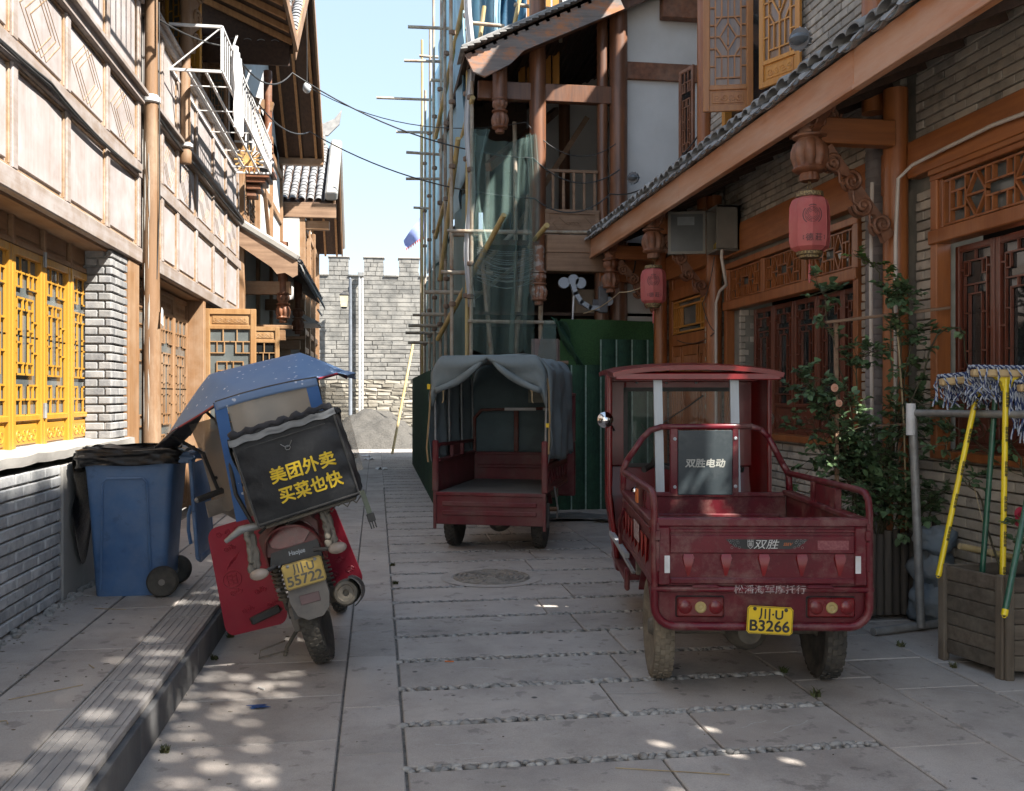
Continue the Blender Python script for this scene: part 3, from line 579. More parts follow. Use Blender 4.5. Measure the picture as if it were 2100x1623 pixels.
# ================================================================ CITY WALL
cw=thing('city_wall','old crenellated grey brick city wall closing the end of the street','wall',(0,30,0))
part(M().box(-14,14,30.03,31.2,-.05,5.28),'wall_core',MORTARC,cw)
B=Bricks(); fc=Fr((0,30,0),(1,0,0),(0,0,1),(0,-1,0))
ST=[(-1.63+.0,)]
B.face(fc,-3.6,3.2,2.0,5.30,bw=.62,bh=.137,dp=.16,gap=.016,mat=BRICKC,jit=.006)
B.face(fc,-3.6,3.2,0,2.0,bw=.40,bh=.125,dp=.22,gap=.02,mat=STONEC,nm='stone',jit=.02)
mer=[(-1.50,-.86),(-.40,.24),(.70,1.36),(1.82,2.46),(-2.6,-1.96)]
for a,b in mer:
    part(M().box(a+.03,b-.03,30.03,30.5,5.28,5.86),'merlon_core',MORTARC,cw)
    B.face(fc,a,b,5.30,5.87,bw=.31,bh=.14,dp=.16,gap=.016,mat=BRICKC,jit=.006)
    c=M().box(a-.02,b+.02,29.97,30.5,5.86,5.90,.01); part(c,'merlon_cap',MORTARC,cw)
m=M()
for a,b in zip([-1.96,-.86,.24,1.36],[-1.5,-.40,.70,1.82]): m.box(a-.01,b+.01,29.95,30.5,5.275,5.33,.01)
part(m,'parapet_ledge',BRICKC,cw)
B.flush(cw,300,ch=.012,restname='brickwork')
# lamp post + conduits
lp=thing('street_lamp','slim grey lamp post with a glass box lantern against the city wall','street lamp',(-.80,29.3,0))
m=M(); m.lathe((-.80,29.3,0),(0,0,1),[(.09,0),(.09,.3),(.06,.35),(.055,3.0),(.045,5.1),(0,5.15)],10); part(m,'post',mk('lamp_grey_paint',(.16,.18,.21),(.11,.12,.14),rough=.5),lp)
m=M(); m.beam((-.80,29.3,4.72),(-1.02,29.3,4.72),.03,.03); m.lathe((-.99,29.3,4.18),(0,0,1),[(.09,0),(.13,.05),(.13,.06),(.17,.40),(.20,.42),(.08,.50),(.02,.54)],4,ang0=PI/4); part(m,'lantern_frame',BLACKP,lp)
m=M(); m.lathe((-.99,29.3,4.23),(0,0,1),[(.135,0),(.175,.34)],4,ang0=PI/4); part(m,'lantern_glass',mk('warm_lamp_glass',(.6,.56,.4),rough=.3),lp)
cd=thing('wall_conduits','pair of white conduits running up the city wall right of the lamp post','conduit',(-.50,29.8,0))
for i,x in enumerate((-.53,-.44)): part(M().tube([(x,29.80,0),(x,29.80,5.35 if i==0 else 5.2)],.03,8),'pipe',WHITEM,cd)
m=M(); m.box(-.58,-.39,29.74,29.9,5.25,5.38,.01); part(m,'junction_box',GALV,cd)
# gravel heap
def gh(a,b):
    x=-3.2+6.6*a; y=26.4+3.6*b
    h=1.02*math.exp(-(((x+.1)/1.35)**2)*.9)*min(1,max(0,(b))*1.8)**.8*(1-max(0,b-.75)*1.2)
    h+=.26*noise.noise(V((x*1.1+3,y*1.3,0)))*min(1,h*2)+.07*noise.noise(V((x*4,y*4,0)))*(h>.05)+.03*noise.noise(V((x*6,y*6,3)))*(h>.02)
    return V((x,y,max(h,-.02)))
m=M().grid(gh,90,50); o=single(m,'gravel_heap',GRAVEL,'grey heap of gravel piled at the foot of the city wall','gravel heap',base=(0,28,0)); o['kind']='stuff'
# yellow prop, flag
single(M().tube([(.40,24.2,0),(.98,25.4,2.9)],.035,8),'bamboo_pole',BAMBOO,'yellow bamboo pole leaning by the far end of the green fence','pole')
fl=thing('flag','blue triangular flag with a red scalloped border flying above the city wall','flag',(1.3,27.3,0))
part(M().tube([(1.42,27.3,0),(1.42,27.3,7.6)],.03,6),'flag_pole',GALV,fl)
def fg(a,b): return V((1.40-.62*a*(1-b*.1),27.3+.09*math.sin(a*7+b*2),6.9-1.0*a*.9-.75*b*(1-.7*a)))
m=M().grid(fg,12,8); part(m,'flag_cloth',FLAGC,fl,recalc=False)
m=M()
for i in range(9): 
    p=fg(i/9,1);q=fg((i+1)/9,1); m.add([p,q,(p+q)/2-V((0,0,.10))],[(0,1,2)])
part(m,'flag_border',FLAGR,fl,recalc=False)
# ================================================================ LEFT: TIMBER SHOP HOUSE
FL=Fr((-2.0,0,0),(0,1,0),(0,0,1),(1,0,0))
hA=thing('timber_shop_house','near timber shop house on the left with sun-bleached panels above yellow lattice windows','house',(-2.2,9,0))
part(M().box(-2.45,-2.04,0.5,14.2,2.66,4.86),'wall',MORTARL,hA)
part(M().box(-6,-2.8,0.5,14.2,0,2.6).box(-6,-2.46,.5,14.2,2.62,6.2),'house_body',DARK,hA)
m=M(); m.fbox(Fr((0,0,2.6),(0,1,0),(1,0,0),(0,0,1)),.5,14.2,-2.5,-2.03,-.0,.05); part(m,'soffit_board',BROWNY,hA)
for(z0,z1,n)in((2.62,2.75,.03),(3.34,3.47,.03),(3.975,4.075,.05),(4.83,4.93,.05)):
    m=M()
    for a,b in((2.0,8.33),(8.53,14.2)): m.fbox(FL,a,b,z0,z1,-.035,n,.008)
    if z0>3.5 :
        for a,b in((2.0,8.33),(8.53,14.2)): m.fbox(FL,a,b,z1-.03,z1+.012,n-.01,n+.035,.006)
    part(m,'rail',RAIL,hA)
stl=[2.77,3.68,4.60,5.51,6.42,7.33,8.25]; stl2=[8.60,9.13,9.82,10.82,11.91,12.88,13.98]
rows=[(2.75,3.34),(3.47,3.975),(4.09,4.83)]
me=None
for k,SS in enumerate((stl,stl2)):
    for s in SS:
        if s in(8.60,):continue
        for r_,(a,b) in enumerate(rows):
            m=M().fbox(FL,s-.04,s+.04,a+.001,b-.001,-.03,.027,.006); part(m,'stile',RAIL,hA)
    for a,b in zip(SS,SS[1:]):
        for r_,(c,d) in enumerate(rows):
            u0,u1=a+.045,b-.045
            m=M().fbox(FL,u0,u1,c+.004,d-.004,-.035,-.008); m.fbox(FL,u0+.035,u1-.035,c+.04,d-.04,-.008,.006,.008)
            pn=part(m,'panel',PANEL,hA)
            for q in(0,): # moulded edge
                e=M()
                for(x0,x1,y0,y1)in((u0,u1,c,c+.018),(u0,u1,d-.018,d),(u0,u0+.018,c+.018,d-.018),(u1-.018,u1,c+.018,d-.018)): e.fbox(FL,x0,x1,y0+.001,y1-.001,-.03,.014,.004)
                part(e,'moulding',MOULD,pn)
            if r_==1:
                e=M(); cu,cv=(u0+u1)/2,(c+d)/2; W_=min(.26,(u1-u0)*.33);H_=.2
                for k2 in(-.32,.0,.32):
                    P=[(cu-W_+k2*W_,cv),(cu+k2*W_,cv+H_*.95),(cu+W_+k2*W_,cv),(cu+k2*W_,cv-H_*.95)]
                    for i in range(4): p,q=P[i],P[(i+1)%4]; e.beam(FL.p(*p,.006),FL.p(*q,.006),.006,.006,up=(1,0,0))
                part(e,'diamond_carving',MOULD,pn,smooth=0)
# upper recessed storey
part(M().box(-2.5,-2.22,8.6,9.75,4.93,6.6),'plaster_panel',PLASTER,hA)
part(M().box(-2.32,-1.96,.5,14.2,4.932,4.955),'ledge_board',BROWNY,hA)
fu=Fr((-2.32,0,0),(0,1,0),(0,0,1),(1,0,0))
part(M().box(-2.5,-2.34,9.75,14.2,4.93,6.4),'upper_wall',BROWN,hA)
for i,u in enumerate((10.25,10.85,11.45,12.05,12.65,13.25)):
    leafwin(hA,fu,u,u+.56,4.99,6.3,BROWN,BROWNY,STEP,pan=.22,name='window')
o=leafwin(hA,Fr((-2.3,10.75,0),(.86,-.5,0),(0,0,1),(-.5,-.86,0)),0,.5,5.0,6.35,YELLOW,YELLOWH,STEP,pan=.24,name='open_window_leaf',glass=GLASSL,label='yellow window leaf standing open')
ce=Fr((0,13.3,0),(1,0,0),(0,0,1),(0,-1,0))
m=M(); m.box(-2.9,-2.02,13.32,13.45,4.95,6.6); part(m,'end_wall',BROWNX,hA)
leafwin(hA,Fr((0,13.3,0),(1,0,0),(0,0,1),(0,-1,0)),-2.30,-2.04,4.98,6.2,BROWN,BROWNX,STEP,pan=.2,pantop=.16,name='window',glass=GLASSL,fw=.03,t=.01)
# upper roof of house A
def rafters(parent,x0,x1,z0,z1,ya,yb,st=.42):
    y=ya
    while y<yb: part(M().beam((x0,y,z0),(x1,y,z1),.05,.07),'rafter',RAFTER,parent); y+=st
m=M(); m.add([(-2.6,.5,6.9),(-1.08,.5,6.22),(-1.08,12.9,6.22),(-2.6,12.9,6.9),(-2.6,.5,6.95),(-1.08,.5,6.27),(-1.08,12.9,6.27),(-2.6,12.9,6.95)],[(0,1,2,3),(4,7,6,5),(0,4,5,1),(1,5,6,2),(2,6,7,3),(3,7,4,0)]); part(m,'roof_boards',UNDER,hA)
rafters(hA,-2.5,-1.10,6.80,6.185,8.5,12.9)
m=M(); m.beam((-1.07,.5,6.23),(-1.07,12.95,6.23),.04,.16); part(m,'eave_board',BROWNY,hA)
# posts
m=M().lathe((-1.925,8.44,0.2),(0,0,1),[(.085,0),(.078,1.5),(.066,3),(.055,4.4),(.05,6.6)],14); pA=part(m,'corner_post',POSTW,hA)
m=M().lathe((-1.925,8.44,4.02),(0,0,1),[(.062,0),(.078,.01),(.08,.05),(.06,.07)],14); part(m,'collar',WHITEM,pA)
m=M()
for i in range(26):   # paint runs
    a=-2.2+rnd.choice((0,.55,.62))+rnd.uniform(-.03,.03); z=rnd.uniform(1.1,3.5); r_=.084-(z-.2)*.0058
    m.tube([(-1.925+math.cos(a)*r_,8.44+math.sin(a)*r_,z+t*.06) for t in range(5)],[.001,.004,.005,.004,.001],4)
part(m,'paint_runs',CEMENT,pA)
m=M().lathe((-1.925,9.9,3.86),(0,0,1),[(.055,0),(.062,.02),(.062,.12),(.05,.14),(.05,2.8)],14); pB=part(m,'hanging_post',POSTW,hA)
m=M().lathe((-1.925,9.9,4.02),(0,0,1),[(.06,0),(.075,.01),(.075,.04),(.06,.05)],14); part(m,'collar',WHITEM,pB)
fbk=Fr((-1.9,9.95,0),(.25,1,0),(0,0,1),(.9,-.25,0))
m=M(); 
m.prism([fbk.p(*q,-.02) for q in((0,5.0),(.14,5.05),(.10,5.25),(.24,5.35),(.2,5.55),(.32,5.7),(.3,6.1),(0,6.1))],fbk.N*.03)
for c,r_ in(((.16,5.42),.09),((.22,5.68),.10),((.13,5.18),.07)): m.tube(spiral(fbk.p(*c,.02),fbk.U,fbk.V,r_,.02,0,1.7),.016,6)
part(m,'scroll_bracket',POSTW,hA)
# jamb, brick pillar, shop windows, sill, low wall
m=M(); m.box(-2.25,-1.99,7.97,8.30,1.08,2.62,.004); part(m,'jamb',BROWN,hA)
part(M().box(-2.24,-2.03,7.52,7.955,.9,2.62),'pillar_core',MORTARL,hA)
B=Bricks()
fpy=Fr((0,7.5,0),(1,0,0),(0,0,1),(0,-1,0)); fpx=Fr((-2.0,0,0),(0,1,0),(0,0,1),(1,0,0))
B.face(fpy,-2.2,-2.0,1.10,2.62,bw=.15,bh=.066,dp=.06,mat=BRICKP,stag=.35,gap=.012)
B.face(fpx,7.5,7.955,1.10,2.62,bw=.23,bh=.066,dp=.05,mat=BRICKP,gap=.012)
fw_=Fr((-1.97,0,0),(0,1,0),(0,0,1),(1,0,0))
B.face(fw_,2.4,6.26,.21,1.07,bw=.23,bh=.0715,dp=.05,mat=BRICKW,gap=.011)
part(M().box(-2.2,-1.99,.5,6.26,.15,1.06),'low_wall_core',MORTARL,hA)
m=M().box(-2.2,-1.962,6.26,8.3,.15,1.06,.01); part(m,'plastered_pier',CEMENT,hA)
B.flush(hA,300)
def sillf(a,b):
    return V((-2.215+.265*b,1+7*a,1.125-.02*b+.012*noise.noise(V((a*30,b*3,1)))))
m=M().slab(sillf,60,4,.055); part(m,'cement_sill',CEMENT,hA)
m=M()   # rubble along the wall foot
for i in range(160):
    y=rnd.uniform(3.5,7.5); m.ball((-1.955+rnd.uniform(0,.05),y,.205),rnd.uniform(.008,.028),6,3,.3)
o=part(m,'rubble',CEMENT,hA,kind='stuff')
fwn=Fr((-2.23,0,0),(0,1,0),(0,0,1),(1,0,0))
for i in range(7):
    u=3.86+.546*i; leafwin(hA,fwn,u+.004,u+.540,1.12,2.42,YELLOW,YELLOWH,STEP,pan=.17,fw=.05,t=.012,dep=.05,n=rnd.uniform(-.004,.004),glass=GLASSL,name='shop_window_leaf')
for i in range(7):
    u=3.86+.546*i; m=M(); m.fbox(fwn,u+.004,u+.54,2.425,2.66,-.01,.02); m.fbox(fwn,u,u+.05,2.425,2.66,.02,.05,.004); m.fbox(fwn,u+.05,u+.54,2.425,2.46,.02,.05,.004); m.fbox(fwn,u+.09,u+.50,2.49,2.60,.02,.03,.006); part(m,'shade_brown_panel',BROWNY,hA)  # yellow leaf tops in the fascia's shade, painted brown
m=M()
for u in(6.59,7.68):
    for z in(1.35,2.35): m.tube([fwn.p(u,z,.056),fwn.p(u,z+.10,.056)],.009,6); m.fbox(fwn,u-.025,u+.025,z,z+.1,.050,.054)
part(m,'hinge',GALV,hA)
m=M()
for i in range(9): a=i/8*PI*1.1; m.ball((-2.13+.02*math.sin(a*2),7.60+.02*math.cos(a),2.35-.25*i/8+.03*math.sin(i)),.022,7,4,.3)
single(m,'plastic_wrap',WHITEM,'crumpled clear plastic hanging at the top corner of the yellow windows','plastic')
# doors beyond the post
m=M(); m.box(-2.25,-1.99,11.28,11.42,.2,2.62,.005); part(m,'jamb',BROWN,hA)
fdr=Fr((-2.2,0,0),(0,1,0),(0,0,1),(1,0,0))
m=M().box(-2.25,-2.18,9.72,9.86,.2,2.6,.004); part(m,'jamb',BROWN,hA)
leafwin(hA,fdr,8.6,9.7,.22,2.58,BROWN,BROWNY,STEP,pan=.5,pantop=.16,fw=.06,name='door_leaf',glass=GLASSL)
leafwin(hA,fdr,9.88,10.55,.22,2.58,BROWN,BROWNY,STEP,pan=.5,pantop=.16,fw=.05,name='door_leaf',glass=GLASSL)
leafwin(hA,fdr,10.56,11.27,.22,2.58,BROWN,BROWNY,STEP,pan=.5,pantop=.16,fw=.05,name='door_leaf',glass=GLASSL)
fo=Fr((0,11.5,0),(1,0,0),(0,0,1),(0,-1,0))
leafwin(hA,fo,-2.02,-1.42,.24,2.53,HONEYL,HONEYL,STEP,pan=.45,pantop=.13,fw=.065,t=.012,glass=GLASSL,name='open_door_leaf',label='honey-coloured lattice door leaf standing open into the street')
fo=Fr((0,14.0,0),(1,0,0),(0,0,1),(0,-1,0))
leafwin(hA,fo,-1.99,-1.40,.24,2.50,HONEYL,HONEYL,STEP,pan=.45,pantop=.13,fw=.06,t=.012,glass=GLASS,name='open_door_leaf',label='darker lattice door leaf standing open further back')
m=M(); m.prism([(-1.83,8.37,2.12),(-1.83,8.46,2.10),(-1.83,8.45,2.24),(-1.83,8.40,2.26)],(.002,0,0)); part(m,'torn_paper',WHITEM,hA)
# window cage with cloth
cg=thing('window_cage','white metal window guard cage hanging off the bleached timber wall','window guard',(-1.5,11.6,4.68))
x0,x1,ya,yb,z0,z1=-2.0,-1.5,9.5,13.75,4.68,5.12
for y in(ya,yb): 
    m=M(); m.beam((x0,y,z0),(x1,y,z0),.025,.025); m.beam((x0,y,z1),(x1,y,z1),.025,.025); m.beam((x1,y,z0),(x1,y,z1),.025,.025); m.beam((x0,y,z0),(x1,y,z1),.012,.012); part(m,'end_frame',WHITEM,cg)
for x,z in((x1,z0),(x1,z1),(x0+.02,z0),(x0+.17,z0),(x0+.34,z0)): part(M().beam((x,ya,z),(x,yb,z),.022,.022),'rail',WHITEM,cg)
for k in range(33): y=ya+(yb-ya)*(k+.5)/33; part(M().beam((x1,y,z0),(x1,y,z1),.018,.008),'bar',WHITEM,cg)
for k in range(5): y=ya+(yb-ya)*(k+.5)/5; part(M().beam((x0,y,z0-.015),(x1,y,z0-.015),.018,.01),'cross_bar',WHITEM,cg)
m=M()
for k in range(4): y=ya+(k+.6)*1.05; m.tube([(x1,y,z1)]+[(x1+.05*math.sin(t/8*PI),y,z1+.16*math.sin(t/8*PI/1)) for t in range(9)],.012,5)
part(m,'hoops',WHITEM,cg,kind='stuff')
def clo(a,b):
    return V((-1.465+.03*math.sin(a*19)+.02*noise.noise(V((a*6,b*3,0))),10.0+.55*a+.05*b*math.sin(a*9),5.13-(.85-.2*abs(math.sin(a*4.4)))*b))
single(M().slab(clo,34,22,.004),'hanging_cloth',CLOTHW,'long white cloth draped over the front of the window cage','cloth')
# second, nearer cage above the frame throws its grid of shadow on the panels
cg2=thing('upper_window_cage','metal window guard high on the timber wall just left of the tall post','window guard',(-1.5,7,5.1))
m=M()
for z in(5.0,5.5,6.0): m.beam((-1.5,5.4,z),(-1.5,8.1,z),.02,.02)
for k in range(19): m.beam((-1.5,5.4+2.7*k/18,5.0),(-1.5,5.4+2.7*k/18,6.0),.014,.014)
for y in(5.4,8.1): m.beam((-2.0,y,5.0),(-1.5,y,5.0),.02,.02); m.beam((-2.0,y,5.0),(-2.0,y,6.0),.02,.02)
part(m,'grille',WHITEM,cg2)
bs=thing('rattan_fan','round golden rattan fan tied inside the far end of the window cage','basket',(-1.72,13.4,4.72))
m=M()
for k in range(16):
    a=2*PI*k/16; m.beam((-1.75,13.4,4.78),(-1.75+.2*math.cos(a),13.38,4.78+.2*math.sin(a)),.02,.01,up=(0,1,0))
part(m,'slats',mk('rattan',(.5,.3,.1),(.4,.22,.07),rough=.6),bs)
# floodlights
def flood(name,p,d,label,r=.09,parts=True):
    t=thing(name,label,'floodlight',p); p=V(p); d=V(d).normalized()
    m=M().lathe(p-d*.02,d,[(r*.5,-.09),(r*.75,-.03),(r,.03),(r*1.05,.05),(r*1.05,.06)],14); part(m,'housing',LED,t)
    m=M()
    for k in range(12):
        a=2*PI*k/12; B_=d.orthogonal().normalized();C_=d.cross(B_); e=B_*math.cos(a)+C_*math.sin(a)
        m.beam(p-d*.09+e*r*.6,p+d*.03+e*r*1.05,.004,.02,up=e)
    part(m,'cooling_fin',WHITEM if r>.08 else LED,t)
    part(M().ball(p+d*.035,(r*.95,r*.95,r*.55),12,6),'lens',mk('white_lamp_dome',(.75,.76,.78),rough=.3) if r>.1 else mk('grey_lamp_lens',(.14,.15,.16),rough=.3),t)
    m=M().beam(p-d*.05,p-d*.16+V((0,0,.05)),.03,.012); part(m,'bracket',GALV,t)
    return t
flood('floodlight',(-1.62,14.05,4.9),(.5,-.5,-.4),'white finned floodlight under the eave by the left house balcony',.13)
# overhead and wall cables
def cable(pts,r,label,name='cable',mat=CABLE,n=5,sag=0,seg=16):
    P=[]
    for a,b in zip(pts,pts[1:]):
        a=V(a);b=V(b)
        for k in range(seg): t=k/seg; P.append(a.lerp(b,t)-V((0,0,4*sag*t*(1-t))))
    P.append(V(pts[-1])); return single(M().tube(P,r,n),name,mat,label,'cable',smooth=80)
cable([(-1.86,8.44,4.75),(-1.5,10.2,5.18)],.008,'black cable from the tall post to the window cage',sag=.05)
cable([(-1.5,10.2,5.15),(-1.15,13.2,5.95),(2.1,12.45,4.7),(3.25,12.3,4.55)],.010,'upper black cable crossing the street from the cage to the gable house',sag=.25)
cable([(-1.5,11.2,5.1),(-1.05,15.2,5.7),(2.1,12.4,4.15),(3.1,12.2,4.2),(3.6,10.1,4.45)],.010,'lower black cable crossing the street to the floodlight',sag=.22)
cable([(-1.05,15.2,6.4),(2.0,12.5,5.2),(3.2,12.3,4.9)],.007,'thin highest cable over the street',sag=.3)
for k in range(2): cable([(-1.955,3.0,3.42+.03*k),(-1.95,6.0,3.39-.02*k),(-1.955,8.2,3.37)],.012-.003*k,('thick','thin')[k]+' black cable clipped along the rail of the bleached panels',sag=.05)
cable([(-1.86,8.44,4.9),(-1.845,8.40,3.2),(-1.87,8.4,2.5)],.006,'thin black wire running down the tall post',sag=0)
cable([(-1.95,8.6,4.03),(-1.93,11,4.0),(-1.94,14.1,4.04)],.012,'black cable along the ledge under the window cage',sag=.04)
HONEYD=wood('dark_honey_wood',(.42,.17,.04),(.30,.11,.026),'z',rough=.4,coat=.2)
# ================================================================ LEFT HOUSE B (white gable, y 14.3-20) and C
def tileslope(parent,O,U,D,nu,nd,w=.17,l=.16,mat=TILEL,r=.075,name='roof_tile',maxn=300,ridge_only=False):
    """curved tiles laid in columns: O = eave corner, U along the eave, D up the slope"""
    O=V(O);U=V(U).normalized();D=V(D).normalized();N=U.cross(D).normalized(); N=N if N.z>0 else -N
    key=('t',round(l,2),round(r,3),mat.name)
    if key not in _bm:
        m=M(); n=6
        for q,rr in((0,r),(1,r*.86)):
            pass
        vs=[];
        for y in(0,l*1.25):
            for th in(1,.84):
                for k in range(n+1):
                    a=PI*k/n; s_=1-.12*(y>0); vs.append(V((math.cos(a)*r*th*s_,y,math.sin(a)*r*th*.75*s_+(.0 if y==0 else -.012))))
        c=n+1; fs=[]
        for k in range(n): fs+=[(k,k+1,2*c+k+1,2*c+k),(c+k,3*c+k,3*c+k+1,c+k+1),(k,c+k,c+k+1,k+1),(2*c+k,2*c+k+1,3*c+k+1,3*c+k)]
        m.add(vs,fs); _bm[key]=mesh(m,'roof_tile',mat,smooth=50)
    off=rootof(parent); mt=Matrix((U,D,N)).transposed().to_4x4(); k=0; rest=M()
    for i in range(nu):
        for j in range(nd):
            p=O+U*(w*(i+.5)+rnd.uniform(-.006,.006))+D*(l*j)+N*(.02+rnd.uniform(0,.006))
            if k<maxn and seen(p,30):
                o=link(name,_bm[key],parent); o.matrix_local=Matrix.Translation(p-off)@mt@Matrix.Rotation(rnd.uniform(-.05,.05),4,'Z'); k+=1
            else:
                mm=Matrix.Translation(p)@mt; me=_bm[key]; rest.add([mm@v.co for v in me.vertices],[tuple(f.vertices) for f in me.polygons])
    if rest.v: part(rest,'roof_tiles',mat,parent,kind='stuff',recalc=False)
def lotus(parent,p,s=1.,mat=CARVE,n=24,name='lotus_post',top=.5,twist=1):
    x,y,z=p   # z = lowest point
    m=M().lathe((x,y,z),(0,0,1),[(.0,0),(.045*s,.0),(.052*s,.015*s),(.047*s,.04*s),(.060*s,.045*s),(.083*s,.05*s),(.088*s,.062*s),(.078*s,.072*s),(.086*s,.09*s),(.096*s,.12*s),(.095*s,.155*s),(.082*s,.19*s),(.066*s,.205*s),(.060*s,.215*s),(.084*s,.222*s),(.086*s,.232*s),(.058*s,.242*s)],64,flute=.24,fl=[0,0,.5,.5,.2,.35,.35,.5,1,1,1,.8,.2,0,0,0,0])
    o=part(m,name,mat,parent,smooth=60)
    m=M().lathe((x,y,z+.242*s),(0,0,1),[(.056*s,0),(.058*s,.02*s),(.078*s,.035*s),(.084*s,.06*s),(.080*s,.09*s),(.064*s,.10*s),(.085*s,.108*s),(.086*s,.12*s),(.062*s,.13*s),(.062*s,max(.14,top)*s)],48,flute=.16,fl=[0,0,1,1,1,.2,0,0,0,0]); part(m,'turned_neck',mat,o,smooth=60)
    return o
def bracket(parent,fr,u0,v0,u1,v1,mat=CARVE,w=.07,name='carved_bracket'):
    """diagonal scroll bracket from (u0,v0) top outer to (u1,v1) bottom inner"""
    a=V((u0,v0));b=V((u1,v1));d=b-a;L=d.length;d.normalize();nn=V((d.y,-d.x)); 
    P=[]
    for t in range(13): k=t/12; q=a+d*(L*k)+nn*(w*(.5+.35*math.sin(k*14)+.2*math.sin(k*31))); P.append(q)
    Q=[a+d*(L*t/8)-nn*w*.45 for t in range(9)]
    m=M(); pts=[fr.p(q.x,q.y,-.025) for q in P+Q[::-1]]; m.prism(pts,fr.N*.05)
    for k,r_,s_ in((.15,.055,1),(.38,.06,-1),(.62,.06,1),(.86,.06,-1)):
        c=a+d*(L*k)+nn*w*.45*(1 if s_>0 else -.0); 
        m.tube(spiral(fr.p(c.x,c.y,.030),fr.U,fr.V,r_*w/.07,.012,k*5,1.5*s_,18),.013*w/.07,6); m.tube(spiral(fr.p(c.x,c.y,-.030),fr.U,fr.V,r_*w/.07,.012,k*5,1.5*s_,18),.013*w/.07,6)
    for k in(.28,.5,.75):
        c=a+d*(L*k)+nn*w*.7; m.tube([fr.p(c.x+d.x*t*.06+nn.x*.02*math.sin(t*3),c.y+d.y*t*.06+nn.y*.02*math.sin(t*3),.032) for t in(-1,-.5,0,.5,1)],.010,5)
    return part(m,name,mat,parent,smooth=60)
hB=thing('white_gable_house','white-plastered middle house on the left with a gable roof and a small tiled porch roof','house',(-2.6,17.2,0))
part(M().box(-6,-2.05,14.3,20.2,0,6.6),'house_body',DARK,hB)
part(M().box(-2.06,-2.0,16.2,20.2,4.0,6.5).box(-2.06,-2.0,14.3,20.2,2.7,3.95),'plaster_wall',PLASTER,hB)
m=M(); m.add([(-2.05,13.4,6.1),(-2.05,20,6.1),(-2.05,16.7,8.6),(-2.0,13.4,6.1),(-2.0,20,6.1),(-2.0,16.7,8.6)],[(0,2,1),(3,4,5),(0,1,4,3),(1,2,5,4),(2,0,3,5)]); part(m,'gable_wall',PLASTER,hB)
for y in(14.35,16.2,18.2,20.1): part(M().box(-2.08,-1.94,y-.07,y+.07,.2,6.4,.008),'post',BROWN,hB)
for z in(4.0,5.15,6.1): part(M().box(-2.05,-1.955,14.4,20.1,z-.07,z+.07,.006),'beam',BROWNY,hB)
part(M().beam((-1.97,16.3,6.0),(-1.97,18.1,4.1),.08,.06,up=(1,0,0)),'brace',BROWN,hB)
# gallery window frames
fB=Fr((-2.03,0,0),(0,1,0),(0,0,1),(1,0,0))
for u in(14.45,15.32): leafwin(hB,fB,u,u+.84,4.1,5.05,BROWN,BROWNY,STEP,pan=.0,name='window',glass=GLASSL)
for u in(14.5,15.1,15.7,16.9,17.5,18.7,19.3): leafwin(hB,fB,u,u+.56,.25,2.6,BROWN,BROWNY,STEP,pan=.5,name='door_leaf')
# projecting balcony corbel with lotus post
m=M(); 
for k,(w_,z) in enumerate(((.42,4.95),(.36,4.87),(.30,4.80),(.22,4.70),(.15,4.6))): m.box(-2.0,-2.0+w_,14.9-w_/2+.15,15.2+w_/2,z,z+.075,.01)
part(m,'corbel',CARVE,hB); lotus(hB,(-1.68,15.0,5.05),1.05,CARVE,name='turned_post',top=1.2)
part(M().beam((-2.0,15.0,6.1),(-1.6,15.0,6.0),.1,.14),'tie_beam',BROWNX,hB)
for y in(14.5,15.6): 
    m=M(); m.grid(lambda a,b:V((-1.985+.02*math.sin(a*20),y+.25*a,5.9-.65*b)),14,4); part(m,'curtain',CLOTHW,hB,recalc=False)
# main gable roof B
def gable(parent,x0,x1,yn,yf,ze,zr,th=.08,zef=None):
    zef=zef or ze; ym=(yn+yf)/2
    for y0,za in((yn,ze),(yf,zef)):
        m=M(); m.add([(x0,y0,za),(x1,y0,za),(x1,ym,zr),(x0,ym,zr),(x0,y0,za+th),(x1,y0,za+th),(x1,ym,zr+th),(x0,ym,zr+th)],[(0,1,2,3),(4,7,6,5),(0,4,5,1),(1,5,6,2),(2,6,7,3),(3,7,4,0)]); part(m,'roof_boards',UNDER,parent)
        m=M(); m.beam((x1+.02,y0,za+.02),(x1+.02,ym,zr+.02),.035,.20,up=(0,0,1)); part(m,'bargeboard',BROWNY,parent)
        L=(V((x1,ym,zr))-V((x1,y0,za))).length; n=int(L/.16)
        for k in range(int((x1-x0)/.3)):
            x=x1-.12-.3*k; part(M().beam((x,y0,za-.035),(x,ym,zr-.035),.05,.06,up=(0,0,1)),'rafter',RAFTER,parent)
            if k>4: break
part(M().box(-2.6,-1.16,12.915,12.95,5.95,7.2),'valley_board',UNDER,hB)
gable(hB,-5,-1.12,12.95,19.95,6.12,8.75,zef=6.42)
tileslope(hB,(-2.7,12.95,6.22),(1,0,0),(0,3.5,2.6),9,24,w=.18)
tileslope(hB,(-1.15,19.95,6.52),(-1,0,0),(0,-3.5,2.3),9,20,w=.18)
m=M().box(-2.0,-1.1,19.85,20.0,6.30,6.44,.01); part(m,'eave_beam',BROWNX,hB)
bl=thing('hanging_bulb','clear bulb on a long cord under the left gable roof','lamp',(-1.15,18,6.4))
part(M().tube([(-1.13,15.7,7.9),(-1.13,15.7,6.62)],.006,4),'cord',CABLE,bl); part(M().ball((-1.13,15.7,6.56),(.07,.07,.09),12,8),'bulb',mk('glass_bulb',(.6,.62,.63),rough=.1),bl)
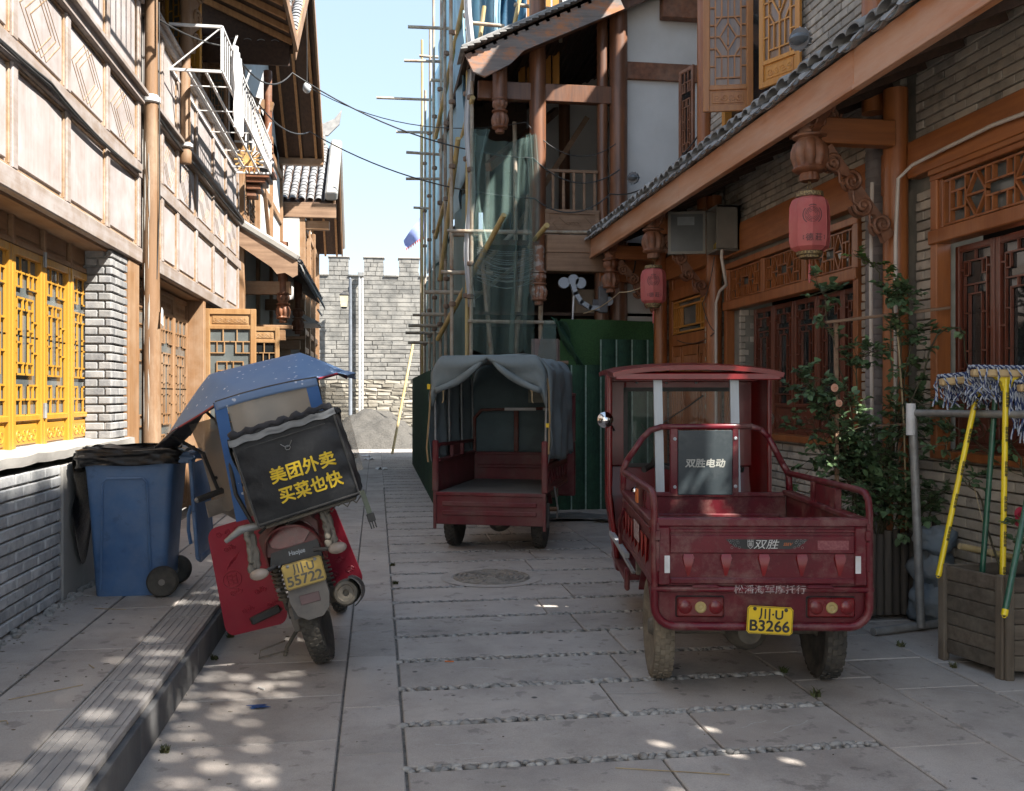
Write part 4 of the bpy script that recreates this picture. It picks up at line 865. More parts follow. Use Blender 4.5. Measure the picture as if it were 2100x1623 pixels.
# porch roof of house B
zi,zo=3.98,3.42; xi,xo=-2.05,-1.18
m=M(); m.add([(xi,14.25,zi),(xo,14.25,zo),(xo,20.0,zo),(xi,20.0,zi),(xi,14.25,zi+.05),(xo,14.25,zo+.05),(xo,20,zo+.05),(xi,20,zi+.05)],[(0,1,2,3),(4,7,6,5),(0,4,5,1),(1,5,6,2),(2,6,7,3),(3,7,4,0)]); part(m,'porch_roof_boards',UNDER,hB)
m=M(); bp=[(xi+.02,zi+.06),(xo+.02,zo+.06),(xo+.02,zo-.13),(xo-.05,zo-.17),(xo-.16,zo-.10),(xo-.28,zo-.12),(xo-.36,zo-.02),(xi+.02,zi-.25)]
m.prism([(x,14.20,z) for x,z in bp],(0,.045,0)); part(m,'porch_bargeboard',OLDX,hB)
m=M(); m.beam((xi-.02,14.24,zi+.12),(xo+.04,14.24,zo+.12),.16,.12,up=(0,0,1),ch=.03)
part(m,'verge_ridge',CEMENT,hB)
tileslope(hB,(xo+.03,14.35,zo+.06),(0,1,0),(xi-xo,0,zi-zo),31,6,w=.185,mat=TILEL)
m=M()
for i in range(32):
    y=14.35+.185*i; m.prism([(xo+.04,y,zo+.05),(xo+.05,y+.12,zo+.05),(xo+.09,y+.11,zo-.06),(xo+.10,y+.06,zo-.11),(xo+.09,y+.01,zo-.06)],(.012,0,0))
part(m,'drip_tiles',TILE,hB,kind='stuff')
for y in(14.75,17.5): 
    lotus(hB,(-1.42,y,2.62),1.25,CARVE,name='lotus_post',top=.75)
    part(M().box(-2.0,-1.3,y-.06,y+.06,3.05,3.25,.006),'porch_tie_beam',BROWNX,hB)
    m=M(); m.box(-2.0,-1.28,y-.07,y+.05,2.52,2.58,.008); m.box(-2.0,-1.38,y-.06,y+.06,2.34,2.515,.01); m.box(-2,-1.55,y-.05,y+.05,2.2,2.335,.01); m.box(-2,-1.72,y-.045,y+.045,2.0,2.195,.01); part(m,'porch_corbel',BROWNX,hB)
# plank awning/sheet on the far bay
m=M()
for k in range(9): m.box(-1.985,-1.96,18.3+.2*k,18.3+.2*k+.185,1.75+rnd.uniform(-.05,.05),2.7)
part(m,'board_cladding',OLDX,hB,kind='stuff')
hC=thing('far_tiled_house','farthest house on the left with a sunlit tiled roof and curled ridge end','house',(-2.2,23,0))
part(M().box(-6,-1.62,20.3,25.4,0,5.6),'house_body',PLASTER,hC)
for y in(20.4,22.0,23.7,25.3): part(M().box(-1.64,-1.50,y-.07,y+.07,.2,5.5,.008),'post',BROWN,hC)
for z in(2.5,2.9,4.0,5.2): part(M().box(-1.64,-1.53,20.4,25.3,z-.06,z+.06,.006),'beam',BROWNY,hC)
fC=Fr((-1.6,0,0),(0,1,0),(0,0,1),(1,0,0))
for u in(20.55,21.25,22.15,22.9): leafwin(hC,fC,u,u+.66,4.1,5.1,BROWN,BROWNY,STEP,name='window',glass=GLASSL)
for u in(20.55,21.25,22.15,22.9,23.9,24.6): leafwin(hC,fC,u,u+.66,.3,2.4,BROWN,BROWNY,STEP,pan=.5,name='door_leaf')
gable(hC,-5,-.92,20.35,25.3,5.55,7.35,zef=5.25)
tileslope(hC,(-2.75,20.35,5.65),(1,0,0),(0,2.48,1.8),10,18,w=.18,l=.17)
m=M().beam((-.95,20.2,5.72),(-.95,22.82,7.55),.26,.20,ch=.04); part(m,'verge_ridge',CEMENT,hC)
m=M().beam((-.95,22.82,7.55),(-.95,25.4,5.45),.26,.20,ch=.04); part(m,'verge_ridge',CEMENT,hC)
m=M().beam((-4,22.8,7.6),(-1.2,22.8,7.6),.2,.24,ch=.03); part(m,'ridge',TILE,hC)
m=M(); m.prism([(-1.5,22.75,7.7),(-1.15,22.75,7.72),(-.88,22.75,8.0),(-.82,22.75,8.35),(-1.0,22.75,8.12),(-1.25,22.75,8.0),(-1.5,22.75,8.0)],(0,.1,0)); part(m,'curled_ridge_end',TILE,hC)
m=M().box(-2.2,-.85,20.28,20.36,5.28,5.60,.01); part(m,'eave_board',OLDX,hC)
m=M().box(-2.2,-1.0,20.40,20.55,5.05,5.24,.01); part(m,'eave_beam',BROWNX,hC)
aw=thing('glass_awning','small white-framed glass awning on the far left house above the street','awning',(-1.55,19.5,3.1))
m=M(); 
for y in(18.9,19.6,20.3): m.beam((-1.95,y,3.35),(-1.15,y,2.95),.03,.03); m.beam((-1.95,y,2.95),(-1.15,y,2.95),.03,.03)
for x,z in((-1.15,2.95),(-1.55,3.15),(-1.15,3.2)): m.beam((x,18.9,z),(x,20.3,z),.03,.03)
part(m,'frame',WHITEM,aw); part(M().add([(-1.95,18.9,3.38),(-1.14,18.9,2.98),(-1.14,20.3,2.98),(-1.95,20.3,3.38)],[(0,1,2,3)]),'glass_sheet',CLEARQ,aw,recalc=False)
part(M().box(-1.9,-1.18,18.95,20.25,2.93,2.945),'underside_panel',WHITEM,aw)
# ================================================================ RIGHT SHOP HOUSE
FRR=Fr((3.8,0,0),(0,1,0),(0,0,1),(-1,0,0))
hR=thing('brick_shop_house','grey brick shop house on the right with orange timber frame and long tiled eave','house',(4.2,8,0))
W1=(4.0,5.93,1.10,3.04); W2=(6.95,9.40,1.10,2.94)
m=M()
for a,b,c,d in((4.5,4.6,0,3.9),(5.93,6.95,0,3.9),(9.42,10.5,0,3.9),(11.85,12.3,0,3.9),(4.6,5.93,0,1.08),(4.6,5.93,3.04,3.9),(6.95,9.42,0,1.08),(6.95,9.42,2.94,3.9),(10.5,11.85,3.3,3.9)): m.box(3.855,4.15,a,b,c,d)
part(m,'wall_core',MORTAR,hR)
part(M().box(4.9,9,4.6,12.3,0,8.6).box(4.0,4.9,4.6,12.3,3.85,3.95),'house_body',DARK,hR)
m=M()
for a,b,c,d in((4.6,8.02,3.96,8.6),(9.62,10.25,3.96,8.6),(8.02,9.62,3.96,4.24),(8.02,9.62,6.5,8.6)): m.box(3.755,3.95,a,b,c,d)
part(m,'upper_wall_core',MORTAR,hR)
B=Bricks()
W1=(4.0,5.93,1.10,3.04); W2=(6.95,9.78,1.10,2.94); DR=(10.5,11.85,0,3.95); CLs=[(6.18,6.37,0,4),(9.84,10.03,0,4),(11.8,12.0,0,4)]; BM=(2.9,12.3,3.05,3.30)
HO=[W1,W2,DR]+CLs
B.face(FRR,4.55,6.28,0,3.0,bw=.235,bh=.070,dp=.06,holes=HO)
B.face(FRR,6.28,12.3,0,2.95,bw=.235,bh=.070,dp=.06,holes=HO)
B.face(FRR,4.55,12.3,3.31,3.95,bw=.235,bh=.066,dp=.06,holes=[c for c in CLs])
fU=Fr((3.7,0,0),(0,1,0),(0,0,1),(-1,0,0))
UW=(7.9,9.85,4.0,6.2)
B.face(fU,4.6,10.05,3.95,6.9,bw=.215,bh=.072,dp=.06,holes=[(8.02,9.62,4.25,6.5)],mat=BRICKU)
# brick reveal beside window 2
fre=Fr((0,9.42,0),(1,0,0),(0,0,1),(0,-1,0))
B.face(fre,3.80,4.0,1.15,2.55,bw=.2,bh=.07,dp=.05,mat=BRICK)
B.flush(hR,300,ch=.005,restname='brickwork')
# columns
for y,b in((6.27,.2),(9.93,.16),(11.9,.15)): part(M().lathe((3.70,y,0),(0,0,1),[(.092,0),(.088,1.5),(.085,3.7)],20),'column',ORANGE,hR,smooth=60)
part(M().lathe((3.66,10.12,3.6),(0,0,1),[(.085,0),(.08,4)],20),'column',ORANGE,hR,smooth=60)
part(M().lathe((3.66,6.50,3.6),(0,0,1),[(.085,0),(.085,4)],20),'column',ORANGE,hR,smooth=60)
# grey brick-textured round downpipe column beside the column
B=Bricks(); 
m=M().lathe((3.76,6.62,0),(0,0,1),[(.085,0),(.085,3.6)],18); cl=part(m,'brick_pattern_downpipe',mk('downpipe_grey',(.19,.17,.165),(.12,.11,.11),sc=(5,5,5),rough=.7,bump=.2,var=.1),hR,smooth=60)
m=M()
z=.05
while z<3.5: m.lathe((3.76,6.62,z),(0,0,1),[(.0865,0),(.0885,.006),(.0885,.050),(.0865,.056)],14); z+=.066
part(m,'brick_ring',mk('downpipe_ring',(.21,.19,.185),(.14,.13,.13),sc=(9,9,5),rough=.7,bump=.2,var=.25),cl,kind='stuff',smooth=60)
# tie beams
for a,b,z0,z1 in((4.55,6.19,3.04,3.30),(6.35,9.85,2.99,3.30),(10.01,11.82,3.0,3.3)): part(M().box(3.74,3.84,a,b,z0,z1,.006),'tie_beam',ORANGEY,hR)
part(M().box(3.735,3.87,4.56,5.93,3.0,3.035,.004),'trim_board',ORANGEY,hR)
def window(par,y0,y1,z0,z1,nl,zt,tr,label=None,rec=.16,split=None):
    f=M(); fw=.075
    f.box(3.765,3.875,y0,y0+fw,z0,z1,.006); f.box(3.765,3.875,y1-fw,y1,z0,z1,.006); f.box(3.76,3.875,y0,y1,z1-.065,z1-.001,.006); f.box(3.745,3.875,y0,y1,zt-.10,zt-.001,.008); f.box(3.76,4.0,y0+.001,y1-.001,z0-.03,z0+.03,.006)
    wd=part(f,'window_frame',ORANGE,par,label=label)
    # transom lattice
    n=tr; w_=(y1-y0-2*fw)/n; fr=Fr((3.80,0,0),(0,1,0),(0,0,1),(-1,0,0))
    t=M(); g=M(); fm=M()
    for i in range(n):
        a=y0+fw+w_*i; fm.fbox(fr,a,a+.045,zt,z1-.067,-.03,.02,.005); fm.fbox(fr,a+w_-.045,a+w_,zt,z1-.067,-.03,.02,.005)
        bars(t,fr,a+.05,zt+.02,w_-.1,z1-.067-zt-.04,TRAN,.013,-.02,.012); g.fbox(fr,a+.04,a+w_-.04,zt+.001,z1-.068,-.045,-.04)
    part(fm,'transom_frame',ORANGE,wd); part(t,'transom_lattice',ORANGE,wd,smooth=0); part(g,'transom_pane',GLASSL,wd,smooth=0)
    fr=Fr((3.80+rec,0,0),(0,1,0),(0,0,1),(-1,0,0)); lw=(y1-y0-2*fw)/nl
    if split: y1_=split; lw=(split-y0-fw)/nl
    for i in range(nl):
        a=y0+fw+lw*i; leafwin(par,fr,a+.004,a+lw-.004,z0+.03,zt-.12,DARKRED,DARKRED,TALL,pan=.22,fw=.04,t=.011,dep=.04,n=rnd.uniform(-.003,.003),name='window_leaf')
    part(M().box(3.80,3.80+rec,y0+fw,y0+fw+.02,z0+.03,zt-.1),'reveal_board',ORANGE,par)
window(hR,4.56,5.95,1.10,3.03,3,2.63,1,rec=.14)
window(hR,6.93,9.80,1.10,2.93,5,2.52,3,split=9.36)
# door bay
m=M(); m.box(3.80,3.88,10.2,10.52,0,3.3,.005); m.box(3.80,3.88,11.72,11.86,0,3.3,.005); m.box(3.79,3.89,10.5,11.75,2.72,2.86,.008); m.box(3.80,3.88,10.5,11.75,2.13,2.27,.006); part(m,'door_frame',ORANGE,hR)
part(M().box(3.84,3.88,10.5,11.75,2.86,3.9),'board_panel',ORANGE,hR)
frd=Fr((3.84,0,0),(0,1,0),(0,0,1),(-1,0,0))
m=M(); bars(m,frd,10.56,2.30,1.13,.39,mir([(0,0,0,1),(0,0,.5,0),(0,1,.5,1),(0,.18,.5,.18),(0,.82,.5,.82),(.1,0,.1,1),(.24,.18,.24,.82),(.17,.18,.17,.82)]),.022,-.01,.03); part(m,'door_transom_lattice',HONEY,hR)
part(M().fbox(frd,10.53,11.72,2.27,2.72,-.03,-.02),'door_transom_pane',GLASSL,hR)
for a,b in((10.56,10.74),(10.78,11.36),(11.40,11.70)):
    m=M(); m.fbox(frd,a,a+.04,.05,2.12,-.02,.03,.005); m.fbox(frd,b-.04,b,.05,2.12,-.02,.03,.005); m.fbox(frd,a,b,2.0,2.12,-.02,.028,.005); m.fbox(frd,a,b,.05,.2,-.02,.028,.005); m.fbox(frd,a,b,1.02,1.1,-.02,.028,.005); d=part(m,'door_leaf',ORANGE,hR)
    k=0;u=a+.05
    while u<b-.06: part(M().fbox(frd,u,u+.022,.2,2.0,-.015,.018,.005),'door_slat',ORANGE,d); u+=.036
    part(M().fbox(frd,a+.04,b-.04,.2,2.0,-.02,-.014),'door_backing',ORANGE,d)
# upper window of brick house
m=M(); m.fbox(fU,8.02,8.10,4.25,6.5,-.06,.03,.005); m.fbox(fU,9.54,9.62,4.25,6.5,-.06,.03,.005); m.fbox(fU,8.02,9.62,3.96,4.24,-.06,.035,.006); m.fbox(fU,8.1,8.8,4.0,4.2,.035,.05,.01);m.fbox(fU,8.86,9.54,4.0,4.2,.035,.05,.01); part(m,'upper_window_frame',HONEY,hR)
part(M().fbox(fU,8.1,9.54,4.25,6.5,-.055,-.05),'upper_window_dark',GLASS,hR)
fr=Fr((3.66,8.70,0),(-1,.28,0),(0,0,1),(-.28,-1,0))
leafwin(hR,fr,0.02,.50,4.28,5.55,HONEYD,HONEYD,DIAM,pan=.15,fw=.06,t=.014,glass=GLASSB,name='open_shutter',label='dark orange shutter leaf standing open towards the street')
fr=Fr((3.66,7.68,0),(-.42,.9,0),(0,0,1),(-.9,-.42,0))
leafwin(hR,fr,0.0,.46,4.28,5.6,HONEY,HONEY,DIAM,pan=.15,fw=.05,t=.013,glass=GLASSB,name='open_shutter',label='honey shutter leaf folded back against the brick wall')
# eave: boards, fascia, tiles
xe=2.9
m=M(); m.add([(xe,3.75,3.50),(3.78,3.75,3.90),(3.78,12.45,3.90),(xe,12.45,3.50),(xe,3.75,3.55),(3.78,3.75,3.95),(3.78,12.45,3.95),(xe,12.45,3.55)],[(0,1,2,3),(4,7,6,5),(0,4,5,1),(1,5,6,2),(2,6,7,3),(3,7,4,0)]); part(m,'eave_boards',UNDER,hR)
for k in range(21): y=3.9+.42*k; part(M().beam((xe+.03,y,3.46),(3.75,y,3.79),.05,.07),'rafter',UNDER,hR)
for a,b in((3.75,5.30),(5.304,8.6),(8.604,12.42)):
    m=M(); m.box(xe-.045,xe,a,b,3.345,3.60,.006); m.box(xe-.06,xe-.044,a,b,3.345,3.375,.004); part(m,'fascia_board',FASCIA,hR)
key='lip'
for variant in range(3):
    pass
def liptile(i):
    m=M(); n=7; vs=[]
    for y,dz in((0,-.0),(.10,.045),(.22,.085)):
        for th in(0,.012):
            for k in range(n+1):
                a=PI*k/n; u=math.cos(a)*.075; z=-math.sin(a)*.045*(1 if i%2==0 else -1)
                vs.append(V((y-.02,u,z+dz+th)))
    c=n+1;fs=[]
    for r_ in range(2):
        for k in range(n): a=r_*2*c; fs+=[(a+k,a+k+1,a+2*c+k+1,a+2*c+k),(a+c+k,a+3*c+k,a+3*c+k+1,a+c+k+1)]
    for k in range(n): fs+=[(k,c+k,c+k+1,k+1),(4*c+k,4*c+k+1,5*c+k+1,5*c+k)]
    for r_ in range(2):
        a=r_*2*c; fs+=[(a,a+2*c,a+3*c,a+c),(a+n,a+c+n,a+3*c+n,a+2*c+n)]
    if i%2==0:   # drip lip hanging from the trough tile
        m.add([(-.03,-.07,0),(-.03,.07,0),(-.055,.055,-.03),(-.065,0,-.05),(-.055,-.055,-.03),(-.022,-.07,0),(-.022,.07,0),(-.045,.055,-.03),(-.055,0,-.05),(-.045,-.055,-.03)],[(0,1,2,3,4),(9,8,7,6,5),(0,5,6,1),(1,6,7,2),(2,7,8,3),(3,8,9,4),(4,9,5,0)])
    m.add(vs,fs); return mesh(m,('trough_tile','cover_tile')[i%2],TILE,smooth=50)
lt=[liptile(0),liptile(1)]; off=rootof(hR)
y=3.8;i=0
while y<12.5:
    for kk in range(4):
        o=link(('trough_tile','cover_tile')[i%2],lt[i%2],hR); o.location=V((xe-.075+.16*kk+rnd.uniform(-.012,.012),y,3.625+.075*kk+(.035 if i%2 else 0)+rnd.uniform(-.008,.008)))-off; o.rotation_euler=(rnd.uniform(-.15,.15),rnd.uniform(-.10,.05),rnd.uniform(-.12,.12))
    y+=.083; i+=1
# lotus posts, tie beams, brackets
for y,s in((6.18,1.36),(9.91,1.36),(11.8,1.2)):
    lotus(hR,(3.0,y,3.0 if s>1.3 else 2.83),s,CARVE,top=.15 if s>1.3 else .2)
    part(M().box(3.0,3.62,y-.055,y+.055,3.26,3.44,.008),'cross_beam',ORANGEX,hR)
    fb=Fr((0,y-.0,0),(1,0,0),(0,0,1),(0,-1,0)); bracket(hR,fb,3.12,3.24,3.60,2.62,w=.085)
    bracket(hR,Fr((3.0,0,0),(0,1,0),(0,0,1),(-1,0,0)),y-.06,3.34,y-.30,3.46,w=.05,name='small_bracket'); bracket(hR,Fr((3.0,0,0),(0,1,0),(0,0,1),(-1,0,0)),y+.06,3.34,y+.30,3.46,w=.05,name='small_bracket')
    bracket(hR,fb,3.07,3.36,3.18,3.48,w=.05,name='small_bracket')
# lanterns
def lantern(y,label,print_=True):
    x=3.0;z0=2.46;z1=2.93; t=thing('lantern',label,'lantern',(x,y,z1),group='red lanterns under the eave')
    part(M().tube([(x-.02,y,z1),(x-.005,y,3.0)],.003,4).tube([(x+.02,y,z1),(x+.005,y,3.0)],.003,4),'cord',GOLD,t)
    pr=[(.0,.045),(.075,.045),(.095,.048),(.128,.075),(.136,.12),(.138,.25),(.134,.36),(.118,.405),(.085,.425),(0,.425)]; a0=PI/8+.10
    m=M().lathe((x,y,z0),(0,0,1),pr,8,ang0=a0); part(m,'cloth_body',LANT,t,smooth=20)
    m=M()
    for k in range(8):
        a=a0+k*PI/4; m.tube([(x+math.cos(a)*r_*1.003,y+math.sin(a)*r_*1.003,z0+h) for r_,h in pr[2:9]],.0022,5)
    part(m,'seam',LANT,t)
    m=M().lathe((x,y,z0+.425),(0,0,1),[(.09,0),(.095,.003),(.092,.034),(.085,.036)],24); m.lathe((x,y,z0+.0),(0,0,1),[(.06,0),(.07,.002),(.07,.022),(.088,.024),(.09,.045),(.085,.048)],24); part(m,'lace_trim',GOLD,t,smooth=20)
    m=M().tube([(x,y,z0),(x,y,z0-.06)],.002,4); m.lathe((x,y,z0-.17),(0,0,1),[(.008,0),(.010,.05),(.007,.11),(0,.115)],8); m.ball((x,y,z0-.05),.012,8,5); part(m,'tassel',LANT,t)
    r_=.139; side=2*r_*math.sin(PI/8)
    # surface unrolled round the octagon; u=0 at the corner left of centre
    ang=[a0+k*PI/4 for k in range(8)]; best=min(range(8),key=lambda k:abs(((ang[k]-(-PI/2-.42-.18)+PI)%(2*PI))-PI)); A0=ang[best]
    def sf(u,v):
        k=math.floor(u/side); f=u/side-k; p=V((math.cos(A0+k*PI/4),math.sin(A0+k*PI/4),0))*r_; q=V((math.cos(A0+(k+1)*PI/4),math.sin(A0+(k+1)*PI/4),0))*r_
        w_=p.lerp(q,f)*1.012; return V((x,y,z0+v))+w_
    m=M()
    def arc(R_,a,b,w_,n=26):
        P=[]
        for i in range(n): 
            for rr in(R_-w_/2,R_+w_/2): tt=a+(b-a)*i/(n-1); P.append(sf(math.cos(tt)*rr,.285+math.sin(tt)*rr))
        m.add(P,[(2*i,2*i+1,2*i+3,2*i+2) for i in range(n-1)])
    for R_,w_,ga in((.066,.006,[(-.9,.75),(1.15,2.0),(2.4,4.05)]),(.052,.003,[(0,6.28)]),(.043,.004,[(.3,1.6),(1.9,3.1),(3.4,4.6),(5.,6.1)]),(.033,.003,[(0,6.28)]),(.023,.003,[(.2,2.6),(3.2,5.8)])):
        for a,b in ga: arc(R_,a,b,w_,30)
    part(m,'round_emblem',LINK,t,smooth=0,recalc=False)
    text('德',.055,None,-.022,.13,0,LINK,t,fn=sf,bold=.0005); text('莊',.055,None,.045,.13,0,LINK,t,fn=sf,bold=.0005); text('【',.03,None,-.062,.13,0,LINK,t,fn=sf); text('】',.03,None,.085,.13,0,LINK,t,fn=sf)
    return t
lantern(6.18,'larger-looking nearer faded red lantern hanging in front of the lattice window')
lantern(9.91,'farther faded red lantern hanging beside the timber door and green fence')
# electric box, conduits
eb=thing('electric_box','open grey electrical cabinet under the eave with its door swung left','electrical cabinet',(3.6,9.6,3.1))
m=M(); m.box(3.50,3.745,9.30,9.33,3.02,3.48); m.box(3.50,3.745,9.60,9.63,3.02,3.48); m.box(3.50,3.745,9.30,9.63,3.46,3.485);m.box(3.50,3.745,9.30,9.63,3.01,3.03); m.box(3.72,3.745,9.3,9.63,3.02,3.48); part(m,'cabinet',mk('cabinet_grey',(.20,.19,.16),(.16,.15,.13),rough=.5),eb)
dd=Fr((3.5,9.65,0),(-1,.25,0),(0,0,1),(-.25,-1,0))
m=M().fbox(dd,.0,.40,3.02,3.48,0,.02,.004); dr=part(m,'cabinet_door',mk('cabinet_grey',(.2,.19,.16)),eb); part(M().fbox(dd,.03,.37,3.05,3.45,.02,.022),'door_lining',mk('cabinet_door_inside',(.085,.095,.095),(.07,.075,.075),rough=.3),dr); part(M().fbox(dd,.12,.30,3.33,3.42,.022,.024),'document',mk('grey_paper',(.25,.28,.29)),dr)
m=M().box(3.66,3.70,9.36,9.46,3.2,3.34,.005); part(m,'breaker',WHITEM,eb); part(M().box(3.655,3.665,9.46,9.50,3.18,3.32),'blue_switch',mk('switch_blue',(.03,.12,.4)),eb)
m=M()
for k in range(7): m.tube([(3.66,9.42+.02*k,3.18),(3.62-.01*k,9.44+.02*k,3.10+.01*(k%3)),(3.6,9.5+.02*k,3.05),(3.52,9.45,3.03+.008*k)],.004,4)
part(m,'yellow_wires',mk('yellow_wire',(.55,.4,.03),rough=.5),eb)
def pipe(pts,r,name,label,mat=PVC):
    m=M().tube(pts,r,10); t=thing(name,label,'conduit',pts[0]); part(m,'conduit',mat,t,smooth=60)
    return t
pipe([(3.56,9.32,3.03),(3.54,9.28,2.93),(3.56,9.25,2.75),(3.62,9.35,2.66),(3.64,9.60,2.62),(3.63,9.68,2.5),(3.63,9.68,.05)],.016,'white_conduit','white conduit running from the electrical cabinet down the timber column')
pipe([(3.69,4.58,3.11),(3.70,5.2,3.14),(3.70,5.8,3.12),(3.68,6.02,3.10),(3.62,6.10,3.02),(3.60,6.10,2.6),(3.60,6.10,.05)],.013,'white_conduit','ribbed white conduit looping along the beam and down the near column')
pipe([(3.57,6.36,3.05),(3.565,6.37,2.4),(3.58,6.38,1.4),(3.57,6.38,.05)],.014,'white_conduit','plain white conduit on the far side of the near column')
cable([(3.62,9.7,3.0),(3.5,9.75,2.5),(3.66,9.75,2.2),(3.5,10.6,2.15)],.005,'thin black loose cable by the timber door',sag=.08)
cable([(3.3,12.1,3.5),(3.2,12.0,3.2),(3.35,12.0,3.1),(3.4,12.0,3.4),(3.25,12,3.35)],.012,'coil of black cable under the far end of the eave',sag=.06)
cable([(3.0,9.9,2.47+.3),(2.75,10.4,2.68),(2.62,11.7,2.55)],.006,'thin cable tied from the farther lantern to the grey bracket',mat=STRAW,sag=.04)
flood('floodlight',(3.42,12.2,4.42),(-.6,-.8,-.1),'small round spotlight on the red-brown column of the gable house',.075)
flood('floodlight',(3.40,7.15,4.38),(-.6,-.5,-.15),'grey floodlight on the upper brick wall above the tiled eave',.085)
# unseen wall added to shade the street; its lattice gaps throw light spots
hS=thing('added_shade_screen','thin lattice-pierced wall added on the right, out of frame, to shade the street','house',(4.0,-2,0))
TOP=8.95
m=M(); m.box(3.7,3.9,-3,4.5,0,2.85).box(3.7,3.9,-3,1.2,2.85,4.3).box(3.7,3.9,2.35,3.3,2.85,4.3).box(3.7,3.9,-3,4.5,4.3,6.0); part(m,'wall',PLASTER,hS)
m=M(); m.box(3.7,3.9,-3,12.5,7.9,TOP); part(m,'parapet',PLASTER,hS)
m=M(); m.box(3.7,3.9,4.5,10.0,6.5,7.9); part(m,'upper_wall',PLASTER,hS)
m=M(); rr=random.Random(3)
def screen(x,y0,y1,z0,z1,sy,sz,p,x1=.2):
    y=y0
    while y<y1:
        z=z0
        while z<z1:
            if rr.random()<p: m.box(x+.001,x+x1-.001,y,min(y+sy,y1),z,min(z+sz,z1))
            z+=sz
        y+=sy
screen(3.7,-3,4.5,6.0,7.9,.045,.10,.89,.02); screen(3.7,1.2,2.35,2.85,4.3,.06,.10,.955,.02); screen(3.7,3.3,4.5,2.85,4.3,.06,.10,.89,.02)
part(m,'light_spot_lattice',ORANGE,hS,kind='stuff',smooth=0)
hL=thing('added_bounce_house','white-plastered block added on the left behind the viewer, out of frame, to bounce light','house',(-2.4,-5,0))  # unseen white block added to bounce sunlight into the street
part(M().box(-6,-2.0,-13,.4,0,6.2),'plaster_wall',PLASTER,hL)
# jagged tile line on the added parapet
m=M(); y=-3
while y<12.5: h=rr.uniform(.05,.35); m.box(3.6,4.0,y,y+.3,TOP-.1,TOP+h); y+=.33
part(m,'roof_edge',TILE,hS)
# ================================================================ GABLE HOUSE (y 12.6+) with scaffold
hG=thing('timber_gable_house','two-storey gable house with white plaster, dark red columns and open gallery beyond the eave','house',(3.4,13,0))
YG=12.6
part(M().box(3.42,4.9,YG+.02,YG+.2,0,9).box(4.5,9,YG,20,0,9),'plaster_wall',PLASTER,hG)
part(M().box(3.34,5,YG-.04,YG+.02,5.88,6.12,.008),'wall_beam',CARVE,hG)
part(M().box(2.2,4.8,16.5,16.6,3.6,9),'gallery_wall',PLASTER,hG)
part(M().box(4.0,4.5,YG+.2,16.5,2.6,9),'side_wall',PLASTER,hG)
GC=wood('gable_column_red_brown',(.22,.088,.038),(.10,.042,.022),'z',rough=.4,coat=.2,dirt=(.04,.02,.015),damt=.6,dsc=(3,3,.8))
for x,y,r_,z in((2.17,12.55,.115,8.0),(3.08,12.58,.075,9),(3.30,12.55,.125,9),(2.3,16.3,.11,8),(3.3,16.3,.1,8)): part(M().lathe((x,y,0 if x>3 else 2.9),(0,0,1),[(r_,0),(r_,z)],20),'column',GC,hG,smooth=60)
for x in(3.05,3.24): part(M().lathe((x,12.5 if x<3.1 else 12.62,0),(0,0,1),[(.10,0),(.10,3.2)],16),'column',GC,hG,smooth=60)
part(M().box(1.35,3.25,12.50,12.62,5.50,5.74,.008),'gallery_beam',GC,hG)
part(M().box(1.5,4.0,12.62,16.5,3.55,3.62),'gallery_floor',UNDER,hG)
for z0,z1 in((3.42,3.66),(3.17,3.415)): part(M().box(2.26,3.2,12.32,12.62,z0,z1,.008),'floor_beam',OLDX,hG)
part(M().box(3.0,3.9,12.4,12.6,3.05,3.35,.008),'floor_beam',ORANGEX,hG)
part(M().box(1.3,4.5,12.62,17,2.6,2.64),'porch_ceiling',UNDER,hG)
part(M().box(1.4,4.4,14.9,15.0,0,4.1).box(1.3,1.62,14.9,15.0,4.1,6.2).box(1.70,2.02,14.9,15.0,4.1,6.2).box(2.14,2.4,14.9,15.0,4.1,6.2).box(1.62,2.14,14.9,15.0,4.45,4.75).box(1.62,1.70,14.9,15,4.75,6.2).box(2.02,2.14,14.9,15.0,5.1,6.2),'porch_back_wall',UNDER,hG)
# balustrade
m=M().box(2.27,3.0,12.50,12.54,4.54,4.58,.004); part(m,'handrail',OLDX,hG)
for k in range(5): part(M().box(2.36+.145*k,2.395+.145*k,12.505,12.54,4.03,4.54,.003),'baluster',OLDX,hG)
fgp=Fr((0,12.5,0),(1,0,0),(0,0,1),(0,-1,0))
m=M(); m.fbox(fgp,2.26,3.02,3.97,4.03,-.03,.02,.004);m.fbox(fgp,2.26,2.32,3.67,3.97,-.03,.02,.004);m.fbox(fgp,2.96,3.02,3.67,3.97,-.03,.02,.004);m.fbox(fgp,2.32,2.96,3.70,3.97,-.03,.005); pp=part(m,'carved_panel',OLDX,hG)
m=M()
for c in(2.46,2.82): 
    P=[(c-.09,3.84),(c,3.93),(c+.09,3.84),(c,3.75)]
    for i in range(4): m.beam(fgp.p(*P[i],.008),fgp.p(*P[(i+1)%4],.008),.008,.012,up=(0,1,0))
for c in(2.58,2.64,2.70): m.tube(spiral(fgp.p(c,3.84,.008),fgp.U,fgp.V,.035,.005,c*9,1.3),.005,5)
part(m,'carving',OLDX,pp)
# back gallery window openings & brace
part(M().beam((2.1,14.5,4.0),(3.3,14.5,5.9),.08,.10,up=(0,1,0)),'stair_string',OLDX,hG)
for x,z in((1.75,4.2),(1.75,4.9)): pass
# lotus under the gable
m=M().lathe((1.62,12.3,5.40),(0,0,1),[(.10,.0),(.10,.9)],12); part(m,'hanging_post',GC,hG)
lotus(hG,(1.62,12.3,4.98),1.25,CARVE,top=.1)
lotus(hG,(2.17,12.45,2.72),1.25,mk('flaking_lotus',(.26,.12,.07),(.38,.33,.30),sc=(14,14,14),rough=.6,bump=.4,mixlo=.5,mixhi=.6),top=.4)
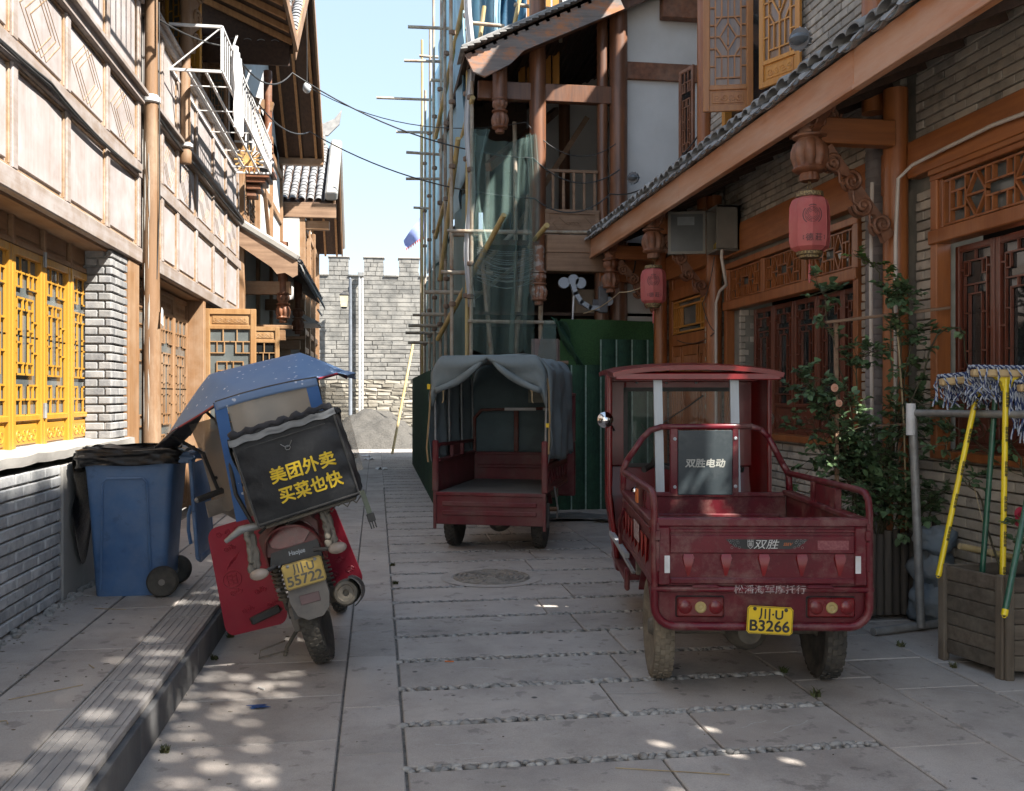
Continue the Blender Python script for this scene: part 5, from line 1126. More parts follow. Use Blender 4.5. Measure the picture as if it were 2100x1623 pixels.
# roof: barge from low left to high right, battens beneath
a=V((1.18,12.05,5.82)); b=V((3.18,12.05,6.78)); sl=(b-a)
m=M(); nrm=V((-sl.z,0,sl.x)).normalized()
P=[a+nrm*.12,b+nrm*.14,b-nrm*.17,a+sl*.33-nrm*.15,a+sl*.22-nrm*.24,a+sl*.05-nrm*.26,a-nrm*.14]
m.prism(P,(0,.05,0)); part(m,'bargeboard',GREYW,hG)
e=a+sl*1.9
m=M(); q=[a+nrm*.10,e+nrm*.10,e+nrm*.14,a+nrm*.14]; m.prism(q,(0,5.0,0)); part(m,'roof_boards',UNDER,hG)
for k in range(26): p=a+sl*(.05+.07*k)+nrm*.085; part(M().beam(p,p+V((0,5,0)),.05,.035,up=nrm),'batten',RAFTER if False else UNDER,hG)
for k in range(30):
    p=a+sl*(.0+.042*k)+nrm*(.155+.0); m=M().beam(p+V((0,-.10,0)),p+V((0,.5,0)),.09,.016,up=(nrm+sl.normalized()*.28)); part(m,'verge_tile',TILE,hG)
m=M().beam(a+nrm*.20+V((0,.12,0)),e+nrm*.20+V((0,.12,0)),.16,.09,up=nrm,ch=.02); part(m,'verge_ridge',TILE,hG)
part(M().beam(a+sl*.10+V((0,.3,-.05)),a+sl*1.5+V((0,.3,-.05)),.1,.12,up=nrm),'rafter_beam',GC,hG)
part(M().beam((1.5,12.6,4.6),(3.0,15.5,6.3),.08,.12),'diagonal_brace',GC,hG)
# upper window edge-on leaf on white wall side
leafwin(hR,Fr((3.62,10.32,0),(-.25,1,0),(0,0,1),(-1,-.25,0)),0,.3,3.98,5.3,CARVE,CARVE,STEP,pan=0,fw=.04,t=.012,name='edge_on_shutter',glass=GLASS)
m=M(); m.box(3.9,4.7,12.45,12.6,6.72,7.6,.01); part(m,'upper_window',CARVE,hG)
# objects on the porch: ornamental white bracket, cabinet
ob=thing('cloud_ornament','pale grey ornamental curved arm with cloud-shaped end on the porch behind the fence','ornament',(2.7,12.4,2.6))
m=M(); 
for x,z in((2.50,3.02),(2.63,3.06),(2.73,3.02)): m.lathe((x,12.36,z-.0),(0,1,0),[(0,0),(.075,0),(.075,.05),(0,.05)],16)
P=[(2.62,12.39,3.0),(2.66,12.39,2.88),(2.74,12.39,2.76),(2.86,12.39,2.69),(3.0,12.39,2.68)]; 
for p,q in zip(P,P[1:]): m.beam(p,q,.06,.09,up=(0,1,0),ext=.02)
m.lathe((3.12,12.36,2.78),(0,1,0),[(0,0),(.06,0),(.06,.05),(0,.05)],16)
part(m,'arm',mk('pale_grey_enamel',(.34,.38,.43),(.28,.32,.37),rough=.5),ob)
m=M(); m.box(2.98,3.10,12.34,12.42,2.62,2.98,.01); m.box(2.90,2.99,12.36,12.40,2.72,2.80); m.tube([(3.05,12.38,2.98),(3.05,12.38,3.12)],.03,10); part(m,'mount',LED,ob)
m=M().tube([(2.62,12.4,2.4),(2.64,12.4,2.85)],.012,6); part(m,'stay',WHITEM,ob)
cbx=thing('cream_cabinet','cream-coloured cabinet box standing on the dark porch','cabinet',(2.9,13.2,2.3)); part(M().box(2.82,3.12,13.1,13.4,2.2,3.02,.015),'box',BUFF,cbx)
cc=thing('pink_boards','pinkish plasterboard sheets standing behind the low green fence','boards',(2.4,12.6,1.9)); part(M().box(2.08,2.45,12.50,12.54,.5,2.27),'board',mk('pink_board',(.33,.24,.22),(.27,.19,.17),rough=.8),cc); part(M().box(2.46,2.80,12.50,12.54,.5,2.25),'board',mk('pink_board',(.33,.24,.22)),cc)
# green fence
fn=thing('turf_fence','corrugated green artificial-turf hoarding around the scaffold','fence',(.8,12.05,0))
def turf(parent,fr,u0,u1,v0,v1,pitch=.195,name='turf_panel',ext=True):
    n=max(1,round((u1-u0)/pitch)); p=(u1-u0)/n
    for i in range(n):
        a=u0+p*i; m=M()
        W=[(0,0),(.06,.0),(.16,.02),(.5,.028),(.84,.02),(.94,.0),(1,0)]
        vs=[];
        for z in(v0,v1+rnd.uniform(-.006,.006)):
            for f,d in W: vs.append(fr.p(a+p*f,z,d))
            for f,d in W: vs.append(fr.p(a+p*f,z,d-.02))
        k=len(W); fs=[]
        for j in range(k-1): fs+=[(j,j+1,2*k+j+1,2*k+j),(k+j,3*k+j,3*k+j+1,k+j+1),(j,k+j,k+j+1,j+1),(2*k+j,2*k+j+1,3*k+j+1,3*k+j)]
        fs+=[(0,2*k,3*k,k),(k-1,2*k-1,4*k-1,3*k-1)]
        m.add(vs,fs); q=part(m,name,TURF,parent,smooth=60)
        part(M().fbox(fr,a-.009,a+.009,v0,v1,.0005,.0085),'seam',BATTEN,q)
ff=Fr((0,12.05,0),(1,0,0),(0,0,1),(0,-1,0))
turf(fn,ff,.80,2.92,.0,1.90); turf(fn,ff,2.93,3.78,.0,2.24)
fs_=Fr((.8,0,0),(0,-1,0),(0,0,1),(-1,0,0)); turf(fn,fs_,-20.6,-12.05,.0,1.87,pitch=.25)
m=M().slab(lambda a,b:V((2.42+1.28*a,12.22+.03*math.sin(a*9+b*3),2.52-.02*a-.75*b)),30,10,.01); single(m,'turf_sheet',TURFB,'bright green turf sheet hung behind the taller fence panels','turf sheet',base=(3,12.2,2.2))
def dr(a,b): return V((2.28+.18*a+.42*b*(1-.3*a)+.03*math.sin(b*9+a*7),12.18+.05*math.sin(a*11),2.54-.06*a-.75*b))
single(M().slab(dr,14,14,.006),'draped_net',TURF,'dark green net bunched over the corner of the turf sheet','netting',base=(2.5,12.2,2.2))
single(M().slab(lambda a,b:V((2.20+.16*a-.14*b*(1-a),12.2,2.50-.72*b)),6,6,.004),'net_scrap',NET,'thin dark net strip hanging left of the turf sheet','netting',base=(2.3,12.2,2.2))
# scaffold
sc=thing('scaffold','rusty pipe scaffold with long horizontal poles beside the gable house','scaffold',(1.1,15,0))
def pole(p,q,r=.026,mat=RUSTP,nm='scaffold_pole'): return part(M().tube([p,q],r,10),nm,mat,sc,smooth=60)
UP=[(1.26,12.6,5.75),(1.22,12.75,9.5),(1.04,12.95,7.6),(1.05,14.2,8.4),(1.05,15.6,8.9),(1.05,17.1,8.8),(1.05,18.8,8.9),(1.05,20.6,8.2),(1.05,22.5,8.0),(1.3,14.2,8),(1.3,15.6,8),(1.3,17.1,8),(1.3,18.8,8)]
for i,(x,y,z) in enumerate(UP): pole((x,y,0),(x+rnd.uniform(-.05,.05),y,z),.03 if i==1 else .026,BAMBOO if i==1 else RUSTP)
pole((1.06,21.8,0),(1.03,21.5,9.65),.028,BAMBOO)
for (y,z,xl) in((15.1,7.42,.50),(17.2,7.62,.50),(19.2,7.55,.0),(19.3,6.9,.40),(17.6,6.05,.55),(17.8,5.6,.55),(20.5,5.6,.8),(15.6,6.75,.9),(18.8,8.3,.85)):
    pole((xl,y,z),(1.5,y,z+rnd.uniform(-.03,.03)),.027)
for (y,z,xl) in((12.9,3.20,.88),(13.6,3.0,.70),(14.8,2.78,.70),(16.4,2.72,.55),(18,2.7,.55),(19.6,2.6,.65),(13.0,3.74,1.0),(21,3.3,.8)): pole((xl,y,z),(1.6,y,z),.03)
pole((.95,12.7,3.74),(3.3,12.3,3.70),.022); pole((1.0,12.6,3.72),(2.15,12.5,3.70),.026)
pole((1.22,12.55,2.5),(2.45,12.5,2.49),.026); pole((1.7,12.1,1.93),(2.5,12.1,1.93),.03,OLDX)
for p,q in(((1.62,11.9,3.82),(.92,14.2,2.35)),((2.2,12.0,3.72),(2.08,12.7,3.55)),((1.1,12.7,5.0),(.98,14.5,3.3)),((1.28,12.5,5.5),(1.0,16.0,4.2)),((1.20,12.5,7.0),(1.0,16,5.9))): pole(p,q,.036,BAMBOO,'diagonal_pole')
for p,q in(((1.4,12.75,3.7),(1.75,12.75,.2)),((2.10,12.9,4.3),(1.75,12.7,.4)),((1.95,13.2,5.4),(2.0,13.2,.2)),((2.22,12.55,3.7),(2.2,12.55,.3)),((1.6,13.5,5),(1.62,13.5,.2)),((1.8,15,4.8),(1.8,15,.2)),((1.35,12.9,3.2),(2.0,13.3,3.9)),((1.35,15,2.9),(2.1,12.9,3.45))): pole(p,q,.032)
m=M()
for (x,y,z) in UP[:8]:
    for zz in(2.7,3.3,4.6,5.6,6.6): 
        if zz<z: m.box(x-.05,x+.05,y-.05,y+.05,zz+rnd.uniform(-.2,.2),zz+.26,.01) if False else m.lathe((x,y,zz+rnd.uniform(-.15,.15)),(0,0,1),[(.03,0),(.048,.01),(.048,.06),(.03,.07)],8)
part(m,'coupler',mk('rusty_coupler',(.16,.10,.07),(.22,.16,.12),rough=.8,bump=.5),sc,kind='stuff')
m=M()
for k in range(22):
    z=3.55-rnd.random()*.5; s=rnd.uniform(.03,.18); x0_=1.33; m.tube([(x0_+.8*t/8,12.45+.02*math.sin(t+k),z-s*math.sin(t/8*PI)*1.+.0) for t in range(9)],.0035,3)
part(m,'tangled_string',mk('white_string',(.4,.42,.42)),sc,kind='stuff')
def sheet(name,fn,nu,nv,mat,label,cat,th=.003,base=(1.3,14,4)): return single(M().grid(fn,nu,nv) if mat is NET else M().slab(fn,nu,nv,th),name,mat,label,cat,base=base,smooth=180)
def ntp(fx): return fx
sheet('blue_tarpaulin',lambda a,b:V((1.16+.03*math.sin(a*46)+.05*noise.noise(V((a*14,b*6,0)))+.05*b,12.9+10*a**1.2,7.85+1.2*(1-a)**3-(4.4-1.0*a)*b)),120,24,TARP,'long pale blue tarpaulin wrapped along the upper scaffold','tarpaulin')
sheet('blue_tarpaulin',lambda a,b:V((1.24+.04*math.sin(a*40+2)+.05*noise.noise(V((a*12,b*5,4))),12.75+10.4*a**1.2,4.3-(4.1)*b)),110,20,mk('grey_green_tarpaulin',(.13,.235,.245),(.09,.18,.19),sc=(1.5,1.5,1),rough=.6,bump=.4,bsc=(3,3,1.5),bdist=.03,trans=.3,dirt=(.06,.11,.11),damt=.5),'grey-green sheeting on the lower scaffold behind the hoarding','tarpaulin')
sheet('white_sheet',lambda a,b:V((1.20+.10*a+.03*math.sin(b*20),12.62+.03*math.sin(a*9),8.2-5.5*b)),6,50,CLOTHW,'narrow white sheet edge hanging down the front scaffold corner','sheet',base=(1.2,12.6,6))
sheet('blue_tarpaulin',lambda a,b:V((1.75+.55*a-.22*b+.05*math.sin(a*17+b*4),13.6+.15*math.sin(a*9),8.4-2.0*b)),30,14,TARPD,'deep blue tarpaulin bunched above the gable roof','tarpaulin')
sheet('blue_tarpaulin',lambda a,b:V((1.34+.45*a+.04*math.sin(b*7),13.2+.1*math.sin(a*15),8.4-2.2*b)),26,14,TARP,'pale blue tarpaulin fold beside the white sheet above the gable roof','tarpaulin')
for p,q,lb in(((2.05,12.9,7.4),(1.85,12.9,6.4),'short wooden pole leaning on the blue tarpaulin above the gable roof'),((1.48,12.9,6.9),(1.42,12.9,6.45),'short pole end below the pale blue fold above the gable roof')): single(M().tube([p,q],.03,8),'pole',BAMBOO,lb,'pole')
pole((1.3,12.8,6.62),(1.75,12.8,6.6)); pole((1.3,12.8,6.15),(1.75,12.8,6.12)); pole((1.9,12.9,6.95),(3.2,12.9,6.88)); pole((2.2,13,6.7),(2.6,13,6.72)); pole((2.58,13,6.5),(2.58,13,7.2))
m=M()
for k in range(5): m.box(2.1+.13*k,2.2+.13*k,13.8,13.85,6.0,7.6)
part(m,'stacked_planks',HONEY,hG,kind='stuff')
def netf(a,b):
    wob=.10*math.sin(b*5.5)*(1-a); x=1.27+.83*a+.05*math.sin(b*9)*(.5-a)+wob*.5-(.1*b*(a>.7)); 
    z=5.02-.12*math.sin(a*PI)-2.9*b
    return V((x,12.42+.04*math.sin(a*22+b*3)+.05*math.sin(b*6),z))
sheet('green_safety_net',netf,50,40,NET,'translucent green safety net hung across the scaffold bay beside the gable column','netting',th=.002,base=(1.7,12.4,3.5))
sheet('green_safety_net',lambda a,b:V((1.24+.28*a*(1-.55*abs(math.sin(b*3.0)))+.03*math.sin(a*12),12.36+.05*math.sin(a*15+b*5),5.05-1.5*b)),20,26,NET,'bunched left edge of the green safety net lit by the sky','netting',th=.002,base=(1.3,12.4,4.3))
sheet('green_safety_net',lambda a,b:V((1.98+.16*a+.04*math.sin(b*6),12.36+.05*math.sin(a*15),5.0-3.2*b)),16,26,NET,'bunched right edge of the green safety net against the column','netting',th=.002,base=(2.05,12.4,3.4))
single(M().tube([(1.95,12.0,.03),(2.32,11.9,.03)],.028,8),'short_pipe',OLDX,'short pale pipe lying at the foot of the turf fence','pipe')
for i,(x,y,w_,d_,lb) in enumerate([(2.35,11.15,.95,.5,'grey sheet of board lying on the paving right of the green-canvas tricycle'),(2.75,10.9,.5,.35,'smaller pale board sheet lying beside the larger one')]):
    single(M().slab(lambda a,b:V((x+(a-.5)*w_+.15*b,y+(b-.5)*d_,.02+.03*math.sin(a*4+i)+.012*i)),8,4,.012),'board_sheet',mk('wet_board',(.17,.165,.16),(.12,.12,.12),rough=.5),lb,'board')
# ================================================================ VEHICLES
def wheel(par,c,Rr,w,tyre=RUBBER,hub=DUSTM,spokes=0,name='wheel',tread=30,dirtm=None):
    c=V(c); m=M(); pr=[(Rr*.70,-w*.30),(Rr*.80,-w*.48),(Rr*.92,-w*.5),(Rr*.975,-w*.36),(Rr*.995,0),(Rr*.975,w*.36),(Rr*.92,w*.5),(Rr*.80,w*.48),(Rr*.70,w*.30)]
    m.lathe(c,(1,0,0),pr,40)
    wo=part(m,name,hub,par) if False else None
    o=part(m,'tyre',tyre,par,smooth=50)
    m=M()
    for k in range(tread):
        a=2*PI*k/tread
        for s_,da in((-.36,0),(.36,.5),(-.12,.25),(.12,.75)):
            aa=a+da*2*PI/tread; d=V((0,math.cos(aa),math.sin(aa))); t=V((0,-math.sin(aa),math.cos(aa)))
            rr=Rr*(.995 if abs(s_)<.2 else .975); p=c+V((s_*w,0,0))+d*rr
            m.beam(p-V((w*.10,0,0)),p+V((w*.10,0,0)),.65*2*PI*Rr/tread*.8,Rr*.03,up=d)
    part(m,'tread_blocks',tyre,o,kind='stuff',smooth=20)
    m=M().lathe(c,(1,0,0),[(Rr*.70,-w*.28),(Rr*.66,-w*.30),(Rr*.62,-w*.1),(Rr*.62,w*.1),(Rr*.66,w*.30),(Rr*.70,w*.28)],32)
    r=part(m,'rim',hub,par,smooth=30)
    m=M().lathe(c,(1,0,0),[(0,-w*.55),(Rr*.13,-w*.52),(Rr*.2,-w*.25),(Rr*.42,-w*.12),(Rr*.42,w*.12),(Rr*.2,w*.25),(Rr*.13,w*.52),(0,w*.55)],20); part(m,'hub',hub,par)
    m=M(); n=spokes or 6
    for k in range(n):
        a=2*PI*k/n; d=V((0,math.cos(a),math.sin(a))); m.beam(c+d*Rr*.15,c+d*Rr*.66,w*.16 if not spokes else .006,Rr*.12 if not spokes else .006,up=(1,0,0))
    part(m,'spokes',hub,par)
def rail(m,pts,r=.022): m.tube(pts,r,8)
def plate(par,fr,u,v,w,h,ang,l1,l2,mat,ink,s1,s2):
    ca,sa=math.cos(ang),math.sin(ang); f2=Fr(fr.p(u,v,0),fr.U*ca+fr.V*sa,fr.V*ca-fr.U*sa,fr.N)
    m=M(); c=.012; P=[(-w/2+c,-h/2),(w/2-c,-h/2),(w/2,-h/2+c),(w/2,h/2-c),(w/2-c,h/2),(-w/2+c,h/2),(-w/2,h/2-c),(-w/2,-h/2+c)]
    m.prism([f2.p(a,b,0) for a,b in P],f2.N*.003); o=part(m,'number_plate',mat,par)
    m=M()
    q=[f2.p(a*.965,b*.95,.0045) for a,b in P]; m.tube(q,.0011,4,closed=True); part(m,'border_line',ink,o)
    text(l1,s1,f2,0.004,h*.22,.004,ink,o,bold=.0016,wid=w*.52); text(l2,s2,f2,0,-h*.20,.004,ink,o,bold=.002,wid=w*.86)
    for x in(-.34,.34): part(M().lathe(f2.p(x*w,h*.40,.003),f2.N,[(.009,0),(.009,.003),(.005,.007),(0,.008)],10),'bolt',GALV if mat is PLATED else BLACKP,o)
    return f2
def cargo(t,P,D,wheelm,canvas=False):
    hw=.535
    part(M().box(-.5,.52,-.40,1.04,.545,.575,.004),'bed_floor',BEDM,t)
    m=M()
    for s in(-1,1):
        x=s*hw+.01; o=M(); a,b=sorted((x,x-s*.02))
        o.box(a,b,-.40,1.05,.56,.88,.003); o.box(x-s*.045,x+s*.012,-.40,1.05,.86,.89,.006); o.box(a-.004*(s<0),b+.004*(s>0),-.40,1.05,.56,.60,.004)
        w=part(o,'side_wall',D,t)
        r=M(); r.tube([(x-s*.01,-.415,.56),(x-s*.01,-.415,.93),(x-s*.01,-.40,.985),(x-s*.01,-.36,1.015),(x-s*.01,-.28,1.022),(x-s*.01,1.05,1.0)],.0185,8); part(r,'side_rail',D,t,smooth=60)
        for y in(.02,.42): part(M().box(x-s*.03-.008,x-s*.03+.028,y,y+.045,.885,1.0,.003),'rail_post',D,t)
        part(M().box(x-s*.02-.003,x-s*.02+.003,.065,.42,.89,.995),'infill_plate',D,t)
        # pressed triangles on the outside
        tri=M()
        for k in range(8):
            y=-.30+.165*k
            tri.add([(x+s*.012,y,.78),(x+s*.012,y+.13,.78),(x+s*.012,y+.065,.64),(x+s*.001,y+.02,.77),(x-s*.006,y+.11,.77),(x-s*.006,y+.065,.67)],[(0,1,4,3),(1,2,5,4),(2,0,3,5),(3,4,5)])
        part(tri,'pressed_triangles',P,w,smooth=0,kind='stuff')
        part(M().box(min(x+s*.001,x+s*.010),max(x+s*.001,x+s*.010),-.36,1.0,.815,.845,.003),'side_ridge',D,w)
        if not canvas:
            f=Fr((x+s*.012,0,0),(0,-s,0),(0,0,1),(s,0,0)); 
            q=M().fbox(f,-.30 if s>0 else .05,-.05 if s>0 else .30,.70,.80,0,.0015) if s<0 else M().fbox(f,-.3,-.05,.7,.8,0,.0015); part(q,'faded_sticker',WWORN,w)
            part(M().fbox(f,.12 if s<0 else -.40,.2 if s<0 else -.32,.91,.985,-.005,.004),'orange_decal',OPRINT,w)
    part(M().box(-.5,.52,1.03,1.055,.56,.87,.003).box(-.5,.52,1.02,1.06,.845,.875,.006).box(-.46,.48,1.01,1.03,.70,.74,.008),'front_wall',D,t)
    # chassis
    m=M(); m.box(-.30,-.24,-.36,2.0,.42,.52,.004); m.box(.26,.32,-.36,2.0,.42,.52,.004); m.box(-.5,.52,-.2,-.14,.44,.54,.004); m.box(-.5,.52,.5,.56,.44,.54,.004); part(m,'chassis',DUSTM,t)
    m=M(); m.tube([(-.42,0,.26),(.42,0,.26)],.035,10); m.lathe((.02,0,.26),(0,1,0),[(.06,-.12),(.11,-.05),(.115,.04),(.07,.12)],16); part(m,'rear_axle',DUSTM,t)
    for s in(-1,1):
        m=M()
        for k in range(4): m.beam((s*.33,-.32+.04*k,.36+.012*k),(s*.33,.40-.04*k,.36+.012*k),.045,.010)
        part(m,'leaf_spring',DUSTM,t)
    part(M().box(-.27,-.03,.15,.5,.24,.42,.01),'battery_box',mk('dusty_battery_box',(.2,.16,.10),(.15,.12,.08),rough=.9),t)
    part(M().box(.0,.26,.0,.4,.30,.44,.01),'motor_guard',DUSTP,t)
    for x in(-.44,.43): 
        w=thing_part('wheel',t); wheel(w,(x,0,.265),.268,.105,wheelm if x<0 else RUBBER,DUSTM)
        part(M().lathe((x,0,.26),(1,0,0),[(.27,-.07),(.285,-.07),(.285,.07),(.27,.07)],8) if False else M().slab(lambda a,b:V((x-.075+.15*a,.30*math.cos(.5+b*2.1),.26+.30*math.sin(.5+b*2.1))),1,10,.006),'mudguard',D,t)
    w=thing_part('front_wheel',t); wheel(w,(0,2.0,.22),.222,.09,RUBBER,DUSTM)
def thing_part(name,par):
    o=link(name,None,par); OFF[o.name]=rootof(par); return o
# ---- red electric cargo tricycle
t1=thing('cargo_tricycle','dusty crimson cargo tricycle with open bed and glossy red roofed cab','tricycle',(1.93,4.78,0),rot=(0,0,R(-9.4)))
cargo(t1,REDG,REDD,MUDDY)
F1=Fr((0,-.42,0),(1,0,0),(0,0,1),(0,-1,0))
tg=M(); tg.fbox(F1,-.497,.517,.565,.90,-.03,-.005,.003); tg.fbox(F1,-.51,.53,.855,.90,-.045,.012,.008); tg.fbox(F1,-.50,-.44,.57,.855,-.03,.010,.006); tg.fbox(F1,.46,.52,.57,.855,-.03,.010,.006); tg.fbox(F1,-.44,.46,.575,.605,-.03,.008,.006)
tg.fbox(F1,-.44,.46,.725,.815,-.006,.006,.006); tg.fbox(F1,-.44,.46,.828,.845,-.006,.006,.004)
tgo=part(tg,'tailgate',REDP,t1)
for k in range(5):
    u=-.35+.185*k; m=M()
    m.add([F1.p(u-.022,.722,.000),F1.p(u+.022,.722,.0),F1.p(u+.026,.70,.012),F1.p(u-.026,.70,.012),F1.p(u+.006,.615,-.004),F1.p(u-.006,.615,-.004),F1.p(u+.012,.72,-.006),F1.p(u-.03,.7,-.006),F1.p(u+.03,.70,-.006)],[(0,1,2,3),(3,2,4,5),(0,3,7),(1,8,2),(3,5,7),(2,8,4)])
    part(m,'pressed_rib',REDG,tgo,smooth=60)
for u in(-.455,.475): part(M().fbox(F1,u-.013,u+.013,.63,.715,.010,.0125),'reflective_strip',WHITEM,tgo)
m=M(); P=[(-.17,.795),(.235,.795),(.19,.762),(.15,.748),(-.08,.748),(-.13,.762)]; m.prism([F1.p(a,b,.0065) for a,b in P],F1.N*.001); st=part(m,'brand_sticker',INK,tgo)
text('双胜',.050,F1,.03,.772,.0085,WPRINT,st,shear=.25,wid=.125); text('SSEV',.020,F1,.135,.772,.0085,OPRINT,st,shear=.3,wid=.045)
m=M(); P=[(-.062,.785),(-.034,.785),(-.036,.762),(-.048,.750),(-.060,.762)]; q=[F1.p(a,b,.0085) for a,b in P]; m.tube(q,.0012,4,closed=True)
for k in range(4): m.tube([F1.p(-.060+.008*k,.786,.0085),F1.p(-.060+.008*k,.794,.0085)],.0012,4)
for u in(-.054,-.048,-.042): m.tube([F1.p(u,.781,.0085),F1.p(u,.762,.0085)],.0014,4)
part(m,'shield_emblem',WPRINT,st)
m=M()
for s in(-1,1):
    for k in range(9):
        u=.033+s*(.135+.055*(k/9)) + .0; v=.755+.035*(k%3)/2+(.008 if k%2 else 0); m.tube([F1.p(u+.006*math.cos(a*PI/3),min(v,.79)+.006*math.sin(a*PI/3),.0085) for a in range(6)],.0006,3,closed=True)
part(m,'honeycomb_print',GALV,st)
part(M().fbox(F1,.28,.43,.745,.79,.006,.0068),'peeled_sticker_mark',mk('sticker_residue',(.26,.10,.10),(.18,.05,.06),sc=(90,90,90),rough=.9,bump=0),tgo)
# lower bumper
m=M(); m.fbox(F1,-.44,.46,.375,.545,-.05,-.022); 
def rpath(x0,x1,z0,z1,r): 
    P=[(x0,z1)]; P+=[(x0+r-r*math.cos(a*PI/12),z0+r-r*math.sin(a*PI/12)) for a in range(7)]; P+=[(x1-r+r*math.sin(a*PI/12),z0+r-r*math.cos(a*PI/12)) for a in range(7)]; return P+[(x1,z1)]
m.prism([F1.p(a,b,-.05) for a,b in rpath(-.515,.535,.365,.56,.10)],F1.N*.025)
bp=part(m,'bumper_panel',REDD,t1)
m=M(); 
m.tube([F1.p(a,b,-.008) for a,b in rpath(-.515,.535,.365,.56,.10)],.021,10)
m.fbox(F1,-.535,.555,.535,.562,-.04,.012,.006); part(m,'bumper_rim',REDP,bp,smooth=60)
for u0,u1 in((-.405,-.175),(.235,.465)):
    m=M().fbox(F1,u0-.005,u1+.005,.407,.513,-.03,-.014,.01); h=part(m,'tail_light',BLACKP,t1)
    m=M().fbox(F1,u0,u1,.412,.508,-.018,.000,.012); part(m,'red_lens',LENS,h)
    c=(u0+u1)/2
    for d in(-.075,.075): part(M().lathe(F1.p(c+d,.46,-.002),F1.N,[(.036,0),(.03,.006),(.018,.010),(0,.012)],20),'round_lens',LENS,h)
    part(M().lathe(F1.p(c,.46,-.002),F1.N,[(.028,0),(.029,.006),(.024,.012),(.016,.012),(.012,.009),(0,.011)],20),'amber_lens',AMBER,h)
f2=plate(t1,Fr((0,-.452,0),(1,0,0),(0,0,1),(0,-1,0)),.040,.405,.222,.135,R(-3),'川·U','B3266',PLATEY,INK,.062,.074)
text('松潘海军摩托行',.045,F1,.045,.552,.0130,WWORN,bp,bold=.0003,wid=.35)
m=M()
for u in(-.27,.29): m.fbox(F1,u-.06,u+.06,.555,.572,.004,.016,.004); m.tube([F1.p(u-.065,.562,.016),F1.p(u+.065,.562,.016)],.006,6)
part(m,'hinge',REDD,tgo)
for s in(-1,1):
    m=M(); u=.01+s*.512; m.fbox(F1,u-.014,u+.014,.79,.84,.008,.022,.004); m.fbox(F1,u-.008,u+.008,.84,.875,.014,.022,.002); m.fbox(F1,u-.009,u+.009,.64,.785,.010,.020,.003); part(m,'latch',REDP,t1)
# front hoop, board, posts
m=M(); H=[(-.525,.88),(-.525,1.02),(-.50,1.08),(-.40,1.225),(-.35,1.275),(-.28,1.297),(.30,1.300),(.36,1.280),(.41,1.23),(.50,1.06),(.54,.99),(.545,.88)]
for a,b in zip(H,H[1:]): m.beam((a[0],1.04,a[1]),(b[0],1.04,b[1]),.036,.045,up=(0,1,0),ext=.010,ch=.008)
part(m,'front_hoop',REDP,t1,smooth=60)
m=M(); m.box(-.225,-.175,1.02,1.05,.86,1.29,.004); m.box(.175,.215,1.02,1.05,.86,1.29,.004); bf=part(m,'board_frame',REDP,t1)
FB=Fr((0,1.02,0),(1,0,0),(0,0,1),(0,-1,0)); m=M().fbox(FB,-.175,.175,.86,1.275,-.01,.004,.003); bo=part(m,'backrest_board',BOARD,t1)
text('双胜电动',.058,FB,-.0,1.065,.0048,mk('silver_print',(.42,.42,.38),(.33,.33,.3),rough=.5,bump=0),bo,bold=.0018,wid=.255,shear=.12)
for u,v in((-.195,1.22),(.195,1.225),(-.195,.91),(.195,.915)): part(M().lathe(FB.p(u,v,-.0),FB.N,[(.011,0),(.011,.004),(.006,.006),(.003,.004)],12),'rivet',ALU,bf)
for x0,x1 in((-.30,-.265),(.215,.20)):
    m=M(); m.beam((x0+.025 if x0<0 else x0,1.075,.56),(x0 if x0<0 else x0-.02,1.075,1.64),.055,.03,up=(0,1,0)); part(m,'aluminium_post',ALU,t1)
# cab
def cabx(z): 
    return .56 if z>.75 else .56-.07*((.75-z)/.5)
def shell(par):
    m=M(); y=1.98
    Z=[.24,.5,.75,.95,.99,1.54,1.58,1.66]
    # front skin as strips around the windscreen opening
    for a,b in((.24,.5),(.5,.75),(.75,.97)):
        m.add([(-cabx(a)+.04,y+.0,a),(cabx(a)-.04,y+.0,a),(cabx(b)-.04,y+.03,b),(-cabx(b)+.04,y+.03,b),(-cabx(a)+.04,y+.03,a),(cabx(a)-.04,y+.03,a),(cabx(b)-.04,y+.06,b),(-cabx(b)+.04,y+.06,b)],[(0,1,2,3),(4,7,6,5),(0,4,5,1),(1,5,6,2),(2,6,7,3),(3,7,4,0)])
    m.box(-.53,-.415,y,y+.04,.97,1.66,.01); m.box(.40,.53,y,y+.04,.97,1.66,.01); m.box(-.42,.41,y,y+.04,1.545,1.68,.01)
    part(m,'cab_front',REDG,par)
    for s in(-1,1):
        def f(a,b):
            z=.24+1.42*b; x=cabx(z)*s; ym=1.62 if z>.45 else 1.62+.12*(.45-z)/.2
            th=a*PI/2; return V((x-s*.05*(1-math.cos(max(0,(a-.6)/.4)*PI/2)),ym+(2.0-ym)*a,z))
        m=M().slab(lambda a,b,f=f:f(a,b),10,14,.02*(-s)); part(m,'cab_side',REDG,par,smooth=60)
        m=M(); m.tube([f(0,b/14)+V((0,0,0)) for b in range(15)],.014,6); part(m,'edge_bead',REDG,par,smooth=60)
shell(t1)
part(M().box(-.43,-.40,1.972,1.985,.97,1.56).box(.39,.415,1.972,1.985,.97,1.56).box(-.43,.415,1.972,1.985,.965,.995).box(-.43,.415,1.972,1.985,1.53,1.56),'windscreen_seal',BLACKP,t1)
part(M().box(-.41,.40,1.995,2.0,.99,1.54),'windscreen',mk('cab_glass',(.3,.33,.32),rough=.05,bump=0,alpha=.12,spec=.8),t1)
m=M().slab(lambda a,b:V((-.60+1.10*a+.10*a*b,.98+1.22*b,1.645+.05*math.sin(a*PI)**.6+.03*b+.02*math.sin(b*PI))),16,10,.03); part(m,'cab_roof',REDG,t1,smooth=60)
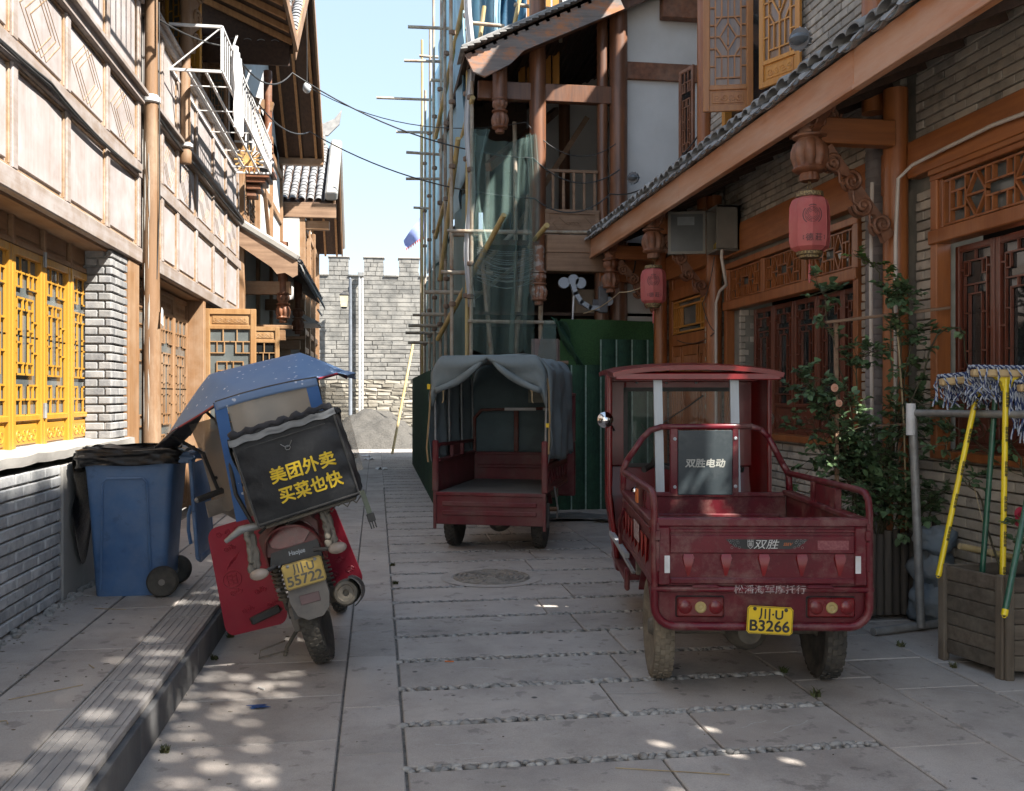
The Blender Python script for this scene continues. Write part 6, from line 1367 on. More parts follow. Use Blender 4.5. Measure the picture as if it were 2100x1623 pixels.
m=M(); m.box(-.58,.48,.99,1.02,1.60,1.645,.006); m.box(-.56,.56,1.9,2.0,1.60,1.67,.006); m.beam((-.56,1.0,1.63),(-.56,2.0,1.66),.03,.03); m.beam((.47,1.0,1.63),(.56,2.0,1.66),.03,.03); part(m,'roof_frame',REDG,t1)
for x,y in((-.56,1.45),(.57,1.85)):
    mo=part(M().tube([(x*.93,y+.3,1.25),(x*1.03,y+.1,1.33)],.008,6),'mirror_arm',BLACKP,t1); part(M().ball((x*1.08,y+.05,1.33),(.058,.045,.058),16,10),'mirror',CHROME,mo,smooth=180)
m=M(); m.beam((-.36,1.97,1.15),(.05,1.965,1.42),.012,.008); m.beam((.05,1.965,1.42),(.16,1.96,1.50),.02,.01); m.tube([(-.30,1.96,1.29),(-.22,1.96,1.15)],.004,4); part(m,'wiper',BLACKP,t1)
m=M()
for k in range(3): m.tube([(-.35+.22*k,1.95,1.62),(-.33+.22*k,1.95,1.59)],.01,6)
part(m,'roof_clips',GALV,t1)
m=M(); m.tube([(.0,1.85,.45),(0,1.75,.95)],.03,10); m.tube([(-.32,1.5,.99),(-.25,1.58,1.02),(-.1,1.7,.97),(.1,1.7,.97),(.25,1.58,1.02),(.32,1.5,.99)],.013,8); hb=part(m,'handlebar',GALV,t1)
for s in(-1,1): part(M().tube([(s*.25,1.585,1.02),(s*.34,1.47,.985)],.021,10),'grip',BLACKP,hb); 
part(M().box(-.27,-.21,1.54,1.62,1.0,1.06,.01),'switch_box',BLACKP,hb); part(M().ball((-.36,1.78,.80),(.04,.02,.04),12,8),'round_gauge',CHROME,hb)
part(M().box(-.30,.30,1.10,1.45,.50,.66,.03).box(-.30,.30,1.12,1.42,.66,.72,.03),'driver_seat',BLACKP,t1)
part(M().box(-.52,.52,1.06,1.98,.30,.335,.004),'foot_board',REDD,t1)
m=M(); m.beam((-.55,1.66,.52),(-.50,1.05,.46),.03,.03); m.beam((-.54,1.66,.50),(-.45,1.1,.34),.02,.02); part(m,'cab_stay',ALU,t1)
m=M(); m.box(-.545,-.515,.72,.80,.30,.44,.01); part(m,'side_bracket',REDD,t1); part(M().tube([(-.53,.9,.78),(-.56,.95,.70),(-.55,.98,.55)],.012,6),'side_hook',REDD,t1)
# ---- green canvas tricycle
t2=thing('canvas_tricycle','older dark red cargo tricycle with grey-green canvas cover and lowered tailgate beside the turf fence','tricycle',(1.20,9.25,0),rot=(0,0,R(-20)))
REDO=mk('old_dull_crimson_paint',(.15,.016,.020),(.10,.013,.017),sc=(4,4,4),rough=.42,bump=.1,bsc=(60,60,60),dirt=(.16,.10,.085),damt=.65,dsc=3.5,dthr=(.42,.72))
cargo(t2,REDO,REDO,RUBBER,canvas=True)
F2=Fr((0,-.43,0),(1,0,0),(0,0,1),(0,-1,0))
m=M(); m.fbox(F2,-.52,.54,.265,.575,-.012,.006,.004); m.fbox(F2,-.52,.54,.54,.575,-.01,.018,.006)
tg2=part(m,'lowered_tailgate',REDO,t2)
for v in(.485,.40): part(M().fbox(F2,-.45,.47,v-.045,v,.004,.020,.012),'pressed_ridge',REDO,tg2)
m=M(); m.fbox(F2,-.54,-.51,.22,.575,-.0,.02,.004); m.fbox(F2,.53,.56,.22,.575,-.0,.02,.004); part(m,'tail_bracket',REDO,t2)
for s in(-1,1): part(M().fbox(F2,.01+s*.535-.03,.01+s*.535+.03,.575,1.07,-.03,.010,.012),'corner_post',REDO,t2)
m=M(); H=[(-.50,.88),(-.50,1.25),(-.42,1.34),(.42,1.36),(.5,1.28),(.52,.88)]
for a,b in zip(H,H[1:]): m.beam((a[0],1.04,a[1]),(b[0],1.04,b[1]),.03,.04,up=(0,1,0),ext=.01,ch=.006)
for x in(-.05,.42): m.box(x,x+.05,1.02,1.05,.88,1.34,.004)
part(m,'front_rack',mk('rusty_red_rack',(.17,.035,.02),(.11,.03,.02),rough=.6,bump=.2,dirt=(.25,.2,.17),damt=.5),t2)
part(M().box(-.15,.2,1.0,1.015,1.335,1.365).box(.28,.5,1.0,1.015,1.335,1.365),'white_tape',WHITEM,t2)
def arch(y,z0=1.0,zt=1.86,hw=.53,n=9):
    P=[(-hw,y,z0),(-hw-.01,y,zt-.17)]
    for k in range(1,6): a=PI/2*k/6; P.append((-hw+.13-.13*math.cos(a),y,zt-.17+.15*math.sin(a)))
    P+=[(-hw+.13,y,zt-.01),(0.01,y,zt),(hw-.11,y,zt-.01)]
    for k in range(1,6): a=PI/2*k/6; P.append((hw+.02-.13+.13*math.sin(a),y,zt-.17+.15*math.cos(a)))
    P+=[(hw+.03,y,zt-.17),(hw+.02,y,z0)]; return [V(p) for p in P]
for y in(-.40,.1,.6,1.08): part(M().tube(arch(y),.013,8),'canvas_hoop',GALV,t2,smooth=60)
A0=arch(-.43,.86,1.885,.552); lens=[0]
for a,b in zip(A0,A0[1:]): lens.append(lens[-1]+(b-a).length)
def along(s):
    L=s*lens[-1]
    for i in range(len(A0)-1):
        if L<=lens[i+1]+1e-9: return A0[i].lerp(A0[i+1],(L-lens[i])/(lens[i+1]-lens[i]))
    return A0[-1]
def cover(a,b):
    p=along(a).copy(); y=-.45+1.62*b; sag=-.028*abs(math.sin((y+.4)/.5*PI))**1.0
    if .3<a<.7: p.z+=sag*1.2-.06*b*0
    else: p.x+=(.02*math.sin(b*17+a*9)+.012*math.sin(b*41))*(-1 if a<.5 else 1); 
    if a<.04 or a>.96: p.z+=.03*math.sin(b*9)
    w_=.022*noise.noise(V((a*9,b*4,2)))+.012*noise.noise(V((a*22,b*13,5)))+.012*abs(math.sin(a*9+b*14+3*noise.noise(V((a*3,b*3,0)))))
    p+=V((-w_ if a<.3 else (w_ if a>.7 else 0),0,w_ if .25<a<.75 else 0))
    return V((p.x,y,p.z))
cv=part(M().slab(cover,70,34,.004),'canvas_cover',CANVAS,t2,smooth=180)
def frontc(a,b):
    q=along(.5+(a-.5)*1.0); lo=.86; return V((q.x*.99,1.14+.03*math.sin(a*11+b*5)+.03*math.sin(b*13+a*4),lo+(q.z-lo)*b))
part(M().slab(frontc,30,16,.004),'front_curtain',CANVIN,t2,smooth=180)
part(M().box(.10,.42,1.085,1.09,1.42,1.56),'plastic_window',mk('murky_plastic_window',(.2,.21,.16),(.12,.14,.11),rough=.3),t2)
# the raised rear flap: parts curtain-like from the centre, bunched at the sides
def flap(a,b):
    # a across, b downwards; gathered up to the top at the middle
    x=-.545+1.11*a; edge=.30+.0*a; c=abs(a-.5)*2
    dep=(.035+.30*c**.8) if c<.98 else .34
    arcz=1.88-.16*max(0,(c-.80)/.2)**1.8; fold=math.sin(b*PI)*(1-c)*.03
    return V((x*(1-.0*b),-.465-.035*math.sin(b*PI)-fold-.012*math.sin((b*3+c*2.2)*3.2)*(.35+c*.6),arcz-dep*b))
part(M().slab(flap,44,14,.006),'rear_flap',CANVAS,t2,smooth=180)
for s in(-1,1):
    m=M(); P=[]
    for k in range(14):
        f=k/13; P.append(V((.01+s*(.05+.46*f),-.50-.02*math.sin(f*9),1.835-.29*f**.8-.02*math.sin(f*PI))))
    m.tube(P,[.018+.020*math.sin(min(1,k/10)*PI*.8) for k in range(14)],8); part(m,'rolled_flap_edge',CANVAS,t2,smooth=180)
    m=M(); c=V((.01+s*.43,-.51,1.55)); m.tube([c,c+V((0,0,-.10)),c+V((.012*s,0,-.12))],.006,5); m.ball(c,.018,8,5); part(m,'tie_cord',STRAW,t2)
m=M().tube([(-.56,-.44,1.62),(-.575,-.46,1.3),(-.60,-.46,1.0),(-.585,-.46,.86)],.009,5).tube([(.58,-.44,1.66),(.60,-.46,1.3),(.59,-.47,.95)],.009,5); part(m,'canvas_cord',mk('tan_cord',(.35,.24,.12),(.3,.2,.1)),t2)
m=M(); m.box(.565,.595,-.48,-.45,1.2,1.24);m.box(-.59,-.56,-.48,-.45,1.56,1.61); m.box(.55,.57,.35,.37,.86,.92); part(m,'yellow_tape',PLATEY,t2)
m=M(); m.tube([(.6,-.2,.62),(.62,-.1,.4),(.60,-.05,.3)],.008,5); part(m,'loose_strap',GALV,t2)
part(M().box(.44,.58,-.38,-.36,.25,.48),'mud_flap',BLACKP,t2)
m=M().slab(lambda a,b:V((-.50+1.0*a,1.35+.75*b,1.50+.08*math.sin(a*PI)+.02*b)),12,6,.02); part(m,'cab_roof',REDO,t2)
m=M(); m.box(-.5,.5,1.98,2.02,.3,.95,.02); m.box(-.5,-.45,1.98,2.02,.95,1.52); m.box(.45,.5,1.98,2.02,.95,1.52); part(m,'cab_front',REDO,t2)
# ---- blue wheeled bin
bn=thing('wheeled_bin','large blue wheeled refuse bin lined with a black bag, lid hanging open behind','bin',(-1.59,6.55,.2),rot=(0,0,R(0)))
bx0,bx1,by0,by1=-.26,.20,-.24,.24
def ringb(z,s0,dy=0,r=.04):
    P=[];
    for(cx,cy,a0) in((s0+.02,.24*(.8+.2*(z/.95)),0),(-s0,.24*(.8+.2*(z/.95)),1),(-s0,-.24*(.8+.2*(z/.95)),2),(s0+.02,-.24*(.8+.2*(z/.95)),3)):
        for k in range(4):
            a=(a0+k/3)*PI/2; sx=1 if cx>0 else -1; sy=1 if cy>0 else -1
            P.append(V((cx-sx*r+r*math.cos(a),cy-sy*r+r*math.sin(a),z)))
    return P
zs=[(0,.205),(.012,.21),(.10,.215),(.45,.235),(.82,.262),(.87,.275),(.875,.30),(.93,.30),(.94,.29)]
m=M(); vs=[];fs=[]
for z,s in zs: vs+=ringb(z,s)
n=16
for i in range(len(zs)-1):
    for j in range(n): fs.append((i*n+j,i*n+(j+1)%n,(i+1)*n+(j+1)%n,(i+1)*n+j))
fs.append(tuple(range(n))[::-1]); m.add(vs,fs); bd=part(m,'bin_body',BINBLUE,bn,smooth=40)
fbn=Fr((0,-.205,0),(1,0,0),(0,-.05,1),(0,-1,-.05))
m=M(); P=[(-.165,.05),(-.145,.74),(-.12,.77),(.10,.77),(.125,.74),(.145,.05)]
m.tube([fbn.p(u,v,.0+.012) for u,v in P],.007,6,closed=False); part(m,'moulded_outline',BINBLUE,bd)
m=M()
def bagf(a,b):
    t=a*2*PI; w_=noise.noise(V((math.cos(t)*3,math.sin(t)*3,b*5)))*.016+noise.noise(V((math.cos(t)*9,math.sin(t)*9,b*9)))*.008; s_=.325+w_; dx=math.copysign(min(1,abs(math.cos(t))*1.35),math.cos(t))*s_+.01; dy=math.copysign(min(1,abs(math.sin(t))*1.35),math.sin(t))*(.275+w_)
    z=.965-.11*b-.05*b*max(0,-math.cos(t))**2+.006*math.sin(t*5)+.012*b*noise.noise(V((t*1.3,0,3))); k=1-.12*(b<.1)
    return V((dx*k,dy*k,z))
m.grid(bagf,150,14); part(m,'bag_rim',BAG,bn,smooth=70,recalc=False)
m=M(); m.grid(lambda a,b:V((-.29+.58*a,-.24+.48*b,.955+.03*noise.noise(V((a*5,b*5,0)))-.06*math.sin(a*PI)*math.sin(b*PI))),20,16); part(m,'bag_opening',BAG,bn,smooth=70,recalc=False)
m=M().slab(lambda a,b:V((-.335-.012*math.sin(b*9),-.2+.4*a,.93-(.75)*b*(.6+.4*math.sin(a*3)))),10,14,.004); part(m,'hanging_bag_side',BAG,bn,smooth=70)
for y,lab in((-.235,0),(.20,1)):
    w=thing_part('wheel',bn); c=(.225,y-.02,.10)
    part(M().lathe(c,(0,1,0),[(.06,-.03),(.085,-.033),(.098,-.02),(.10,0),(.098,.02),(.085,.033),(.06,.03)],28),'tyre',RUBBER,w,smooth=50)
    m=M().lathe(c,(0,1,0),[(0,-.034),(.02,-.034),(.022,-.02),(.07,-.014),(.07,.014),(.0,.014)],24)
    for k in range(8): a=2*PI*k/8; m.beam((c[0]+.02*math.cos(a),c[1]-.018,c[2]+.02*math.sin(a)),(c[0]+.068*math.cos(a),c[1]-.018,c[2]+.068*math.sin(a)),.008,.012,up=(0,1,0))
    part(m,'wheel_disc',DUSTP,w)
part(M().tube([(.225,-.2,.10),(.225,.2,.10)],.012,8),'axle',GALV,bn)
# lid hanging open at the back (towards +x)
m=M().slab(lambda a,b:V((.40+.045*b+.035*math.sin(b*PI)*math.sin(a*PI),-.25+.50*a,.86-.62*b)),12,14,.012); ld=part(m,'lid',BINBLUE,bn,smooth=60)
m=M(); P=[(.40,-.26,.88),(.425,-.27,.55),(.445,-.26,.26),(.45,-.2,.235),(.45,.2,.235),(.445,.26,.26),(.425,.27,.55),(.40,.26,.88)]
for a,b in zip(P,P[1:]): m.beam(a,b,.05,.025,up=(1,0,0),ext=.008,ch=.006)
part(m,'lid_rim',BINBLUE,ld,smooth=60)
m=M().tube([(.39,-.20,.33),(.375,-.20,.42),(.375,-.20,.52),(.39,-.20,.58)],.012,6); part(m,'lid_handle',BINBLUE,ld)
m=M(); m.tube([(.30,-.22,.90),(.37,-.22,.92),(.37,.22,.92),(.30,.22,.90)],.017,8); m.box(.29,.42,-.26,-.20,.86,.91,.01);m.box(.29,.42,.20,.26,.86,.91,.01); part(m,'push_handle',BINBLUE,bn)
# ---- motorbike
mb=thing('delivery_motorbike','dusty small motorbike leaning left with a blue spotted rain canopy and black delivery box','motorbike',(-.29,5.11,0),rot=(0,R(-14),R(-2)))
w=thing_part('rear_wheel',mb); wheel(w,(0.0,.29,.30),.298,.10,RUBBER,DUSTM,tread=44)
w=thing_part('front_wheel',mb); wheel(w,(0.0,1.54,.29),.288,.08,RUBBER,DUSTM,tread=40)
m=M(); m.tube([(-.07,.29,.30),(-.09,.75,.36)],.02,8); m.tube([(.07,.29,.30),(.09,.75,.36)],.02,8); part(m,'swing_arm',DUSTM,mb)
m=M(); m.slab(lambda a,b:V((-.085-.03*math.sin(a*PI),.20+.62*a,.22+.14*b+.02*math.sin(a*PI))),10,6,.03); m.lathe((-.10,.30,.30),(1,0,0),[(.10,-.02),(.105,0),(.10,.03)],20); part(m,'chain_case',DUSTP,mb)
# engine block
m=M(); m.box(-.12,.12,.70,.98,.22,.42,.04); m.lathe((-.13,.82,.32),(1,0,0),[(.11,0),(.12,.03),(.09,.05)],18)
for k in range(7): m.box(-.08,.08,.98+.03*k,.995+.03*k,.26,.44)
part(m,'engine',DUSTM,mb)
# frame & tail body
def tailb(a,b):   # a around, b along y
    y=.0+.75*b; t=a*PI; hw=.155-.02*b; return V((.02-math.cos(t)*hw,y-.12*math.sin(t)*(1-b)*(0 if b>.3 else 1),.60+.24*math.sin(t)**.55+.03*b if True else 0))
m=M().slab(tailb,20,8,.01); part(m,'tail_cowl',REDM,mb,smooth=60)
FT=Fr((.0,-.11,0),(1,0,0),(0,.15,1),(0,-1,.15))
m=M(); P=[(-.14,.70),(-.15,.80),(-.11,.86),(.13,.87),(.17,.82),(.165,.72),(.10,.695),(-.08,.685)]; m.prism([FT.p(a,b,-.10) for a,b in P],FT.N*.085); tb=part(m,'tail_panel',REDM,mb,smooth=60)
m=M(); P=[(-.085,.735),(-.10,.775),(-.045,.825),(.12,.83),(.145,.795),(.10,.745),(.08,.725),(-.045,.722)]; m.prism([FT.p(a,b,-.015) for a,b in P],FT.N*.018); part(m,'tail_light',LENS,mb,smooth=60)
m=M(); P=[(-.12,.64),(-.10,.71),(-.05,.715),(.09,.72),(.155,.725),(.16,.63)]; m.prism([FT.p(a,b,-.06) for a,b in P],FT.N*.055); gp=part(m,'tail_garnish',BLACKP,mb)
text('Haojue',.034,FT,.035,.682,-.003,ALU,gp,bold=.0006,wid=.085)
fp=plate(mb,Fr((0,-.155,0),(1,0,0),(0,.12,1),(0,-1,.12)),.055,.575,.215,.135,R(1.5),'川·U','55722',PLATED,INKG,.062,.072)
# rear mudguard
m=M(); P=[(-.05,.52),(-.055,.44),(-.03,.36),(.02,.325),(.10,.33),(.14,.37),(.155,.44),(.15,.52),(.05,.54)]; FM=Fr((0,-.13,0),(1,0,0),(0,.1,1),(0,-1,.1)); m.prism([FM.p(a,b,-.05) for a,b in P],FM.N*.04); gd=part(m,'mudguard',DUSTP,mb,smooth=60)
part(M().fbox(FM,.0,.105,.41,.46,-.01,-.004,.003),'reflector',mk('dull_reflector',(.16,.09,.09),(.12,.07,.07),rough=.4),gd)
m=M().slab(lambda a,b:V((-.06+.14*a,.29-.33*math.cos(.1+b*1.6),.30+.33*math.sin(.1+b*1.6))),6,10,.01); part(m,'inner_mudguard',BLACKP,mb,smooth=60)
for s,x,z in((-1,-.125,.635),(1,.225,.665)):
    m=M().tube([(x*.6,-.10,z+.01),(x,-.12,z)],.012,6); b_=part(m,'signal_stalk',BLACKP,mb); part(M().ball((x+s*.035,-.13,z-.006),(.05,.028,.030),12,8),'turn_signal',CLEARL,b_,smooth=180)
# shock absorbers
for x in(-.135,.125):
    m=M().tube([(x,.18,.68),(x,.28,.34)],.016,10); sh=part(m,'shock_absorber',DUSTM,mb)
    P=[V((x,.18,.66)).lerp(V((x,.27,.40)),k/100)+V((math.cos(k*.62)*.030,math.sin(k*.62)*.030,0)) for k in range(101)]; part(M().tube(P,.0075,5),'spring',DUSTM,sh,smooth=60)
# exhaust
m=M(); c=V((.235,-.02,.40)); ax=V((.05,-1,.16)).normalized(); m.lathe(c,ax,[(.062,-.42),(.068,-.38),(.072,-.1),(.070,.02),(.060,.05),(.045,.055),(.04,.05),(.018,.05),(.016,.02),(0,.02)],24); ex=part(m,'muffler',DUSTM,mb,smooth=40)
m=M().slab(lambda a,b:c+ax*(-.36+.44*a)+V((.082*math.cos(-1.2+b*2.4),0,.082*math.sin(-1.2+b*2.4))),8,8,.006); part(m,'heat_shield',BLACKP,ex,smooth=60)
m=M().tube([(.10,.95,.26),(.17,.7,.22),(.21,.4,.28),(.22,.3,.33)],.018,8); part(m,'exhaust_pipe',DUSTM,ex)
m=M().tube([(-.14,.62,.62),(-.15,.35,.50),(-.12,.20,.30)],.007,6); part(m,'brake_cable',BLACKP,mb)
m=M().tube([(-.12,-.06,.83),(-.05,-.10,.87),(.06,-.09,.845),(.16,-.10,.875),(.25,-.06,.85)],.009,6); part(m,'luggage_cord',BLACKP,mb)
m=M().box(-.16,-.13,.55,.80,.35,.60,.01); part(m,'side_cover',DUSTP,mb)
for z in(.47,.60): part(M().lathe((-.155,.20,z),(1,0,0),[(.012,0),(.012,.02),(0,.022)],8),'bolt',GALV,mb)
# stand, pegs, grab rail
m=M(); m.tube([(-.10,.50,.22),(-.22,.42,.10),(-.30,.36,-.075)],.012,8); m.tube([(-.30,.36,-.075),(-.36,.33,-.075)],.012,6); m.tube([(-.10,.50,.22),(-.02,.30,.16),(.02,.22,.15)],.011,6); m.tube([(-.22,.42,.14),(-.36,.38,.13),(-.37,.34,.10),(-.2,.34,.10)],.005,5); part(m,'kick_stand',DUSTM,mb)
m=M(); m.beam((-.36,.33,.315),(-.20,.40,.335),.035,.045,ch=.008); pg=part(m,'foot_peg',BLACKP,mb); part(M().tube([(-.22,.40,.33),(-.13,.48,.30),(-.10,.6,.25)],.012,6),'peg_bracket',DUSTM,pg)
m=M(); m.tube([(-.29,-.10,.835),(-.20,-.11,.875),(-.09,-.08,.87),(-.08,.2,.86)],[.012,.022,.020,.018],8); part(m,'grab_rail',GALV,mb,smooth=60)
for x_,l_ in((-.175,.22),(.225,.19)):
    m=M().slab(lambda a,b:V((x_+.035*(a-.5)+.02*noise.noise(V((a*4,b*5,x_)))+(-.0 if x_>0 else -.02*b),-.10+.05*a+.02*noise.noise(V((b*7,a*3,1))),.86-l_*b+.012*noise.noise(V((a*9,b*9,2))))),8,16,.022); part(m,'dusty_rag',mk('dusty_rag_cloth',(.25,.22,.18),(.18,.16,.13),sc=(9,9,9),rough=.95,bump=.5),mb,smooth=180)
m=M().slab(lambda a,b:V((-.11+.25*a,.1+.8*b,.86+.03*math.sin(a*PI)-.03*math.sin(b*PI))),8,12,.05); part(m,'saddle',BLACKP,mb,smooth=60)
m=M(); m.box(-.10,.14,.85,1.0,.45,.86,.03); m.ball((0.02,1.05,.78),(.13,.22,.12),16,10); part(m,'fuel_tank',REDM,mb,smooth=60)
m=M(); m.tube([(.08,1.54,.29),(.08,1.36,.95)],.02,8); m.tube([(-.08,1.54,.29),(-.08,1.36,.95)],.02,8); part(m,'front_fork',DUSTM,mb)
m=M().slab(lambda a,b:V((-.06+.12*a,1.54+.32*math.cos(.5+b*2.0),.29+.32*math.sin(.5+b*2.0))),5,12,.008); part(m,'front_mudguard',REDM,mb,smooth=60)
m=M().tube([(-.58,.90,1.03),(-.44,1.0,1.05),(-.22,1.18,1.03),(.14,1.34,1.03),(.24,1.38,1.05),(.33,1.40,1.03)],.012,8); hb=part(m,'handlebar',BLACKP,mb)
for q in(((-.61,.88,1.03),(-.47,.98,1.045),(-.42,1.02,1.05)),((.36,1.41,1.03),(.26,1.385,1.045),(.22,1.37,1.05))):
    part(M().tube([q[0],q[1]],.02,10),'grip',BLACKP,hb); part(M().ball(q[0],.018,8,6),'bar_end',GALV,hb); c=q[2]; part(M().box(c[0]-.035,c[0]+.035,c[1]-.035,c[1]+.035,c[2]-.04,c[2]+.04,.012),'switch_pod',BLACKP,hb)
m=M().ball((0,1.42,.98),(.12,.08,.12),14,8); part(m,'headlamp',CLEARL,mb)
# hand covers hanging from the bars
m=M().slab(lambda a,b:V((-.28-.30*a,1.10-.16*a+.10*math.sin(a*PI)*b,1.0-.22*b*(.45+.55*math.sin(min(1,a*1.1+.15)*PI)))),14,8,.008); part(m,'padded_hand_cover',mk('cream_padded_cloth',(.36,.31,.26),(.26,.22,.18),sc=(8,8,8),rough=.9,bump=.3,dirt=(.18,.15,.12),damt=.5),mb,smooth=60)
# delivery box (rolled a little more)
bxo=thing('delivery_box','black nylon takeaway delivery box with yellow Chinese lettering strapped on the motorbike rear','delivery box',(0,0,0),rot=(0,0,0)); OFF[bxo.name]=V((0,0,0))
MBM=Matrix.Translation((-.29,5.11,0))@Euler((0,R(-14),R(-2))).to_matrix().to_4x4()
bxo.matrix_world=MBM@Matrix.Translation((.175,.02,.89))@Euler((0,R(-3.5),R(1))).to_matrix().to_4x4()
bw,bh,bd=.265,.455,.235
def boxf(side):
    def f(a,b):
        bul=.014*math.sin(a*PI)*math.sin(b*PI)+.006*math.sin(b*23+a*5)*(a<.12 or a>.88)+.004*noise.noise(V((a*4+side,b*4,side)))
        u=-1+2*a; z=bh*b
        return {0:V((u*bw,-bd-bul,z)),1:V((bw+bul,u*bd,z)),2:V((-u*bw,bd+bul,z)),3:V((-bw-bul,-u*bd,z))}[side]
    return f
m=M()
for s in range(4): m.grid(boxf(s),22,20)
m.grid(lambda a,b:V((-bw+2*bw*a,-bd+2*bd*b,bh-.006)),4,4); m.grid(lambda a,b:V((-bw+2*bw*a,-bd+2*bd*b,0)),2,2)
bb=part(m,'box_shell',BOXC,bxo,smooth=60)
m=M()
for x in(-bw,bw): m.tube([(x,-bd-.003,z*bh/16) for z in range(17)],.006,6)
m.tube([(-bw+2*bw*k/12,-bd-.006,.012) for k in range(13)],.006,6); part(m,'piping',BLACKP,bb,smooth=60)
def lid(a,b):
    u=-1+2*a; z=bh+.012+.022*math.sin(a*PI)+.012*noise.noise(V((a*9,b*3,5))); 
    return V((u*(bw+.014),-bd-.016+ (2*bd+.03)*b,z))
m=M().slab(lid,26,10,.03); lo=part(m,'box_lid',BOXC,bxo,smooth=60)
m=M().slab(lambda a,b:V((-bw-.012+(2*bw+.024)*a,-bd-.020-.006*noise.noise(V((a*14,b*2,0))),bh+.012-.034*b-.004*math.sin(a*30))),40,4,.004); part(m,'reflective_band',REFLECT,bxo,smooth=60)
m=M()
P=[V((-bw+2*bw*k/24,-bd-.012-.006*math.sin(k*1.3),bh+.032+.007*math.sin(k*2.1))) for k in range(25)]; m.tube(P,[.016+.006*math.sin(k*1.7) for k in range(25)],8); part(m,'lid_roll',BLACKC,bxo,smooth=180)
m=M(); m.slab(lambda a,b:V((-bw-.02-.01*math.sin(b*4),-bd+.02+.4*a,bh+.02-.20*b*(1-.3*a))),8,8,.004); part(m,'side_flap',BOXC,bxo,smooth=60)
part(M().box(-bw-.012,-bw-.006,-bd+.01,bd-.01,.01,bh-.05),'side_panel',DUSTP,bxo)
FX=Fr((0,-bd-.0165,0),(1,0,0),(0,0,1),(0,-1,0))
bfn=boxf(0)
def onbox(u,v): q=bfn((u/bw+1)/2,v/bh); return V((q.x,q.y-.003,q.z))
text('美团外卖',.085,None,.035,.228,0,YTEXT,bb,bold=.0022,wid=.335,fn=onbox); text('买菜也快',.085,None,.045,.120,0,YTEXT,bb,bold=.0022,wid=.325,fn=onbox)
m=M(); q=[FX.p(a,b,0) for a,b in((-.035,.372),(-.015,.350),(.005,.350),(.025,.376))]; m.tube(q,.002,4); m.tube([FX.p(-.005+.014*math.cos(k),.345+.012*math.sin(k),0) for k in range(0,7)],.002,4,closed=True); part(m,'animal_head_logo',GALV,bb)
part(M().fbox(FX,-.21,.21,.405,.409,-.004,.002),'zip',BLACKP,bb)
m=M(); m.prism([(bw+.005,-bd,.02),(bw+.03,-bd,.02),(bw+.035,-bd-.01,-.11),(bw+.008,-bd-.01,-.11)],(0,-.004,0)); sp=part(m,'strap',mk('grey_green_webbing',(.13,.15,.11),(.1,.11,.085),rough=.8),bxo)
m=M(); m.box(bw+.002,bw+.042,-bd-.022,-bd-.004,-.15,-.105,.004)
for k in range(3): m.box(bw+.004+.013*k,bw+.011+.013*k,-bd-.018,-bd-.010,-.185,-.15)
part(m,'buckle',BLACKP,sp)
m=M()
for k in range(10): x=rnd.uniform(-.2,.2); m.tube([(x,-.1,0),(x+.04,-.13,-.02-.03*rnd.random()),(x+.08,-.1,-.01)],.004,4)
m.box(-.24,.24,-.2,.2,-.022,-.004,.004); part(m,'rack',DUSTM,mb) if False else part(m,'rack_platform',DUSTM,bxo)
# canopy
def cz(x,y): return 1.73-.10*(abs(x+.03)/.35)**2.2*(1.0 if abs(x)<.35 else 1)
def can(a,b):
    y=.14+1.20*b; q=min(1,b/.55); q=q*q*(3-2*q); u=-1+2*a; c=abs(u)
    xl=-.215-.44*q; xr=.345+.09*q+.04*max(0,1-abs(b-.5)*3); x=xl+(xr-xl)*a
    z=1.572+.195*q-.012*c**2-((.29*q)*max(0,(c-.42)/.58)**1.08 if u<0 else (.17*q)*max(0,(c-.57)/.43)**1.08)-.07*max(0,b-.7)
    return V((x,y,z))
cano=part(M().slab(can,28,20,.006),'canopy_roof',CANOPYB,mb,smooth=180)
m=M().slab(lambda a,b:can(a,0)+V((0,-.008-.01*math.sin(a*PI),-.045*b)),28,3,.004); part(m,'rear_valance',CANOPYB,cano,smooth=180)
m=M().slab(lambda a,b:can(a,.02+.96*b)-V((0,0,.012)),14,10,.003); part(m,'canopy_lining',BLACKC,cano,smooth=180)
for s in(0,1):
    m=M(); m.tube([can(s,b/12)+V((0,0,-.004)) for b in range(13)],.006,5); part(m,'red_hem',MAT_RED,cano)
    m=M().slab(lambda a,b:can(s,.35+.65*a)+V(((-.10 if s==0 else .06)*b,0,-(.06 if s==0 else .03)*b)),10,4,.004); part(m,'side_wing',CANOPYB if s else BLACKC,cano,smooth=180)
m=M().tube([can(0,0),(-.215,.16,1.35),(-.225,.12,1.05),(-.17,.1,.86)],.011,8); part(m,'canopy_strut',BLACKP,mb,smooth=60)
m=M().tube([can(1,0),(.335,.16,1.45),(.33,.14,1.3)],.011,8); part(m,'canopy_strut',BLACKP,mb,smooth=60)
m=M().tube([can(0,.55),(-.52,.95,1.3),(-.50,1.0,1.06)],.012,8); part(m,'canopy_strut',BLACKP,mb,smooth=60)
m=M().tube([can(.12,.98),(-.30,1.36,1.2),(-.2,1.35,.95)],.010,8); part(m,'canopy_strut',BLACKP,mb,smooth=60)
m=M().tube([(-.52,1.02,1.13),(.10,1.30,1.13)],.012,8); part(m,'canopy_crossbar',BLACKP,mb,smooth=60)
m=M().tube([can(0,.02),can(.25,.02),can(.5,.02),can(.75,.02),can(1,.02)],.010,8); part(m,'canopy_crossbar',BLACKP,mb,smooth=60)
for s,x in((0,-.19),(1,.31)):
    m=M().slab(lambda a,b:V((x-.03+.065*a+(-.04*b if s==0 else 0),.135-.004*math.sin(b*7),1.56-(.66 if s==0 else .36)*b)),3,16,.004); part(m,'blue_side_strip',CANOPYD,cano,smooth=60)
